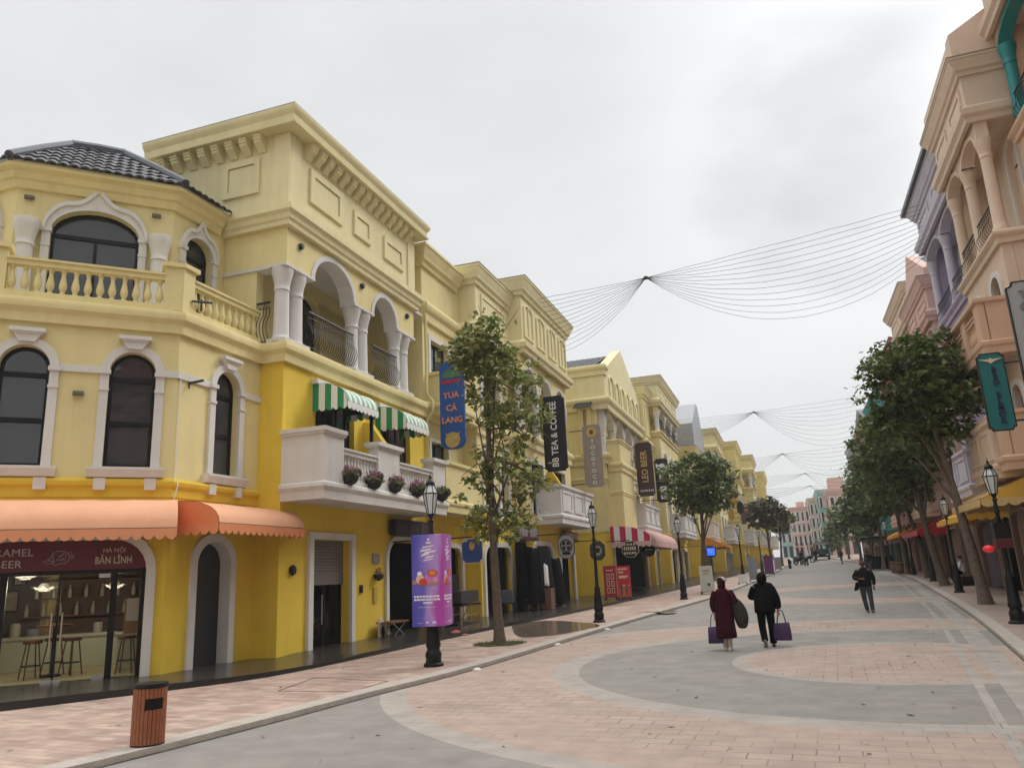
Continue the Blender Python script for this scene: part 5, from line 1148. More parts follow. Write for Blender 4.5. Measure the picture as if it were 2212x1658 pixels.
def simple_tree(label, uv, lean, ht, rad, n, ls, lm, bark, seed, grp, r0=.16, ch=None, name='street_tree'):
    b = PG(*uv, PAV); rnd = random.Random(seed); ch = ch or rad; tp = b+Vector((lean[0], lean[1], ht)); bl_ = []
    for k in range(15):
        zz = 1-2*(k+.5)/15; a = 2.4*k+rnd.uniform(-.4, .4); sh = math.sqrt(1-zz*zz); q = .62*rnd.uniform(.85, 1.1); bl_.append((tp+Vector((math.cos(a)*rad*q*sh, math.sin(a)*rad*q*sh, zz*ch*.66)), (rad*.40, rad*.40, ch*.30), 1))
    bl_.append((tp, (rad*.5, rad*.5, ch*.5), 1.2))
    return tree(name, label, b, tp+Vector((0, 0, ch*.2)), 0, bl_, n, ls, lm, bark, seed, r0, grp, 10)
GL, GR = 'street trees along the left pavement', 'leaning street trees along the right pavement'
simple_tree('round dark street tree behind the white sandwich board', (1522,1278), (.3, 0, 0), 5.7, 2.35, 7000, .22, M['leaf2'], M['bark'], 5, GL, ch=2.15)
simple_tree('small brownish street tree far along the left pavement', (1668,1236), (0, 0, 0), 5.2, 2.3, 2400, .34, M['leaf3'], M['bark'], 6, GL, ch=1.5)
simple_tree('pale green tree at the far left bend of the street', (1690,1222), (.3, 0, 0), 4.8, 2.0, 1500, .4, M['leaf'], M['bark'], 16, GL, ch=1.5)
rt = [((2131,1304), (-.75, .2), 7.0, 2.3, 9500, .2, 'nearest right tree with a pale leaning trunk', M['bark2'], .19, 2.35), ((2042,1264), (-.9, .5), 6.3, 2.7, 10000, .21, 'second right tree, its trunk leaning left behind the lamp post', M['bark'], .2, 3.0), ((2006,1247), (-.6, .5), 6.3, 2.75, 8500, .25, 'third right tree with a dark straight trunk', M['bark'], .19, 3.0), ((1962,1240), (-.3, 0), 6.6, 2.6, 6000, .3, 'fourth right tree, hidden low behind the barrels', M['bark'], .19, 2.9), ((1910,1229), (.3, 0), 6.2, 2.6, 4800, .34, 'fifth right tree whose crown overhangs the road', M['bark'], .18, 2.8), ((1889,1225), (.2, 0), 5.2, 2.5, 4000, .36, 'sixth right tree with a thin trunk near the dark kiosk', M['bark'], .17, 2.5)]
for k, (uv, ln, ht, rad, n, ls, lb, bk, r0, ch) in enumerate(rt): simple_tree(lb, uv, ln, ht, rad, n, ls, M['leaf2'], bk, 20+k, GR, r0, ch)
def far_tree(label, x, y, ht, rad, n, ls, seed, lm=None):
    b = Vector((x, y, gz(y)+PAV)); rnd = random.Random(seed); tp = b+Vector((0, 0, ht)); bl_ = [(tp+Vector((rnd.uniform(-1,1)*rad*.6, rnd.uniform(-1,1)*rad*.6, rnd.uniform(-.7,.7)*rad)), (rad*.5, rad*.5, rad*.4), 1) for k in range(9)]
    return tree('street_tree', label, b, tp, 0, bl_, n, ls, lm or M['leaf2'], M['bark'], seed, .16, 'distant trees on the right', 7)
far_tree('low dark tree left of the right row, near the shuttle', 7.6, 84, 4.0, 2.2, 2000, .42, 41)
far_tree('rounded dark tree beyond the dark kiosk', 7.4, 96, 4.4, 2.3, 1800, .48, 42)
far_tree('farthest dark green tree in front of the salmon house', 7.0, 108, 4.6, 2.4, 1500, .52, 43)
far_tree('bushy tree low against the aqua houses', 6.4, 118, 3.4, 2.1, 1200, .5, 44)
mb = MB(); c = b; rn_ = random.Random(4); pit = [(c.x+.72*math.cos(a)*rn_.uniform(.75, 1.1), c.y+.62*math.sin(a)*rn_.uniform(.75, 1.1), gz(c.y)+PAV+.012) for a in [2*math.pi*k/26 for k in range(26)]]; mb.add(pit, [tuple(range(26))])
for i in range(700):
    a = rn_.uniform(0, 6.28); q_ = .7*rn_.random()**.5; o_ = Vector((c.x+q_*math.cos(a), c.y+q_*.86*math.sin(a), gz(c.y)+PAV+.01)); t_ = Vector((rn_.uniform(-.03,.03), rn_.uniform(-.03,.03), rn_.uniform(.03,.08))); w_ = Vector((math.cos(a*7), math.sin(a*7), 0))*.006; mb.add([o_-w_, o_+w_, o_+t_], [(0,1,2)])
o = part('tree_pit_grass', mb, M['turf']); o['kind'] = 'stuff'; o['label'] = 'mossy green patch round the foot of the leafy tree'
pt = [PG(*q, PAV) for q in ((1105,1350),(1180,1340),(1270,1345),(1295,1352),(1250,1362),(1190,1372),(1120,1374))]; patch('puddle', pt, M['puddle'], PAV+.008)
pt = [PG(*q, PAV) for q in ((1388,1321.5),(1440,1319.5),(1462,1318.5),(1446,1322.5))]
patch('puddle', pt, M['puddle'], PAV+.008)

mb = MB(); rn_ = random.Random(77)
for i in range(150):
    x, y = rn_.uniform(-9, 4.5), rn_.uniform(6.5, 34); on = at_y(LCs, y)-.36 < x < at_y(LCs, y)
    if on or x > at_y(RCs, y)-.1: continue
    z = gz(y)+(PAV if x < at_y(LCs, y) else 0)+.008; s_ = rn_.uniform(.025, .06); a = rn_.uniform(0, 6.3); u_ = Vector((math.cos(a), math.sin(a), 0))*s_; v_ = Vector((-math.sin(a), math.cos(a), 0))*s_*.5
    c_ = Vector((x, y, z)); mb.add([c_-u_, c_-v_+Vector((0,0,.008)), c_+u_+Vector((0,0,.012)), c_+v_], [(0,1,2,3)])
o = part('fallen_leaves', mb, mat('dry_leaf', (.13, .085, .05), .9, var=.5, scale=3)); o['kind'] = 'stuff'; o['label'] = 'small dry leaves and litter specks scattered over the paving'
mb = MB()
for (u_, v_) in ((1031,1447),(1205,1393),(1312,1360)):
    c_ = PG(u_, v_, 0); mb = MB(); mb.rings([[c_+Vector((r_*math.cos(a), r_*.6*math.sin(a), z_)) for a in [2*math.pi*k/7 for k in range(7)]] for r_, z_ in ((.10,.005),(.085,.03),(.03,.05))])
    tag(part('litter', mb, M['whitep']), 'scrap of white litter in the left gutter', 'litter', 'white litter scraps in the gutter')
# ================================================================ INSIDE THE CORNER SHOP
M['addedglow'] = mat('added_glow_shade', (.7, .68, .62), .5, var=0, emit=((1, .9, .72), .18))  # white shade with a faint glow added to brighten the room
shop = shop_room(b1, FM, .32, 3.43, .22, 2.95, 3.9, mat('dim_brown_room', (.16, .11, .085), .9, var=.25, scale=1.5)); shop.name = 'shop_interior'
mb = MB(); mb.fbox(FM, .34, 3.42, .21, .225, -3.88, -.25); part('shop_floor', mb, mat('olive_floor', (.62, .56, .34), .4, var=.12), b1)
t = thing('bar_counter', 'pale green bar counter seen through the corner shop glass', 'counter', FM.p(1.2, .22, -2.6))
mb = MB(); mb.fbox(FM, .75, 3.2, .23, .9, -3.55, -3.2); mb.fbox(FM, .42, .80, .23, .9, -3.55, -1.5); part('counter_front', mb, mat('pale_green_panel', (.55, .60, .46), .5), t)
mb = MB(); mb.fbox(FM, .70, 3.25, 0.9, .97, -3.6, -3.13); mb.fbox(FM, .38, .85, 0.9, .97, -3.6, -1.45); part('counter_top', mb, mat('pale_top', (.55, .55, .48), .3), t)
t = thing('back_shelf', 'dark shelf on the back wall of the corner shop', 'shelf', FM.p(1.5, 1.5, -3.8)); 
mb = MB()
for z in (1.35, 1.75, 2.15): mb.fbox(FM, .5, 2.9, z, z+.03, -3.85, -3.6)
part('shelf_board', mb, M['wood'], t)
rnd = random.Random(2); bt = None
for k in range(14):
    c = FM.p(.55+k*.17, 1.38 if k % 2 else 1.78, -3.72); c0_ = c
    lb = 'small pale bottle standing on the shelves behind the shop counter'
    o = MB(); 
    if bt is None:
        o.lathe((0,0,0), [(.045,0),(.045,.17),(.018,.23),(.018,.29)], 8); bt = part('bottle', o, mat('pale_bottle', (.5, .5, .42), .25, var=0)); tag(bt, lb, 'bottle', 'bottles on the bar shelf'); bt.location = c
    else: q = bt.copy(); COL.objects.link(q); q.location = c
def stool(loc, label, rz=0, proto=[None]):
    if proto[0] is None:
        r = thing('bar_stool', label, 'stool', (0,0,0), 'bar stools in the corner shop'); mb = MB(); mb.lathe((0,0,0), [(.17,.68),(.18,.71),(.17,.74)], 12); part('seat', mb, M['wood'], r)
        for k in range(4): a = math.pi/2*k+.4; mb = MB(); mb.tube([(.12*math.cos(a),.12*math.sin(a),.68),(.22*math.cos(a),.22*math.sin(a),0)], .014, 5); part('leg', mb, M['wood'], r)
        mb = MB(); mb.tube([(.18*math.cos(2*math.pi*k/12), .18*math.sin(2*math.pi*k/12), .25) for k in range(13)], .01, 4); part('foot_ring', mb, M['iron'], r); r.location = loc; proto[0] = r; return r
    return clone(proto[0], loc, rz, label)
stool(FM.p(2.35, .225, -1.2), 'bar stool behind the left pull handle of the shop door'); stool(FM.p(1.65, .225, -1.35), 'bar stool just right of the pull handles', .5); stool(FM.p(.62, .225, -.75), 'bar stool behind the narrow side pane at the right', .9); stool(FM.p(2.0, .225, -1.75), 'bar stool on the far side of the tall round table', .3)
t = thing('bar_table', 'tall round bar table inside the corner shop', 'table', FM.p(2.0, .22, -1.4)); c = FM.p(2.0, .225, -1.4)
mb = MB(); mb.lathe(c, [(.34,.98),(.34,1.02)], 18); part('tabletop', mb, M['wood'], t); mb = MB(); mb.lathe(c, [(.2,0),(.2,.03),(.03,.06),(.03,.98)], 12); part('pedestal', mb, M['iron'], t)
for a, d, lb in ((2.25, -1.3, 'lotus shaped pale pendant lamp in the middle of the shop'), (2.55, -.7, 'pale pendant lamp close under the shop fascia'), (.95, -2.0, 'pale pendant lamp above the counter on the right')):
    c = FM.p(a, 2.0 if d < -1 else 2.24, d); t = thing('pendant_lamp', lb, 'pendant lamp', c); mb = MB()
    for k in range(8): an = 2*math.pi*k/8; e_ = c+Vector((math.cos(an)*.26, math.sin(an)*.26, .03)); s_ = Vector((-math.sin(an), math.cos(an), 0))*.08; mb.add([c+Vector((0,0,-.06)), c.lerp(e_, .55)+s_+Vector((0,0,-.05)), e_, c.lerp(e_, .55)-s_+Vector((0,0,-.05))], [(0,1,2,3)])
    mb.lathe(c, [(.10,-.07),(.14,0),(.06,.09)], 10); part('petal_shade', mb, M['addedglow'], t); ll = bpy.data.lights.new('added_room_light', 'POINT'); ll.energy = 14; ll.color = (1, .86, .62); ll.shadow_soft_size = .12; lo = bpy.data.objects.new('added_room_light', ll); COL.objects.link(lo); lo.location = c+Vector((0,0,-.22)); mb = MB(); mb.tube([c+Vector((0,0,.08)), c+Vector((0,0,.7))], .006, 4); part('cord', mb, M['black'], t)  # warm point light added under each shade to brighten the shop room
t = thing('display_cabinet', 'pale display cabinet at the right end of the shop room', 'cabinet', FM.p(.6, .22, -2.0)); mb = MB(); mb.fbox(FM, .40, .72, .975, 1.7, -2.2, -1.6); part('cabinet_body', mb, mat('cabinet_wood', (.38, .24, .13), .5), t); mb = MB(); mb.fbox(FM, .44, .68, 1.23, 1.7, -1.598, -1.58); part('shelf_front', mb, M['whitep'], t)
# ================================================================ SIGNS
def blade(name, label, u0, u1, v0, v1, Y, m, shape='rect', r=.08, th=.07, cat='sign', bar_to=None, edge=None, group=None):
    a = PY(u0, v0, Y); b = PY(u1, v0, Y); c = PY((u0+u1)/2, v1, Y); d_ = PY((u0+u1)/2, v0, Y); x0, x1, z0, z1 = a.x, b.x, c.z, d_.z
    t = thing(name, label, cat, ((x0+x1)/2, Y, z0), group); S = Fr((0, Y), (1, 0), (0, -1))
    def shp(i):
        X0, X1, Z0, Z1 = x0+i, x1-i, z0+i, z1-i
        if shape == 'round': return [((X0+X1)/2+(X1-X0)/2*math.cos(2*math.pi*k/24), (Z0+Z1)/2+(Z1-Z0)/2*math.sin(2*math.pi*k/24)) for k in range(24)]
        if shape == 'oct': q = .28*(X1-X0); return [(X0+q,Z0),(X1-q,Z0),(X1,Z0+q),(X1,Z1-q),(X1-q,Z1),(X0+q,Z1),(X0,Z1-q),(X0,Z0+q)]
        if shape == 'notch':
            q = r; l = []
            for cx, cz, a0 in ((X1,Z0,math.pi),(X1,Z1,1.5*math.pi),(X0,Z1,2*math.pi),(X0,Z0,2.5*math.pi)): l += [(cx+q*math.cos(a0-math.pi/2*k/4), cz+q*math.sin(a0-math.pi/2*k/4)) for k in range(5)]
            return l
        if shape == 'pill':
            q = min(r, (X1-X0)/2); l = []
            for cx, cz, a0 in ((X1-q,Z0+q,-math.pi/2),(X1-q,Z1-q,0),(X0+q,Z1-q,math.pi/2),(X0+q,Z0+q,math.pi)): l += [(cx+q*math.cos(a0+math.pi/2*k/5), cz+q*math.sin(a0+math.pi/2*k/5)) for k in range(6)]
            return l
        return rect(X0, X1, Z0, Z1)
    mb = MB(); mb.prism(S, shp(0), -th, 0, [shp(.02)] if edge else ()); 
    if edge: part('rim', mb, edge, t); mb = MB(); mb.prism(S, shp(.021), -th+.01, -.01)
    part('panel', mb, m, t)
    if bar_to is not None:
        for zz in ((z0+.2, z1-.25) if z1-z0 > 1.2 else (z1+.04,)): mb = MB(); mb.tube([((x0+x1)/2 if z1-z0 < 1.2 else (x0 if bar_to < x0 else x1), Y+th/2, zz), (bar_to, Y+th/2, zz)], .025, 5); part('bracket', mb, M['iron'], t)
    return t, S, (x0+x1)/2, x1-x0, z0, z1
def letters(t, S, items, m, d=.012, ext=.012, nm='lettering', bold=.004):
    for it in items: mb = MB(); put_text(mb, S, it[0], it[1], it[2], d, it[3], ext, it[4], bold, width=it[5] if len(it) > 5 else None); part(nm, mb, m, t)
M['orl'] = mat('orange_lettering', (.72, .26, .10), .5, var=0)
t, S, c, w_, z0, z1 = blade('blade_sign', 'tall blue banner sign lettered in orange, left of the leafy tree', 948, 1000, 778, 970, 23.6, M['blue'], 'pill', .33, .1, bar_to=-10.9)
letters(t, S, [('YUA', c-.02, z0+.60*(z1-z0), .29, 0), ('CÁ', c-.02, z0+.455*(z1-z0), .29, 0), ('LANG', c, z0+.32*(z1-z0), .29, 0)], M['orl'])
mb = blob(S, c, z0+.10*(z1-z0), w_*.30, w_*.30, .02, 20); mb.prism(S, [(c-.2, z0+.36), (c+.2, z0+.36), (c+.26, z0+.56), (c+.1, z0+.48), (c, z0+.6), (c-.1, z0+.48), (c-.26, z0+.56)], 0, .018); part('emblem', mb, mat('golden_print', (.46, .32, .09), .5, var=.25, scale=8), t)
mb = MB(); mb.prism(S, arch(c-w_*.36, c+w_*.36, z0+.80*(z1-z0), z0+.90*(z1-z0), .2), 0, .012); part('picture', mb, mat('green_print', (.06, .16, .07), .5), t)
mb = MB(); mb.fbox(S, c-w_*.42, c+w_*.42, z0+.74*(z1-z0), z0+.775*(z1-z0), 0, .012); part('stripe', mb, M['red'], t)
t, S, c, w_, z0, z1 = blade('blade_sign', 'tall black sign with white upright tea and coffee lettering', 1169, 1217, 855, 1018, 33.6, M['black'], 'notch', .12, .12, bar_to=-10.3)
letters(t, S, [('BB TEA & COFFEE', c, (z0+z1)/2-.04, .42, math.pi/2, (z1-z0)*.86)], M['whitep'])
t, S, c, w_, z0, z1 = blade('blade_sign', 'beige rounded sign with eight stacked white letters', 1256, 1296, 917, 1052, 38.0, mat('taupe_panel', (.30, .25, .215), .5), 'pill', .22, .1, bar_to=-9.9)
letters(t, S, [(ch, c+.02, z0+(z1-z0)*(.725-.094*k), .27, 0) for k, ch in enumerate('TOCOTOCO')], M['whitep'])
part('emblem', blob(S, c, z1-.38, .26, .26, .02, 18), mat('gold_disc', (.55, .38, .10), .4), t); mb = blob(S, c, z1-.38, .11, .13, .03, 10); part('emblem_mark', mb, mat('dark_bronze', (.14, .09, .03), .5), t)
t, S, c, w_, z0, z1 = blade('blade_sign', 'dark maroon sign with gold upright beer lettering', 1370, 1406, 955, 1072, 46.8, mat('dark_maroon', (.03, .006, .006), .4), 'notch', .12, .12, bar_to=-9.0)
letters(t, S, [('LEO BEER', c, (z0+z1)/2+.15, .52, math.pi/2, (z1-z0)*.58)], mat('gold_letters', (.62, .42, .14), .4, var=0)); 
mb = MB(); [mb.fbox(S, c-.36+k*.12, c-.28+k*.12, z0+.28, z0+.40, 0, .012) for k in range(7)]; part('lettering', mb, M['silver'], t)
t, S, c, w_, z0, z1 = blade('blade_sign', 'black sign with a white fish and stacked white marks behind the maroon one', 1412, 1441, 990, 1085, 52.5, M['black'], 'notch', .12, .12, bar_to=-9.0)
mb = blob(S, c+.05, z1-.48, .2, .14, .02, 12); mb.prism(S, [(c-.35, z1-.3), (c-.1, z1-.45), (c-.35, z1-.62)], 0, .02); part('emblem', mb, M['whitep'], t)
mb = MB()
for k, zz in enumerate((.66, .57, .32, .23, .12)):
    z = z0+zz*(z1-z0); mb.prism(S, rect(c-.18, c+.22, z-.12, z+.12), 0, .012, [rect(c-.08, c+.12, z-.05, z+.05)]); 
part('lettering', mb, M['whitep'], t)
def pos(u, v, X): return PX(u, v, X)
# smaller signs over and beside the doors
t, S, c, w_, z0, z1 = blade('hanging_sign', 'blue plaque with notched corners and pale rim hanging beside the leafy tree', 996, 1042, 1162, 1216, 21.6, M['navy'], 'notch', .09, .06, bar_to=-11.4, edge=M['silver'])
part('emblem', blob(S, c, (z0+z1)/2+.14, .09, .13, .015, 12), mat('gold_emblem', (.45, .25, .10), .4), t)
t, S, c, w_, z0, z1 = blade('hanging_sign', 'grey octagonal plate bearing a round wheel emblem', 1204, 1239, 1154, 1206, 31.6, mat('grey_plate', (.30, .28, .29), .5), 'oct', .1, .08, bar_to=-10.4, edge=M['black'])
mb = MB(); zc = (z0+z1)/2+.04
mb.tube([S.p(c+.24*math.cos(2*math.pi*k/20), zc+.24*math.sin(2*math.pi*k/20), .01) for k in range(21)], .022, 5)
for k in range(4): a = math.pi/2*k+.78; mb.prism(S, [(c+.04*math.cos(a), zc+.04*math.sin(a)), (c+.19*math.cos(a-.5), zc+.19*math.sin(a-.5)), (c+.2*math.cos(a), zc+.2*math.sin(a)), (c+.19*math.cos(a+.5), zc+.19*math.sin(a+.5))], 0, .012)
mb.fbox(S, c-.16, c+.16, zc-.36, zc-.27, 0, .012); part('emblem', mb, M['black'], t)
t, S, c, w_, z0, z1 = blade('hanging_sign', 'dark green octagonal sign with a pale round mark behind the second lamp post', 1273, 1305, 1168, 1210, 37.5, mat('bottle_green', (.02, .035, .025), .4), 'oct', .1, .08, bar_to=-10.3)
mb = blob(S, c, (z0+z1)/2, .22, .24, .015, 16); part('emblem', mb, mat('pale_sage', (.30, .34, .28), .5), t); part('emblem_mark', blob(S, c+.03, (z0+z1)/2+.02, .11, .13, .025, 10), M['black'], t)
t, S, c, w_, z0, z1 = blade('hanging_sign', 'black shield sign with cream lettering under the striped awning', 1342, 1378, 1168, 1203, 41.6, M['black'], 'oct', .1, .08, bar_to=-9.2, edge=M['silver'])
mb = MB()
for k, (zz, n_, h_) in enumerate(((.80, 4, .05), (.55, 6, .09), (.26, 5, .06))):
    for j in range(n_): x0_ = c-.34+.68*j/n_; mb.fbox(S, x0_, x0_+.68/n_*.62, z0+zz*(z1-z0)-h_, z0+zz*(z1-z0)+h_, 0, .012)
part('lettering', mb, M['gold'], t)
t, S, c, w_, z0, z1 = blade('hanging_sign', 'round black sign in the shade of the pink canopy', 1386, 1414, 1170, 1202, 45.0, M['black'], 'round', .1, .08, bar_to=-9.2); mb = MB(); mb.fbox(S, c-.2, c+.2, (z0+z1)/2-.03, (z0+z1)/2+.03, 0, .01); part('lettering', mb, M['silver'], t)
M['bluelit'] = mat('lit_blue_face', (.02, .12, .7), .4, var=0, emit=((.03, .16, 1.0), .9))
t, S, c, w_, z0, z1 = blade('light_box', 'round blue lit sign by the second street tree', 1523, 1546, 1179, 1203, 56, M['black'], 'pill', .25, .15, cat='illuminated sign', bar_to=-7.9)
mb = MB(); mb.prism(S, rect(c-.27, c+.27, z0+.12, z1-.12), 0, .02); part('lit_face', mb, M['bluelit'], t); mb = MB(); mb.fbox(S, c-.1, c+.08, z0+.3, z0+.36, .02, .03); mb.fbox(S, c-.15, c-.08, z0+.4, z1-.2, .02, .03); mb.fbox(S, c+.02, c+.14, z0+.42, z1-.25, .02, .03); part('lit_mark', mb, M['whitep'], t)
t, S, c, w_, z0, z1 = blade('light_box', 'dark blue glowing box sign seen through the second street tree', 1505, 1516, 1064, 1088, 58, mat('dim_blue_lit', (.03, .12, .5), .4, var=0, emit=((.03, .15, .9), .35)), 'rect', .1, .15, cat='illuminated sign', bar_to=-7.9)
for (nm, lb, u0, u1, v0, v1, Y, m, sh) in [
  ('hanging_sign', 'orange pot shaped sign beyond the second street tree', 1574, 1590, 1062, 1092, 66, mat('orange_sign', (.55, .24, .02), .5), 'oct'),
  ('hanging_sign', 'black framed sign below the orange pot shaped one', 1590, 1603, 1080, 1112, 68, M['black'], 'notch'),
  ('hanging_sign', 'round golden sign low under the black framed signs', 1572, 1585, 1098, 1124, 66.5, mat('gold_sign', (.42, .25, .03), .5), 'round'),
  ('hanging_sign', 'brown board sign between black frame and magenta panel', 1598, 1607, 1090, 1132, 70, mat('brown_sign', (.08, .04, .03), .5), 'rect'),
  ('blade_sign', 'tall magenta sign with white marks at the far left houses', 1607, 1620, 1087, 1121, 78, mat('magenta_panel', (.40, .01, .06), .5), 'rect'),
  ('blade_sign', 'round topped purple magenta sign, last of the far signs', 1620, 1637, 1096, 1122, 84, mat('purple_panel', (.30, .015, .16), .5), 'pill')]:
    t, S, c, w_, z0, z1 = blade(nm, lb, u0, u1, v0, v1, Y, m, sh, .2, .12, bar_to=PY(u0, v0, Y).x-1.2)
    if 'white marks' in lb: mb = MB(); mb.prism(S, [(c-.22,z1-.2),(c-.12,z1-.2),(c-.12,z1-.5),(c+.12,z1-.5),(c+.12,z1-.2),(c+.22,z1-.2),(c+.22,z1-.62),(c-.22,z1-.62)], 0, .02); mb.fbox(S, c-.05, c+.05, z1-1.0, z1-.75, 0, .02); mb.fbox(S, c-.18, c+.16, z0+.25, z0+.4, 0, .02); part('lettering', mb, M['whitep'], t)
def sign_box(name, label, u0, v0, u1, v1, X, m, face=None, th=.22):
    a = PX(u0, v0, X); b = PX(u1, v1, X); F_ = Fr((X, 0), (0, 1), (1, 0)); z1 = a.z; z0 = PX(u0, v1, X).z; t = thing(name, label, 'sign', (X, (a.y+b.y)/2, z0)); mb = MB(); mb.fbox(F_, a.y, b.y, z0, z1, -th, 0); part('panel', mb, m, t)
    if face: mb = MB(); n = face[1]; L_ = (b.y-a.y)/n; [mb.fbox(F_, a.y+L_*(k+.12), a.y+L_*(k+.88), z0+.22*(z1-z0), z1-.18*(z1-z0), 0, .015) for k in range(n)]; part('face', mb, face[0], t)
    return t
sign_box('fascia_sign', 'navy and maroon fascia sign under the white balcony', 855, 1120, 930, 1154, -11.2, mat('dark_navy', (.012, .016, .035), .4), (mat('dull_wine', (.06, .02, .03), .5), 3))
sign_box('fascia_sign', 'maroon framed grey fascia sign over the draped shop doorway', 1118, 1128, 1164, 1164, -9.95, mat('maroon_frame', (.06, .012, .02), .4), (mat('mauve_grey', (.20, .17, .19), .5), 2))
sign_box('fascia_sign', 'bronze fascia sign with shiny letters above the second opening', 1222, 1146, 1249, 1168, -10.0, mat('bronze_box', (.07, .04, .025), .35), (mat('shiny_letters', (.5, .36, .22), .25, var=0), 4))
# right-hand signs
t, S, c, w_, z0, z1 = blade('blade_sign', 'teal sign with black rim and navy stacked letters on the right', 2106, 2166, 762, 932, 19.3, mat('teal_panel', (.005, .135, .135), .4, var=.06), 'notch', .07, .09, bar_to=8.0, edge=M['black'])
letters(t, S, [(ch, c+.03, z0+(z1-z0)*(.775-.082*k), .17, 0) for k, ch in enumerate('BED ELMOR')], mat('navy_letters', (.01, .015, .06), .4, var=0)); mb = MB(); zc = z1-.18; mb.prism(S, [(c-.24, zc+.04), (c-.05, zc-.03), (c, zc-.07), (c+.05, zc-.03), (c+.24, zc+.04), (c+.04, zc+.03), (c, zc+.06), (c-.04, zc+.03)], 0, .02); part('emblem', mb, M['gold'], t)
t, S, c, w_, z0, z1 = blade('blade_sign', 'big pale grey sign with black rim cut off by the right picture edge', 2168, 2250, 605, 835, 15.2, mat('grey_sign_panel', (.33, .34, .35), .4, var=.03), 'notch', .1, .09, bar_to=8.0, edge=M['black'])
letters(t, S, [(ch, c-.04, z0+(z1-z0)*(.86-.115*k), .21, 0) for k, ch in enumerate('TOASTUI')], mat('taupe_letters', (.20, .18, .165), .4, var=0))
# ================================================================ WALL LAMPS AND SMALL FITTINGS
for uv, X, lb in (((630,1231), -11.49, 'hexagonal black wall lamp left of the shuttered door'), ((649,533), -11.49, 'dark wall lamp above the first loggia column'), ((781,618), -11.49, 'dark wall lamp between the two loggia arches'), ((878,683), -11.49, 'dark wall lamp at the right end of the loggia')): wall_lamp(PX(*uv, X), FA, lb, None, .13 if uv[1] > 1000 else .10)
def onfm(u, v, d):
    r_ = ray(u, v); o = FM.o+FM.n*d; t_ = (o-CAMP).dot(FM.n)/r_.dot(FM.n); return CAMP+r_*t_
for uv, d, lb in (((169,850), .01, 'small grey wall light between the arched turret windows'), ((64,428), D_+.01, 'small grey wall light at the upper left of the ogee window'), ((338,468), D_+.01, 'small grey wall light right of the big ogee window')):
    q = onfm(*uv, d); f = Fr((q.x, q.y), FM.u, FM.n); mb = MB(); mb.fbox(f, -.10, .10, q.z-.035, q.z+.04, 0, .09); mb.fbox(f, -.08, .08, q.z-.02, q.z+.025, .09, .10); tag(part('wall_light', mb, mat('grey_fixture', (.14, .12, .11), .5)), lb, 'wall light')
q = PX(1008, 1000, -10.6)
mb = MB(); q = FW.p(13.56, 6.30, 0); mb.tube([q, q+Vector((.34, .06, .04))], .03, 6); mb.tube([q+Vector((0,0,-.12)), q+Vector((0,0,.12))], .02, 5); tag(part('flag_bracket', mb, M['iron']), 'short black flag pole bracket on the turret edge above the awnings', 'bracket')
mb = MB(); q = FW.p(13.75, 8.2, .05); mb.tube([q+Vector((0,-.3,0)), q+Vector((.2,.12,.06))], .03, 6); mb.tube([q+Vector((0,0,-.14)), q+Vector((0,0,.14))], .025, 5); tag(part('flag_bracket', mb, M['iron']), 'short black flag pole bracket at the turret balcony pier', 'bracket')
mb = MB(); q = FW.p(13.27, 0, .03); mb.tube([q+Vector((0,0,z)) for z in (6.45, 5.5, 4.3, 4.13)]+[FW.p(13.24, 4.0, .15), FW.p(13.2, 3.70, .1)], .014, 5); tag(part('cable', mb, M['whitep']), 'thin white cable running down the turret edge to the awning', 'cable')
for (u0, v0, u1, v1, m, lb, nm) in ((803, 1195, 817, 1216, mat('grey_meter', (.25, .24, .21), .6), 'grey meter box on the yellow wall beside the dark shop', 'meter_box'), (776, 1263, 781, 1280, M['black'], 'small black door bell near the shuttered door', 'door_bell'), (805, 1268, 812, 1300, mat('yellow_plate', (.5, .36, .06), .6), 'yellow painted cover plate low on the wall', 'cover_plate')):
    a = PX(u0, v0, -11.5); b = PX(u1, v1, -11.5); mb = MB(); mb.fbox(FA, a.y, b.y, b.z, a.z, 0, .05); tag(part(nm, mb, m), lb, nm.replace('_', ' '))
# ================================================================ THINGS OUTSIDE THE SHOPS
def leafball(mb, c, n, r, s, rnd):
    for i in range(n):
        d = Vector((rnd.gauss(0,1), rnd.gauss(0,1), rnd.gauss(0,1))).normalized()*r*rnd.uniform(.4, 1); o = Vector(c)+d; a = Vector((rnd.gauss(0,1), rnd.gauss(0,1), rnd.gauss(.2,.6))).normalized(); b = a.orthogonal().normalized(); mb.add([o, o+a*s*.5+b*s*.35, o+a*s, o+a*s*.5-b*s*.35], [(0,1,2,3)])
rnd = random.Random(9)
q = PX(818, 1240, -11.38); t = thing('hanging_basket', 'dark hanging flower basket on the wall beside the dark shop', 'flower basket', q); mb = MB(); mb.lathe(q, [(.03,-.18),(.13,-.12),(.16,0)], 10); part('basket', mb, M['pot'], t); mb = MB(); leafball(mb, q+Vector((0,0,.06)), 60, .16, .07, rnd); part('foliage', mb, M['petal'], t, recalc=False)
q = FA.p(17.95, .21, -.62); t = thing('potted_plant', 'broad leaved potted plant behind the glass of the shuttered door', 'plant', q); mb = MB(); mb.lathe(q, [(.12,0),(.17,.3)], 12); part('pot', mb, M['whitep'], t); mb = MB(); leafball(mb, q+Vector((0,0,.62)), 60, .38, .2, rnd); part('foliage', mb, M['leaf'], t, recalc=False)
def PZ(u, v, z):
    d = ray(u, v); return CAMP+d*((z-H)/d.z)
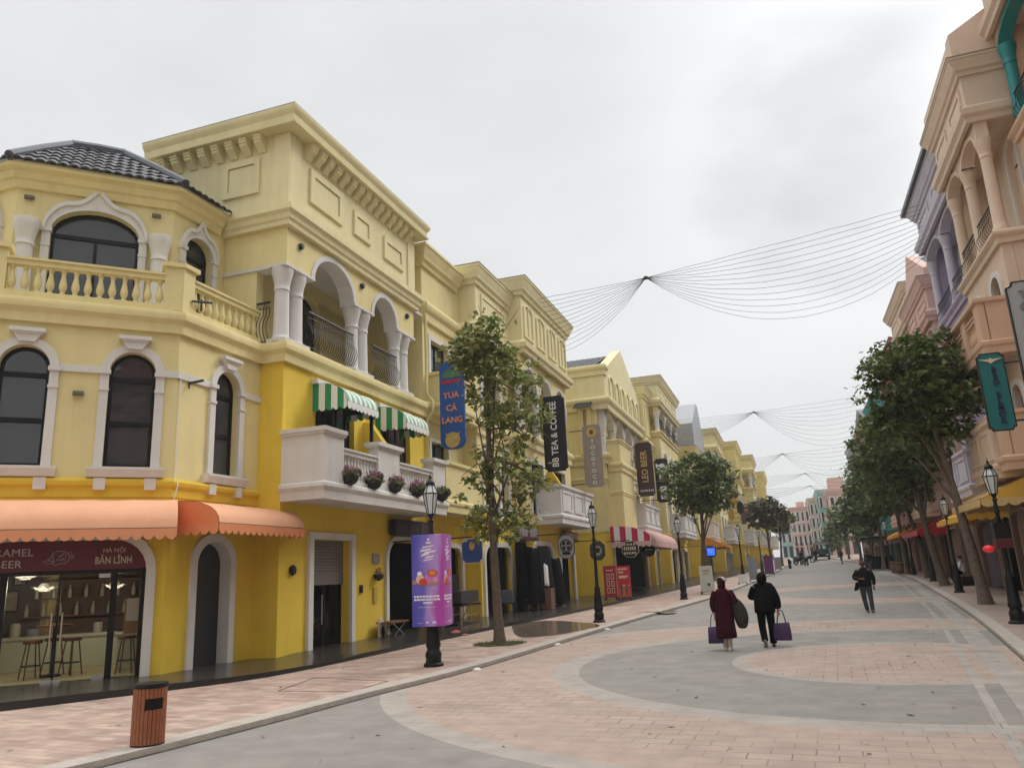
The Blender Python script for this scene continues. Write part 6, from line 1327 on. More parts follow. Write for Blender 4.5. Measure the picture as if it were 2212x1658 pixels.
# folding table and leaning boards
q = PZ(862, 1378, .2); q.x -= .2
t = thing('folding_table', 'low folding table with crossed steel legs left of the purple box', 'table', q); mb = MB(); mb.box(q.x-.25, q.x+.25, q.y-.55, q.y+.55, q.z+.44, q.z+.49); part('tabletop', mb, M['wood'], t)
for sx in (-.2, .2):
    mb = MB(); mb.tube([q+Vector((sx,-.45,0)), q+Vector((sx,.4,.44))], .014, 5); part('leg', mb, M['steel'], t); mb = MB(); mb.tube([q+Vector((sx+.03,.45,0)), q+Vector((sx+.03,-.4,.44))], .014, 5); part('leg', mb, M['steel'], t)
q = PX(822, 1382, -11.3); q.z = .21
t = thing('leaning_board', 'cream board with a black round hole leaning against the wall', 'board', q); f = Fr((q.x, q.y), (0, 1), (1, 0)); mb = MB(); mb.prism(f, [(-.16, .21), (.22, .21), (.2, .62), (.02, .84), (-.14, .78)], 0, .04); part('board', mb, M['gold'], t); part('hole', blob(f, .06, .42, .10, .16, .055, 14), M['black'], t)
CY0 = PX(978, 1300, -10.5).y-21.4
print('cart', CY0)
# black cart with shelves
q = PZ(1022, 1362, .2); x0, y0_ = -10.9, CY0+21.4
t = thing('black_cart', 'black serving cart with cabinets and open steel shelves under the blue plaque', 'cart', (x0, y0_, .2)); 
mb = MB(); mb.box(-11.35, -10.8, CY0+21.2, CY0+22.7, 1.45, 1.95); part('upper_cabinet', mb, M['black'], t); mb = MB(); mb.box(-10.85, -10.2, CY0+21.4, CY0+22.9, 1.02, 1.40); part('lower_cabinet', mb, mat('charcoal_panel', (.03, .03, .032), .35), t)
mb = MB(); mb.box(-10.9, -10.15, CY0+21.35, CY0+23.0, .92, .98); part('worktop', mb, M['lampiron'], t)
mb = MB()
for x in (-10.85, -10.2):
    for y in (CY0+21.4, CY0+22.2, CY0+22.95): mb.box(x-.02, x+.02, y-.02, y+.02, .2, .92)
    for z in (.35, .62): mb.box(x-.015, x+.015, CY0+21.4, CY0+22.95, z, z+.025)
part('shelf_frame', mb, M['steel'], t); mb = MB(); mb.box(-10.86, -10.18, CY0+21.4, CY0+22.96, .34, .37); part('shelf', mb, M['black'], t); mb = MB(); mb.box(-11.4, -10.9, CY0+21.3, CY0+22.9, .2, 1.44); part('back_cabinet', mb, M['black'], t)
q = PZ(985, 1372, .2); t = thing('red_parasol', 'folded red parasol lying on the dark plinth beside the cart', 'parasol', q); mb = MB(); mb.lathe(q, [(.02,.16),(.3,.05),(.36,.02),(.34,.015)], 14); part('canopy', mb, mat('faded_red', (.36, .08, .06), .6), t); mb = MB(); mb.tube([q+Vector((.0,0,.1)), q+Vector((.35,.5,1.0))], .014, 5); part('handle', mb, M['wood'], t)
def chair(loc, rz, label, proto=[None]):
    if proto[0]: return clone(proto[0], loc, rz, label)
    r = thing('chair', label, 'chair', (0,0,0), 'dark chairs outside the draped shop'); mb = MB(); mb.box(-.22,.22,-.22,.22,.42,.47); part('seat', mb, M['black'], r, bevel=.015)
    mb = MB(); mb.hexa([(-.22,.18,.47),(.22,.18,.47),(.22,.22,.47),(-.22,.22,.47),(-.2,.28,.92),(.2,.28,.92),(.2,.32,.92),(-.2,.32,.92)]); part('backrest', mb, mat('dark_blue_grey_pad', (.03, .035, .05), .5), r, bevel=.015)
    for sx in (-.19,.19):
        for sy in (-.19,.19): mb = MB(); mb.box(sx-.02,sx+.02,sy-.02,sy+.02,0,.42); part('leg', mb, M['black'], r)
    r.location = loc; r.rotation_euler = (0,0,rz); proto[0] = r; return r
q = PZ(1100, 1338, .24); chair((q.x, q.y, plz(q.y)+.003), .5, 'dark padded chair just right of the leafy tree trunk'); q2 = PZ(1140, 1330, .24); chair((q2.x, q2.y+.3, plz(q2.y)+.003), -1.2, 'second dark chair, nearer the draped rack')
# draped clothing rack
M['drape'] = mat('dark_drape', (.0045, .005, .0055), .95, spec=.1, var=.3, scale=4, bump=.5, bscale=6)
def drape(cx, cy, z0, z1, rx, ry, seed, n=54, rows=12, flare=1.25):
    rnd = random.Random(seed); ph = [rnd.uniform(0, 6.3) for _ in range(4)]; mb = MB(); rg = []
    for i in range(rows):
        t = i/(rows-1); k = flare+(1-flare)*t; k *= 1 if t < .95 else .82; rg.append([Vector((cx+rx*k*math.copysign(abs(math.cos(a))**.65, math.cos(a))*(1+(.13*math.sin(5*a+ph[0])+.09*math.sin(9*a+ph[1])+.05*math.sin(17*a+ph[3]))*(1-t*.5)), cy+ry*k*math.copysign(abs(math.sin(a))**.65, math.sin(a))*(1+(.13*math.sin(5*a+ph[0])+.09*math.sin(9*a+ph[1])+.05*math.sin(17*a+ph[3]))*(1-t*.5)), z0+(z1-z0)*t+.05*math.sin(3*a+ph[2])*(1-t)+.06*math.sin(2*a+ph[1])*t)) for a in [2*math.pi*j/n for j in range(n)]])
    mb.rings(rg); return mb
yb = PZ(1160, 1322, .3).y; xb = -10.05; pz = plz(yb)
t = thing('draped_rack', 'tall rack draped in dark cloth filling the doorway behind the tree', 'clothes rack', (xb, yb, pz)); part('cloth', drape(xb, yb, pz+.25, pz+2.5, .46, 1.05, 4), M['drape'], t, smooth=50)
mb = MB(); [mb.tube([(xb+sx, yb+sy, pz), (xb+sx, yb+sy, pz+2.3)], .02, 5) for sx in (-.2, .2) for sy in (-.7, .7)]; part('stand', mb, M['steel'], t)
t = thing('closed_parasol', 'closed dark parasol in front of the draped rack', 'parasol', (xb+.55, yb+.9, pz)); part('canopy', drape(xb+.55, yb+.9, pz+.15, pz+2.0, .2, .22, 8, flare=1.7), M['drape'], t, smooth=50); mb = MB(); mb.tube([(xb+.55, yb+.9, pz), (xb+.55, yb+.9, pz+2.3)], .022, 6); part('pole', mb, M['steel'], t); mb = MB(); mb.lathe((xb+.55, yb+.9, pz), [(.28,0),(.28,.08),(.06,.14)], 14); part('base', mb, mat('grey_base', (.16,.16,.17), .6), t)
t = thing('white_garment', 'crumpled white garment hanging on the front of the draped rack', 'garment', (xb+.5, yb-.35, pz)); part('cloth', drape(xb+.48, yb-.35, pz+.95, pz+1.75, .08, .17, 12, flare=1.3), M['whitep'], t, smooth=50)
t = thing('brown_crate', 'reddish brown crate standing below the white garment', 'crate', (xb+.5, yb-.35, pz)); mb = MB(); mb.box(xb+.3, xb+.75, yb-.65, yb-.1, pz, pz+.78); part('box', mb, mat('crate_brown', (.16, .07, .05), .7), t, bevel=.01); mb = MB(); mb.box(xb+.28, xb+.77, yb-.67, yb-.08, pz+.78, pz+.82); part('lid', mb, M['wood'], t)
# air conditioner on the cream wall
def aircon(p, label): 
    t = thing('air_conditioner', label, 'air conditioner', p); mb = MB(); mb.box(p.x, p.x+.34, p.y, p.y+.9, p.z, p.z+.62); part('casing', mb, M['whitep'], t, bevel=.02); f = Fr((p.x, p.y), (1, 0), (0, -1)); part('fan_grille', blob(Fr((p.x+.34, p.y), (0, 1), (1, 0)), .36, p.z+.31, .24, .24, .015, 18), mat('grille_grey', (.25, .25, .25), .6), t)
aircon(Vector((-10.97, 28.7, 3.95)), 'white air conditioner box on the cream wall behind the leafy tree')
# red menu boards, sandwich boards, kiosk
def upright(name, label, u0, v0, u1, v1, m, th=.08, cat='board', dz=.0, feet=True):
    b = PG((u0+u1)/2, v1, dz); S = Fr((0, b.y), (1, 0), (0, -1)); a = PY(u0, v0, b.y); c = PY(u1, v0, b.y); t = thing(name, label, cat, b); z0 = b.z+(.12 if feet else 0); mb = MB(); mb.fbox(S, a.x, c.x, z0, a.z, -th, 0); part('panel', mb, m, t)
    if feet: mb = MB(); [mb.box(x, x+.05, b.y-.12, b.y+.3, b.z, b.z+.13) for x in (a.x, c.x-.05)]; part('feet', mb, M['black'], t)
    return t, S, a.x, c.x, z0, a.z
for (u0, u1, lb, hot) in ((1302, 1329, 'dark red menu board with two columns of pale drinks', 0), (1331, 1359, 'bright red menu board with a drinks photo and white text', 1)):
    t, S, x0, x1, z0, z1 = upright('menu_board', lb, u0, 1222, u1, 1296, mat('menu_red', (.30, .012, .025) if not hot else (.46, .012, .03), .4, var=.06), dz=.25, cat='menu board'); W_ = x1-x0; Hh = z1-z0; mb = MB()
    if not hot:
        for i in range(2):
            for k in range(3): cx = x0+W_*(.36+.36*i); zz = z1-Hh*(.34+.22*k); mb.prism(S, rect(cx-.07, cx+.07, zz-.12, zz+.12), 0, .01, [rect(cx-.045, cx+.045, zz-.09, zz+.09)])
        mb.fbox(S, x0+.12, x1-.12, z1-Hh*.16, z1-Hh*.13, 0, .01)
    else:
        for zz, a, b_ in ((.10,.08,.8),(.2,.1,.5),(.33,.15,.85),(.37,.15,.7),(.62,.15,.9)): mb.fbox(S, x0+W_*a, x0+W_*b_, z1-Hh*zz-.035, z1-Hh*zz+.03, 0, .01)
        m2 = MB(); m2.fbox(S, x0+W_*.1, x1-W_*.1, z0+.05, z0+Hh*.3, 0, .008); part('picture', m2, mat('drink_brown', (.40, .14, .06), .5, var=.3, scale=6), t); m2 = MB(); [m2.prism(S, [(x0+W_*q_, z0+.1), (x0+W_*(q_+.2), z0+.1), (x0+W_*(q_+.23), z0+Hh*.42), (x0+W_*(q_-.03), z0+Hh*.42)], .008, .016) for q_ in (.18, .6)]; part('drink', m2, mat('drink_dark', (.20, .05, .03), .4, var=.2), t)
    part('lettering', mb, M['gold'], t)
t, S, x0, x1, z0, z1 = upright('sandwich_board', 'white sandwich board at the foot of the second street tree', 1509, 1222, 1537, 1283, mat('greenish_white', (.50, .52, .46), .5, var=.06), dz=PAV, cat='sandwich board'); mb = MB(); cx = (x0+x1)/2; [mb.fbox(S, cx-.16+k*.07, cx-.11+k*.07, z1-.28, z1-.2, 0, .01) for k in range(5)]; [mb.fbox(S, cx-.14+k*.07, cx-.09+k*.07, z1-.42, z1-.36, 0, .01) for k in range(4)]; part('lettering', mb, mat('rust_letters', (.3, .12, .06), .5, var=0), t); part('sticker', blob(S, cx+.1, z0+.35, .07, .07, .012, 10), M['black'], t)
mb = MB(); S2_ = Fr((S.o.x, S.o.y+.5), (1,0), (0,-1)); mb.hexa([(x0, S.o.y+.05, z1), (x1, S.o.y+.05, z1), (x1, S.o.y+.09, z1), (x0, S.o.y+.09, z1), (x0, S.o.y+.5, z0), (x1, S.o.y+.5, z0), (x1, S.o.y+.55, z0), (x0, S.o.y+.55, z0)]); part('rear_panel', mb, mat('rear_white', (.5,.5,.45), .5), t)
upright('notice_board', 'plain white notice board beside the fourth lamp post', 1593, 1240, 1612, 1262, M['whitep'], dz=PAV)
upright('kiosk_board', 'grey blue kiosk board with a rounded look near the purple stand', 1614, 1205, 1632, 1256, mat('grey_blue_panel', (.24, .27, .31), .5), dz=PAV, th=.4)
upright('kiosk_board', 'dark purple stand among the far left shops', 1648, 1200, 1668, 1243, mat('dark_purple', (.11, .02, .10), .5), dz=PAV, th=.5)
upright('kiosk_board', 'pale grey lilac stand at the far left corner', 1671, 1203, 1686, 1232, mat('lilac_grey', (.33, .29, .34), .5), dz=PAV, th=.5)
# right pavement: stall, barrels, dark bin with lantern box
def barrel(loc, label, k=1.0):
    t = thing('barrel', label, 'barrel', loc, 'brown barrels on the right pavement'); mb = MB(); mb.lathe(loc, [(.27*k,0),(.34*k,.4*k),(.29*k,.78*k)], 14); part('staves', mb, M['wood'], t, smooth=40)
    for z in (.15, .6): mb = MB(); mb.lathe(loc, [(.315*k,z*k),(.335*k,z*k+.02),(.335*k,z*k+.06),(.30*k,z*k+.08)], 14); part('hoop', mb, M['iron'], t)
barrel(PG(1949, 1239, PAV), 'brown barrel planter left of the lamp post among the trunks'); barrel(PG(1936, 1236, PAV), 'brown barrel planter deeper among the right trunks')
p = LAMPS[5].location
t = thing('control_box', 'dark box strapped to the lamp post at the right picture edge', 'box', (p.x, p.y, p.z+1.95)); mb = MB(); mb.box(p.x-.17, p.x+.17, p.y-.17, p.y+.17, p.z+1.95, p.z+2.32); part('casing', mb, M['black'], t, bevel=.01); mb = MB(); mb.box(p.x-.172, p.x+.172, p.y-.172, p.y+.172, p.z+1.72, p.z+1.95); part('lower_casing', mb, mat('dark_red_box', (.10, .012, .018), .5), t)
t = thing('red_lantern', 'small red lantern beside the dark box at the right edge', 'lantern', (p.x-.32, p.y, p.z+1.72)); mb = MB(); mb.ell((p.x-.32, p.y, p.z+1.72), (.13,.13,.09), 12, 8); part('shade', mb, mat('lantern_red', (.6, .03, .03), .5, var=0, emit=((.7, .03, .03), .25)), t, smooth=60); mb = MB(); mb.tube([(p.x-.32, p.y, p.z+1.80), (p.x-.05, p.y, p.z+2.0)], .008, 4); part('hook', mb, M['iron'], t)
q = Vector((p.x+.75, p.y+.3, p.z))
t = thing('black_planter_bin', 'bulky black bin standing behind the lamp post at the right edge', 'bin', q); mb = MB(); mb.lathe(q, [(.26,0),(.30,.05),(.32,.75),(.36,.8)], 16); part('body', mb, M['pot'], t, smooth=40); mb = MB(); mb.lathe(q, [(.37,.8),(.36,.88),(.2,.95)], 16); part('lid', mb, M['black'], t, smooth=40)
q = PG(2086, 1263, PAV)
t = thing('seating_bench', 'low dark bench under the straw awning on the right', 'bench', q); mb = MB(); mb.box(q.x-.3, q.x+.3, q.y-.9, q.y+.9, q.z+.40, q.z+.46); part('seat', mb, M['wood'], t)
for sy in (-.75, .75): mb = MB(); mb.box(q.x-.25, q.x+.25, q.y+sy-.04, q.y+sy+.04, q.z, q.z+.40); part('leg', mb, M['black'], t)
BENCH = q
sx_, sy_ = 6.4, 70.0; z = gz(sy_)+PAV
t = thing('market_stall', 'black market stall with a flat dark canopy at the right kerb far off', 'stall', (sx_, sy_, z)); mb = MB(); mb.box(sx_-.9, sx_+1.4, sy_-.9, sy_+1.3, z+2.35, z+2.5); part('canopy', mb, M['black'], t)
for a in (-.8, 1.3):
    for b_ in (-.8, 1.2): mb = MB(); mb.tube([(sx_+a, sy_+b_, z), (sx_+a, sy_+b_, z+2.4)], .035, 5); part('post', mb, M['iron'], t)
mb = MB(); mb.box(sx_-.8, sx_+1.3, sy_-.7, sy_-.2, z, z+1.0); part('counter', mb, M['drape'], t)
# ================================================================ FAIRY-LIGHT CABLES OVER THE STREET
M['cable'] = mat('black_cable', (.01, .01, .011), .6, var=0)
M['cable2'] = mat('grey_cable', (.10, .10, .105), .6, var=0)
def bundle(label, knot, Y, la, lb_, XL, ra, rb_, XR, n, sagr, rad, m):
    K = PY(*knot, Y); t = thing('fairy_light_net', label, 'cables', K, 'fairy light nets across the street')
    mb = MB(); mb.ell(K, (.14, .10, .10), 8, 6); part('knot', mb, m, t)
    for side, (A, B, X) in enumerate(((la, lb_, XL), (ra, rb_, XR))):
        for k in range(n):
            f = k/(n-1); e_ = PX(A[0]+(B[0]-A[0])*f, A[1]+(B[1]-A[1])*f, X); sg = (sagr if side else sagr*.22)*f**1.1+.03
            mb = MB(); rn = random.Random(k+side*20)
            pts = [K.lerp(e_, i/16)+Vector((0, 0, -4*sg*(i/16)*(1-i/16)+rn.uniform(-.02, .02)*(0 < i < 16))) for i in range(17)]
            mb.tube(pts, rad, 4)
            part('cable', mb, m, t)
bundle('nearest fan of fairy light cables gathered in one knot over the street', (1395, 600), 36, (1163, 645), (1216, 760), -9.95, (1987, 443), (2000, 552), 7.3, 13, 2.5, .0095, M['cable'])
bundle('second fan of fairy light cables above the walking man', (1628, 890), 74, (1464, 907), (1470, 960), -6.9, (1862, 855), (1870, 935), 8.2, 10, 2.0, .012, M['cable2'])
bundle('third fan of fairy light cables, thin against the pale sky', (1690, 980), 104, (1575, 998), (1585, 1040), -4, (1842, 962), (1846, 1010), 8.4, 7, 1.6, .015, M['cable2'])
bundle('fourth fan of fairy light cables farther down the street', (1739, 1022), 122, (1608, 1032), (1612, 1060), -3, (1838, 1018), (1842, 1045), 8.4, 6, 1.3, .015, M['cable2'])
bundle('last and lowest fan of fairy light cables before the coloured houses', (1750, 1049), 128, (1614, 1060), (1616, 1085), -2.2, (1820, 1050), (1824, 1070), 8.0, 5, 1.1, .015, M['cable2'])

rnd = random.Random(21)
for k, (a, d, hgt, rr, c, lb) in enumerate(((2.9, -3.2, .34, .11, (.50, .52, .42), 'pale glass jar at the left end of the shop counter'), (2.55, -3.2, .2, .14, (.30, .32, .40), 'bluish tin on the shop counter'), (2.2, -3.25, .3, .09, (.45, .28, .2), 'peach coloured canister on the shop counter'), (1.25, -3.2, .26, .10, (.5, .5, .46), 'white kettle on the shop counter'), (.62, -2.6, .3, .10, (.42, .45, .40), 'grey green machine on the side counter'))):
    c0_ = FM.p(a, .97, d-.12); t = thing('canister', lb, 'canister', c0_); mb = MB(); mb.lathe(c0_, [(rr*.9, 0), (rr, hgt*.2), (rr, hgt*.75), (rr*.6, hgt*.9)], 12); part('body', mb, mat('canister_paint', c, .35, var=.05), t, smooth=40); mb = MB(); mb.lathe(c0_, [(rr*.62, hgt*.88), (rr*.62, hgt), (rr*.2, hgt*1.04)], 12); part('lid', mb, M['iron'], t)
for a, z, w_, h_, c, lb in ((3.15, 1.75, .36, .42, (.34, .30, .22), 'framed picture at the left of the shop back wall'), (2.95, 2.25, .22, .24, (.45, .42, .36), 'small pale framed picture high in the shop')):
    q = FM.p(a, z, -3.86); t = thing('framed_picture', lb, 'picture', q); mb = MB(); mb.fbox(FM, a-w_/2, a+w_/2, z-h_/2, z+h_/2, -3.88, -3.85); part('picture', mb, mat('picture_print', c, .5, var=.4, scale=9), t); mb = MB(); mb.prism(FM, rect(a-w_/2-.03, a+w_/2+.03, z-h_/2-.03, z+h_/2+.03), -3.88, -3.84, [rect(a-w_/2, a+w_/2, z-h_/2, z+h_/2)]); part('frame', mb, M['black'], t)
# ================================================================ PEOPLE
M['maroonc'] = mat('maroon_wool', (.034, .004, .010), .9, spec=.15, var=.18, scale=14, bump=.3, bscale=60)
M['blackc'] = mat('black_cloth', (.0035, .0035, .004), .9, spec=.15, var=.25, scale=12, bump=.5, bscale=9)
M['blackt'] = mat('black_trousers', (.003, .003, .0035), .9, spec=.15, var=.2, scale=10)
M['jacket'] = mat('charcoal_jacket', (.005, .0055, .0065), .75, spec=.25, var=.25, scale=10, bump=.4, bscale=14)
M['jeans'] = mat('faded_blue_jeans', (.035, .042, .056), .9, var=.5, scale=5)
M['shoe'] = mat('dark_shoe', (.015, .013, .012), .5, var=.1)
M['pale'] = mat('pale_shoe', (.50, .47, .44), .6, var=.15, scale=12)
M['hair'] = mat('black_hair', (.010, .008, .008), .5, var=.1)
M['purple'] = mat('purple_tote', (.034, .007, .062), .6, var=.12, scale=9, bump=.3, bscale=12)
M['olive'] = mat('dark_olive_cloth', (.022, .019, .013), .85, var=.3, scale=10, bump=.6, bscale=9)
M['eye'] = mat('eye', (.02, .015, .012), .2, var=0)
def body(root, J, m, k):
    """one continuous skinned body; J: name -> (co, radius, parent)"""
    names = list(J); idx = {n: i for i, n in enumerate(names)}
    me = bpy.data.meshes.new('body'); me.from_pydata([tuple(Vector(J[n][0])*k) for n in names], [(idx[n], idx[J[n][2]]) for n in names if J[n][2]], [])
    o = bpy.data.objects.new('body', me); COL.objects.link(o); o.parent = root; me.materials.append(m)
    s = o.modifiers.new('skin', 'SKIN'); s.use_smooth_shade = True
    lay = me.skin_vertices[0].data
    for n in names: lay[idx[n]].radius = (J[n][1]*k, J[n][1]*k); lay[idx[n]].use_root = (n == 'pelvis')
    u = o.modifiers.new('subsurf', 'SUBSURF'); u.levels = 1; u.render_levels = 2; return o
def hand(J, wrist, side, d, curl):               # five fingers of different lengths, bent round what is held
    w = Vector(J[wrist][0]); d = Vector(d).normalized(); a = d.cross(Vector((0, 1, .2))).normalized(); nrm = d.cross(a).normalized()*curl
    p = w+d*.05; J[wrist+'palm'] = (p, .026, wrist)
    for i, (off, L) in enumerate(((-.024, .060), (-.008, .070), (.008, .066), (.023, .052))):
        b = p+d*.04+a*off; J[f'{wrist}k{i}'] = (b, .011, wrist+'palm'); m = b+d*L*.5+nrm*.012; J[f'{wrist}m{i}'] = (m, .0092, f'{wrist}k{i}'); J[f'{wrist}t{i}'] = (m+d*L*.3+nrm*.032, .008, f'{wrist}m{i}')
    b = w+d*.025-a*.030*side; J[wrist+'th0'] = (b, .011, wrist+'palm'); J[wrist+'th1'] = (b+d*.035-a*.016*side+nrm*.018, .0095, wrist+'th0')
def skeleton(arms, legs, lean=0.0):
    J = {'pelvis': ((0, 0, .92), .12, None), 'waist': ((0, 0, 1.06), .115, 'pelvis'), 'chest': ((0, lean*.5, 1.24), .135, 'waist'), 'collar': ((0, lean, 1.36), .085, 'chest'), 'neck': ((0, lean+.01, 1.42), .052, 'collar'), 'jaw': ((0, lean+.025, 1.49), .066, 'neck'), 'skull': ((0, lean+.015, 1.56), .083, 'jaw'), 'crown': ((0, lean+.01, 1.60), .062, 'skull')}
    for s, nm in ((-1, 'l'), (1, 'r')):
        sh, el, wr, d, curl = arms[nm]; J['s'+nm] = (sh, .062, 'collar'); J['e'+nm] = (el, .042, 's'+nm); J['w'+nm] = (wr, .028, 'e'+nm); hand(J, 'w'+nm, s, d, curl)
        hp, kn, an, toe = legs[nm]; J['h'+nm] = (hp, .088, 'pelvis'); J['k'+nm] = (kn, .056, 'h'+nm); J['a'+nm] = (an, .037, 'k'+nm); J['t'+nm] = (toe, .033, 'a'+nm)
    return J
def ring(c, rx, ry, n=18, ph=0, wob=0.0): return [Vector((c[0]+rx*math.cos(2*math.pi*i/n)*(1+wob*math.sin(5*2*math.pi*i/n+ph)), c[1]+ry*math.sin(2*math.pi*i/n)*(1+wob*math.sin(4*2*math.pi*i/n+ph*2)), c[2])) for i in range(n)]
def loft(mb, secs, k, n=18): mb.rings([[q*k for q in ring((x, y, z), rx, ry, n, ph=z*7, wob=w)] for x, y, z, rx, ry, w in secs]); return mb
def sleeve(mb, pts, rs, k): P_ = catmull([Vector(p)*k for p in pts], 4); R2 = []; n = len(P_); [R2.append((rs[min(int(i/4), len(rs)-1)]+(rs[min(int(i/4)+1, len(rs)-1)]-rs[min(int(i/4), len(rs)-1)])*((i % 4)/4))*k) for i in range(n)]; mb.tube(P_, R2, 12); return mb
def sub(o): s = o.modifiers.new('subsurf', 'SUBSURF'); s.levels = 1; s.render_levels = 1; return o
def shoe(root, k, c, yaw, m, pitch=0.0):
    mb = MB(); R3 = Matrix.Rotation(yaw, 3, 'Z') @ Matrix.Rotation(pitch, 3, 'X')
    secs = [(-.08, .030, .055), (-.05, .040, .085), (0, .040, .08), (.06, .042, .055), (.12, .046, .045), (.165, .034, .030)]
    rg = []
    for y, hw, h in secs: rg.append([Vector(c)*k+(R3 @ Vector(q))*k for q in ((-hw, y, 0), (hw, y, 0), (hw*1.02, y, h*.45), (hw*.7, y, h), (-hw*.7, y, h), (-hw*1.02, y, h*.45))])
    mb.rings(rg); return sub(part('shoe', mb, m, root, smooth=80))
def face(root, k, c, fwd):                       # eyes, nose, mouth, ears on the skull
    c = Vector(c)*k; f = Vector(fwd); r_ = Vector((f.y, -f.x, 0))
    for s in (-1, 1):
        mb = MB(); mb.ell(c+(f*.077+r_*.030*s+Vector((0,0,.015)))*k, (.012*k,.010*k,.007*k), 8, 5); part('eye', mb, M['eye'], root)
        mb = MB(); mb.ell(c+(r_*.083*s+Vector((0,0,-.005)))*k, (.012*k,.020*k,.030*k), 8, 6); part('ear', mb, M['skin'], root, smooth=60)
    mb = MB(); mb.rings([[c+(f*.075+Vector((0,0,.02)))*k+r_*q*k for q in (-.006,.006,0)], [c+(f*.105+Vector((0,0,-.022)))*k+r_*q*k+Vector((0,0,z))*k for q, z in ((-.014,0),(.014,0),(0,.012))]]); part('nose', mb, M['skin'], root)
    mb = MB(); mb.ell(c+(f*.080+Vector((0,0,-.052)))*k, (.024*k,.014*k,.007*k), 8, 5); part('mouth', mb, mat('lips', (.25, .08, .07), .5, var=0), root)
def tote(label, top, w_, h, yaw, m, grp):
    top = Vector(top); t = thing('tote_bag', label, 'tote bag', top, grp); u = Vector((math.cos(yaw), math.sin(yaw), 0)); v = Vector((-u.y, u.x, 0)); z = top.z-.26
    def sec(zz, a, b, sag=0): return [top+u*(a*s1)+v*(b*s2)+Vector((0, 0, zz-top.z+sag*s1)) for s1, s2 in ((-1,-1),(0,-1.15),(1,-1),(1,1),(0,1.15),(-1,1))]
    mb = MB(); mb.rings([sec(z-h, w_*.5, .05), sec(z-h*.96, w_*.52, .075), sec(z-h*.5, w_*.50, .085), sec(z-.02, w_*.47, .045), sec(z, w_*.46, .03, .01)]); part('bag', mb, m, t, smooth=40)
    for s in (-1, 1): mb = MB(); mb.tube(catmull([top+u*(-w_*.28)+v*.03*s+Vector((0,0,-.27)), top+u*(-.05)+v*.012*s+Vector((0,0,-.05)), top+v*.006*s, top+u*.05+v*.012*s+Vector((0,0,-.05)), top+u*(w_*.28)+v*.03*s+Vector((0,0,-.27))], 4), .009, 5); part('strap', mb, mat('tote_strap', (.05, .012, .08), .6, var=0) if s < 0 else bpy.data.materials['tote_strap'], t)
    return t
def place(root, uv, vtop, hm=1.66):
    p = PG(*uv, 0.0); zt = PY(uv[0], vtop, p.y).z; root.location = p; OFF[root.name] = Vector((0,0,0)); return p, (zt-p.z)/hm
def pplace(uv, vtop, hm=1.66): p = PG(*uv, 0.0); return p, (PY(uv[0], vtop, p.y).z-p.z)/hm
# --- woman in the long maroon coat, walking away
p, k = pplace((1573, 1404), 1246); W1 = thing('person', 'person walking away in a long maroon coat and patterned headscarf', 'person', p, 'pedestrians seen from behind', off=(0,0,0))
arms = {'l': ((-.19, 0, 1.33), (-.245, -.03, 1.06), (-.225, .03, .83), (0.02, .05, -1), 1), 'r': ((.19, 0, 1.33), (.28, -.06, 1.09), (.20, .16, 1.0), (-.6, .5, -.3), 1)}
legs = {'l': ((-.09, 0, .88), (-.085, .03, .48), (-.045, .02, .09), (-.045, .13, .035)), 'r': ((.09, 0, .88), (.085, 0, .48), (.065, -.05, .10), (.06, .06, .035))}
body(W1, skeleton(arms, legs), M['skin'], k)
mb = MB(); loft(mb, [(0,0,.27,.235,.20,.06),(0,0,.30,.245,.205,.06),(0,0,.6,.225,.185,.04),(0,0,.9,.215,.165,.02),(0,0,1.06,.19,.15,.01),(0,0,1.22,.20,.15,0),(0,0,1.33,.205,.135,0),(0,.0,1.39,.14,.11,0),(0,.01,1.43,.075,.075,0)], k, 20); sleeve(mb, [(-.16,0,1.35),(-.255,-.03,1.08),(-.23,.03,.86)], [.085,.068,.052], k); sleeve(mb, [(.16,0,1.35),(.285,-.06,1.10),(.215,.14,1.01)], [.085,.07,.052], k); sub(part('coat', mb, M['maroonc'], W1, smooth=70))
mb = MB(); mb.ell(Vector((0,.0,1.555))*k, (.105*k,.12*k,.125*k), 14, 9); loft(mb, [(0,.0,1.40,.11,.10,0),(0,0,1.46,.095,.09,0),(0,0,1.52,.10,.105,0)], k, 14); sub(part('headscarf', mb, M['maroonc'], W1, smooth=70))
mb = MB(); mb.ell(Vector((.03,.03,1.615))*k, (.115*k,.12*k,.065*k), 14, 7, Matrix.Rotation(.35, 3, 'Y')); sub(part('knit_band', mb, mat('pale_patterned_cloth', (.42, .38, .36), .9, var=.5, scale=40), W1, smooth=70))
shoe(W1, k, (-.045,.03,0), .05, M['pale']); shoe(W1, k, (.065,-.05,0), -.1, M['pale'])
for x, y in ((-.045,.02),(.065,-.05)): mb = MB(); mb.tube([Vector((x,y,.06))*k, Vector((x,y,.32))*k], [.05*k,.062*k], 10); part('sock', mb, mat('beige_sock', (.40,.33,.28), .9) if x < 0 else bpy.data.materials['beige_sock'], W1)
hp = p+Vector((-.225,.035,.83))*k; tote('purple tote bag held low on the left by the person in maroon', hp+Vector((-.03,0,.0)), .30, .34, .12, M['purple'], 'purple tote bags')
c = p+Vector((.36,.02,.88))*k; t = thing('bundled_jacket', 'dark olive jacket bundled under the arm of the person in maroon', 'jacket', c); mb = MB(); rn = random.Random(3)
loft(mb, [(.02,0,-.36,.05,.04,.1),(.03,0,-.33,.10,.07,.12),(.03,0,-.15,.155,.11,.12),(-.01,0,.05,.15,.11,.10),(-.06,0,.2,.11,.09,.08),(-.08,0,.27,.05,.05,.05)], 1.0, 20); mb.v = [q+c for q in mb.v]
sub(part('cloth', mb, M['olive'], t, smooth=80))
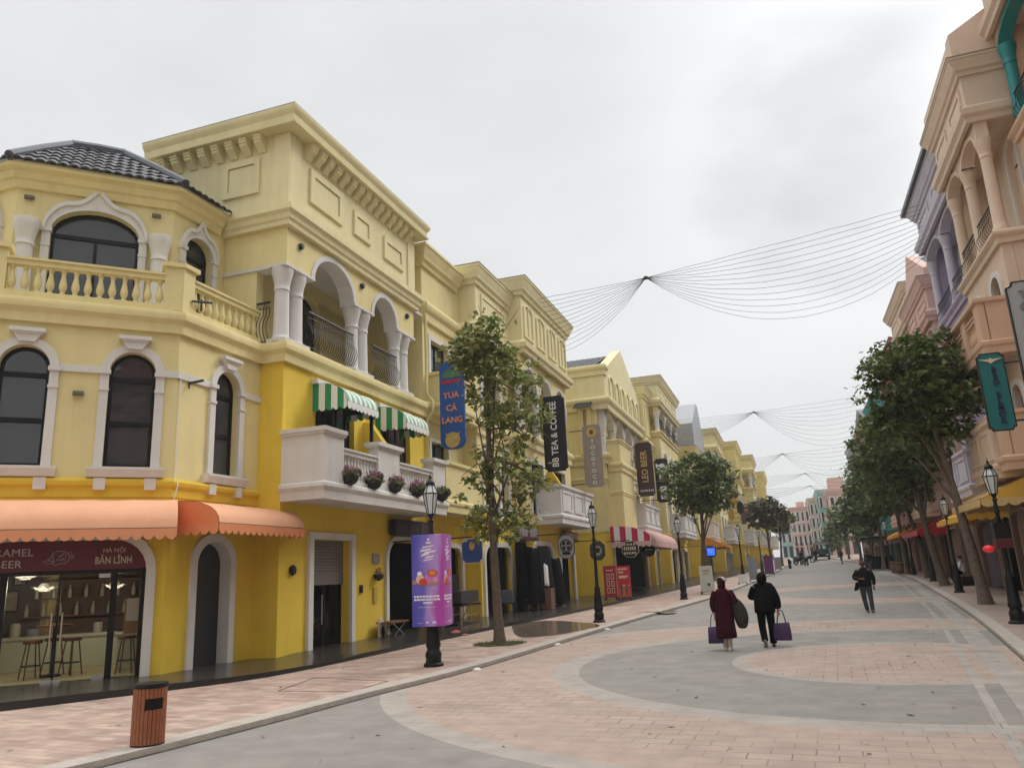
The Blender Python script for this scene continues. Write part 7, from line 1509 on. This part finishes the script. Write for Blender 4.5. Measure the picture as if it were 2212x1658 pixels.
# --- person in black puffer coat and hood
p, k = pplace((1662, 1396), 1237); W2 = thing('person', 'person walking away in a black hooded padded coat and black trousers', 'person', p, 'pedestrians seen from behind', off=(0,0,0))
arms = {'l': ((-.19, 0, 1.33), (-.27, .06, 1.12), (-.24, .22, 1.28), (.3, .4, .8), 1), 'r': ((.19, 0, 1.33), (.26, -.04, 1.06), (.29, .02, .82), (.02, .05, -1), 1)}
legs = {'l': ((-.09, 0, .88), (-.10, .0, .49), (-.065, -.20, .20), (-.063, -.19, .11)), 'r': ((.09, 0, .88), (.10, .06, .48), (.10, .05, .09), (.105, .16, .035))}
body(W2, skeleton(arms, legs), M['skin'], k)
mb = MB(); loft(mb, [(0,0,.74,.225,.18,.03),(0,0,.77,.245,.195,.03),(0,0,.95,.24,.185,.02),(0,0,1.1,.232,.175,.01),(0,0,1.25,.232,.17,0),(0,0,1.35,.20,.14,0),(0,0,1.41,.12,.11,0)], k, 20); sleeve(mb, [(-.16,0,1.35),(-.28,.06,1.12),(-.25,.20,1.25)], [.115,.10,.07], k); sleeve(mb, [(.16,0,1.35),(.275,-.04,1.07),(.295,.02,.85)], [.115,.10,.075], k); sub(part('coat', mb, M['blackc'], W2, smooth=70))
mb = MB(); mb.ell(Vector((0,.0,1.55))*k, (.125*k,.135*k,.145*k), 14, 9); loft(mb, [(0,0,1.36,.15,.13,0),(0,0,1.44,.12,.12,0),(0,0,1.5,.115,.12,0)], k, 14); mb.ell(Vector((.13,-.03,1.385))*k, (.12*k,.11*k,.07*k), 12, 7); mb.ell(Vector((-.10,-.03,1.385))*k, (.11*k,.10*k,.06*k), 12, 7); sub(part('hood', mb, M['blackc'], W2, smooth=70))
mb = MB(); sleeve(mb, [(-.09,0,.86),(-.105,.0,.49),(-.070,-.21,.16)], [.115,.085,.075], k); part('trouser_leg', mb, M['blackt'], W2, smooth=70)
mb = MB(); sleeve(mb, [(.09,0,.86),(.105,.06,.48),(.105,.05,.07)], [.115,.085,.078], k); part('trouser_leg', mb, M['blackt'], W2, smooth=70)
shoe(W2, k, (.105,.04,0), -.05, M['shoe']); shoe(W2, k, (-.064,-.235,.10), 0, mat('grey_brown_shoe', (.20,.18,.16), .6, var=.3, scale=20), -1.1)
hp = p+Vector((.30,.025,.81))*k; tote('purple tote bag hanging right from the person in black', hp+Vector((.03,0,0)), .33, .36, -.15, M['purple'], 'purple tote bags')
# --- man walking towards the camera
p, k = pplace((1878, 1322), 1209, 1.68); MAN = thing('person', 'man walking towards the viewer in dark jacket, jeans and cap', 'person', p, off=(0,0,0)); MAN.rotation_euler = (0, 0, math.pi-.05)
arms = {'l': ((-.19, 0, 1.35), (-.26, -.03, 1.09), (-.255, .05, .86), (0, .1, -1), 1), 'r': ((.19, 0, 1.35), (.30, .02, 1.12), (.15, .19, 1.08), (-.8, .3, .1), 1)}
legs = {'l': ((-.09, 0, .88), (-.10, .05, .48), (-.115, .06, .09), (-.12, .17, .035)), 'r': ((.09, 0, .88), (.085, .02, .48), (.035, -.10, .10), (.03, .0, .035))}
body(MAN, skeleton(arms, legs, .01), mat('ruddy_skin', (.20, .075, .06), .6, var=.06), k)
mb = MB(); loft(mb, [(0,0,.82,.20,.15,.02),(0,0,.85,.205,.155,.02),(0,0,1.0,.20,.15,.02),(0,0,1.2,.225,.155,0),(0,0,1.34,.215,.135,0),(0,0,1.40,.13,.10,0),(0,.01,1.46,.085,.085,0)], k, 20); sleeve(mb, [(-.16,0,1.36),(-.27,-.03,1.10),(-.26,.05,.88)], [.09,.075,.055], k); sleeve(mb, [(.16,0,1.36),(.315,.02,1.13),(.18,.17,1.09)], [.09,.078,.055], k); sub(part('jacket', mb, M['jacket'], MAN, smooth=70))
for s, L_ in ((-1, [(-.09,0,.88),(-.105,.05,.48),(-.115,.06,.06)]), (1, [(.09,0,.88),(.09,.02,.48),(.04,-.10,.07)])): mb = MB(); sleeve(mb, L_, [.115,.078,.062], k); part('trouser_leg', mb, M['jeans'], MAN, smooth=70)
shoe(MAN, k, (-.115,.06,0), -.05, M['shoe']); shoe(MAN, k, (.035,-.10,0), .1, M['shoe'])
face(MAN, k, (0,.02,1.535), (0, 1, 0))
mb = MB(); mb.ell(Vector((0,.01,1.60))*k, (.102*k,.115*k,.075*k), 14, 8); mb.hexa([Vector(q)*k for q in ((-.08,.09,1.595),(.08,.09,1.595),(.065,.20,1.575),(-.065,.20,1.575),(-.08,.09,1.61),(.08,.09,1.61),(.065,.20,1.585),(-.065,.20,1.585))]); part('cap', mb, mat('dark_red_cap', (.05, .012, .014), .7, var=.2, scale=20), MAN, smooth=50)
mb = MB(); mb.fbox(Fr((0, 0), (1, 0), (0, 1)), -.085*k, .085*k, 1.535*k, 1.565*k, .075*k, .112*k); part('sunglasses', mb, M['black'], MAN)
Rm = Matrix.Rotation(math.pi-.05, 3, 'Z')
c = p+Rm @ (Vector((.24,.16,.86))*k); t = thing('camera_bag', 'small black camera bag hanging from the walking man', 'bag', c); mb = MB(); mb.hexa([c+Rm @ (Vector(q)*k) for q in ((-.02,-.05,-.12),(.13,-.05,-.16),(.13,.05,-.16),(-.02,.05,-.12),(-.09,-.05,.10),(.05,-.05,.13),(.05,.05,.13),(-.09,.05,.10))]); part('pouch', mb, M['blackc'], t, bevel=.02); mb = MB(); mb.tube(catmull([c+Rm @ (Vector(q)*k) for q in ((-.02,.0,.12),(-.06,.01,.28),(-.15,-.03,.46),(-.2,-.14,.54))], 4), .012, 5); part('strap', mb, M['black'], t)
# --- person in white sitting on the bench at the right
b = BENCH; k = 1.0; SIT = thing('person', 'person in a white shirt sitting sideways on the dark bench on the right', 'person', Vector((b.x-.05, b.y-.3, b.z-.40)), off=(0,0,0)); SIT.rotation_euler = (0, 0, 1.2)
arms = {'l': ((-.19, 0, 1.35), (-.24, .10, 1.13), (-.10, .30, 1.03), (.3, .8, -.2), 1), 'r': ((.19, 0, 1.35), (.24, .10, 1.13), (.10, .30, 1.03), (-.3, .8, -.2), 1)}
legs = {'l': ((-.09, .02, .90), (-.12, .42, .88), (-.12, .40, .50), (-.12, .52, .445)), 'r': ((.09, .02, .90), (.12, .42, .88), (.12, .40, .50), (.12, .52, .445))}
J = skeleton(arms, legs, .05); body(SIT, J, M['skin'], 1.0)
mb = MB(); loft(mb, [(0,0,.86,.19,.15,0),(0,0,1.0,.19,.14,.01),(0,.02,1.2,.215,.145,0),(0,.04,1.34,.20,.12,0),(0,.05,1.41,.10,.09,0)], 1, 18); sleeve(mb, [(-.16,.03,1.36),(-.245,.10,1.15),(-.16,.22,1.08)], [.085,.07,.06], 1); sleeve(mb, [(.16,.03,1.36),(.245,.10,1.15),(.16,.22,1.08)], [.085,.07,.06], 1); sub(part('shirt', mb, mat('white_shirt', (.62,.62,.64), .8, var=.08, scale=8), SIT, smooth=70))
for s in (-1, 1): mb = MB(); sleeve(mb, [(s*.09,.0,.92),(s*.12,.43,.89),(s*.12,.40,.52)], [.115,.085,.065], 1); part('trouser_leg', mb, M['blackt'], SIT, smooth=70); shoe(SIT, 1, (s*.12,.42,.41), 0, M['shoe'])
face(SIT, 1, (0,.07,1.535), (0,1,0)); mb = MB(); mb.ell((0,.04,1.585), (.096,.108,.085), 14, 8); part('hair', mb, M['hair'], SIT, smooth=70)
SIT.location.z = b.z+.46-.80
# --- distant walkers
for i, ((x, y), rz, lb) in enumerate((((3.0, 104), 0, 'distant walker just left of the shuttle cart'), ((5.2, 92), 2.0, 'distant walker in front of the low dark tree'), ((1.2, 96), .5, 'distant walker near the motorbikes'), ((5.6, 66), 2.5, 'distant walker near the black market stall'), ((-1.9, 72), .3, 'distant walker beside the purple stand'))):
    r = clone(MAN, Vector((x, y, gz(y)+(.07 if x < -1 else 0))), rz, lb, 'distant walkers')
# ================================================================ VEHICLES FAR DOWN THE STREET
x, y = 4.0, 112.0; z = gz(y); t = thing('shuttle_cart', 'dark open shuttle cart with a pale roof at the end of the street', 'shuttle cart', (x, y, z))
mb = MB(); mb.rings([[Vector((x+sx*1.0*q, y+sy, zz+z)) for sx, sy in ((-1,-2.2),(1,-2.2),(1,2.2),(-1,2.2))] for q, zz in ((1.0,2.0),(1.05,2.06),(1.0,2.16),(.8,2.24))]); part('roof', mb, mat('cart_roof', (.25,.25,.26), .4), t)
mb = MB(); mb.box(x-.9, x+.9, y-2.1, y+2.1, z+.35, z+.75); part('body', mb, M['black'], t, bevel=.05); mb = MB(); mb.hexa([(x-.9,y-2.1,z+.75),(x+.9,y-2.1,z+.75),(x+.9,y-1.7,z+.75),(x-.9,y-1.7,z+.75),(x-.85,y-1.9,z+1.15),(x+.85,y-1.9,z+1.15),(x+.85,y-1.75,z+1.15),(x-.85,y-1.75,z+1.15)]); part('dashboard', mb, M['black'], t)
for sx in (-.85,.85):
    for sy in (-1.9,-.1,1.9): mb = MB(); mb.tube([(x+sx,y+sy,z+.7),(x+sx*.97,y+sy,z+2.05)], .04, 6); part('post', mb, M['iron'], t)
    for sy in (-1.4,1.4): mb = MB(); f = Fr((x+sx, y+sy), (0,1), (1 if sx > 0 else -1, 0)); mb.prism(f, [(.32*math.cos(2*math.pi*i/16), z+.32+.32*math.sin(2*math.pi*i/16)) for i in range(16)], -.1, .08); part('wheel', mb, M['pot'], t)
    mb = MB(); mb.ell((x+sx*.7, y-2.12, z+.6), (.12,.05,.09), 8, 6); part('headlight', mb, M['whitep'], t)
for sy in (-.9,.3,1.4): mb = MB(); mb.box(x-.75,x+.75,y+sy,y+sy+.45,z+.75,z+.9); mb.box(x-.75,x+.75,y+sy+.40,y+sy+.5,z+.9,z+1.4); part('seat', mb, mat('seat_grey', (.12,.12,.13), .6), t)
x, y = 2.2, 108; z = gz(y); t = thing('flag_pole', 'pale leaning feather banner pole left of the shuttle cart', 'banner pole', (x, y, z)); mb = MB(); mb.hexa([(x-.08,y,z),(x+.22,y,z),(x+.22,y+.06,z),(x-.08,y+.06,z),(x-.38,y,z+3.0),(x-.22,y,z+3.0),(x-.22,y+.06,z+3.0),(x-.38,y+.06,z+3.0)]); part('banner', mb, M['whitep'], t); mb = MB(); mb.tube([(x-.1,y+.03,z),(x-.4,y+.03,z+3.2)], .03, 5); part('pole', mb, M['steel'], t)
def bike():
    t = thing('motorbike', '', 'motorbike', (0,0,0), 'motorbikes parked far down the street')
    for sy in (-.62,.62): mb = MB(); f = Fr((0, sy), (0,1), (1,0)); mb.prism(f, [(.28*math.cos(2*math.pi*i/16), .28+.28*math.sin(2*math.pi*i/16)) for i in range(16)], -.05, .05, [[(.19*math.cos(2*math.pi*i/12), .28+.19*math.sin(2*math.pi*i/12)) for i in range(12)]]); part('wheel', mb, M['pot'], t)
    mb = MB(); mb.rings([[Vector((sx*w_, yy, zz+dz*sz)) for sx, sz in ((-1,-1),(1,-1),(1,1),(-1,1))] for yy, zz, w_, dz in ((-.75,.68,.08,.06),(-.3,.62,.16,.14),(.15,.5,.13,.10),(.45,.62,.12,.24),(.6,.85,.08,.10))]); part('body', mb, M['jacket'], t, smooth=50)
    mb = MB(); mb.box(-.13,.13,-.65,.1,.74,.82); part('saddle', mb, M['black'], t, bevel=.02); mb = MB(); mb.tube([(-.34,.42,1.02),(0,.5,.96),(.34,.42,1.02)], .018, 5); part('handlebar', mb, M['steel'], t); mb = MB(); mb.ell((0,.66,.82), (.08,.05,.08), 8, 6); part('headlight', mb, M['whitep'], t); return t
bk = bike()
for i, (x, y, a, lb) in enumerate(((1.6, 92, .2, 'motorbike parked nearest, at the right end of the row'), (.9, 95, .5, 'second motorbike in the row by the left bend'), (.6, 99, -.3, 'third motorbike in the row by the left bend'), (1.9, 101, 1.2, 'motorbike standing crosswise behind the row'), (-.1, 84, .1, 'lone motorbike close to the lilac grey stand'))):
    q = Vector((x, y, gz(y)))
    if i == 0: bk.location = q; bk.rotation_euler = (0,0,a); bk['label'] = lb
    else: clone(bk, q, a, lb)
# ================================================================ HAZE
hz = MB(); hz.box(-920, 920, -310, 920, -1.3, 24.0); o = part('haze', hz, bpy.data.materials.new('haze_air')); hm_ = o.data.materials[0]; hm_.use_nodes = True; t = hm_.node_tree
for n_ in list(t.nodes): t.nodes.remove(n_)
vo = t.nodes.new('ShaderNodeVolumePrincipled'); vo.inputs['Color'].default_value = (.93, .95, .98, 1); vo.inputs['Density'].default_value = .0008; vo.inputs['Anisotropy'].default_value = .2
ou = t.nodes.new('ShaderNodeOutputMaterial'); t.links.new(vo.outputs[0], ou.inputs['Volume']); o['kind'] = 'stuff'; o['label'] = 'thin pale haze filling the street air'
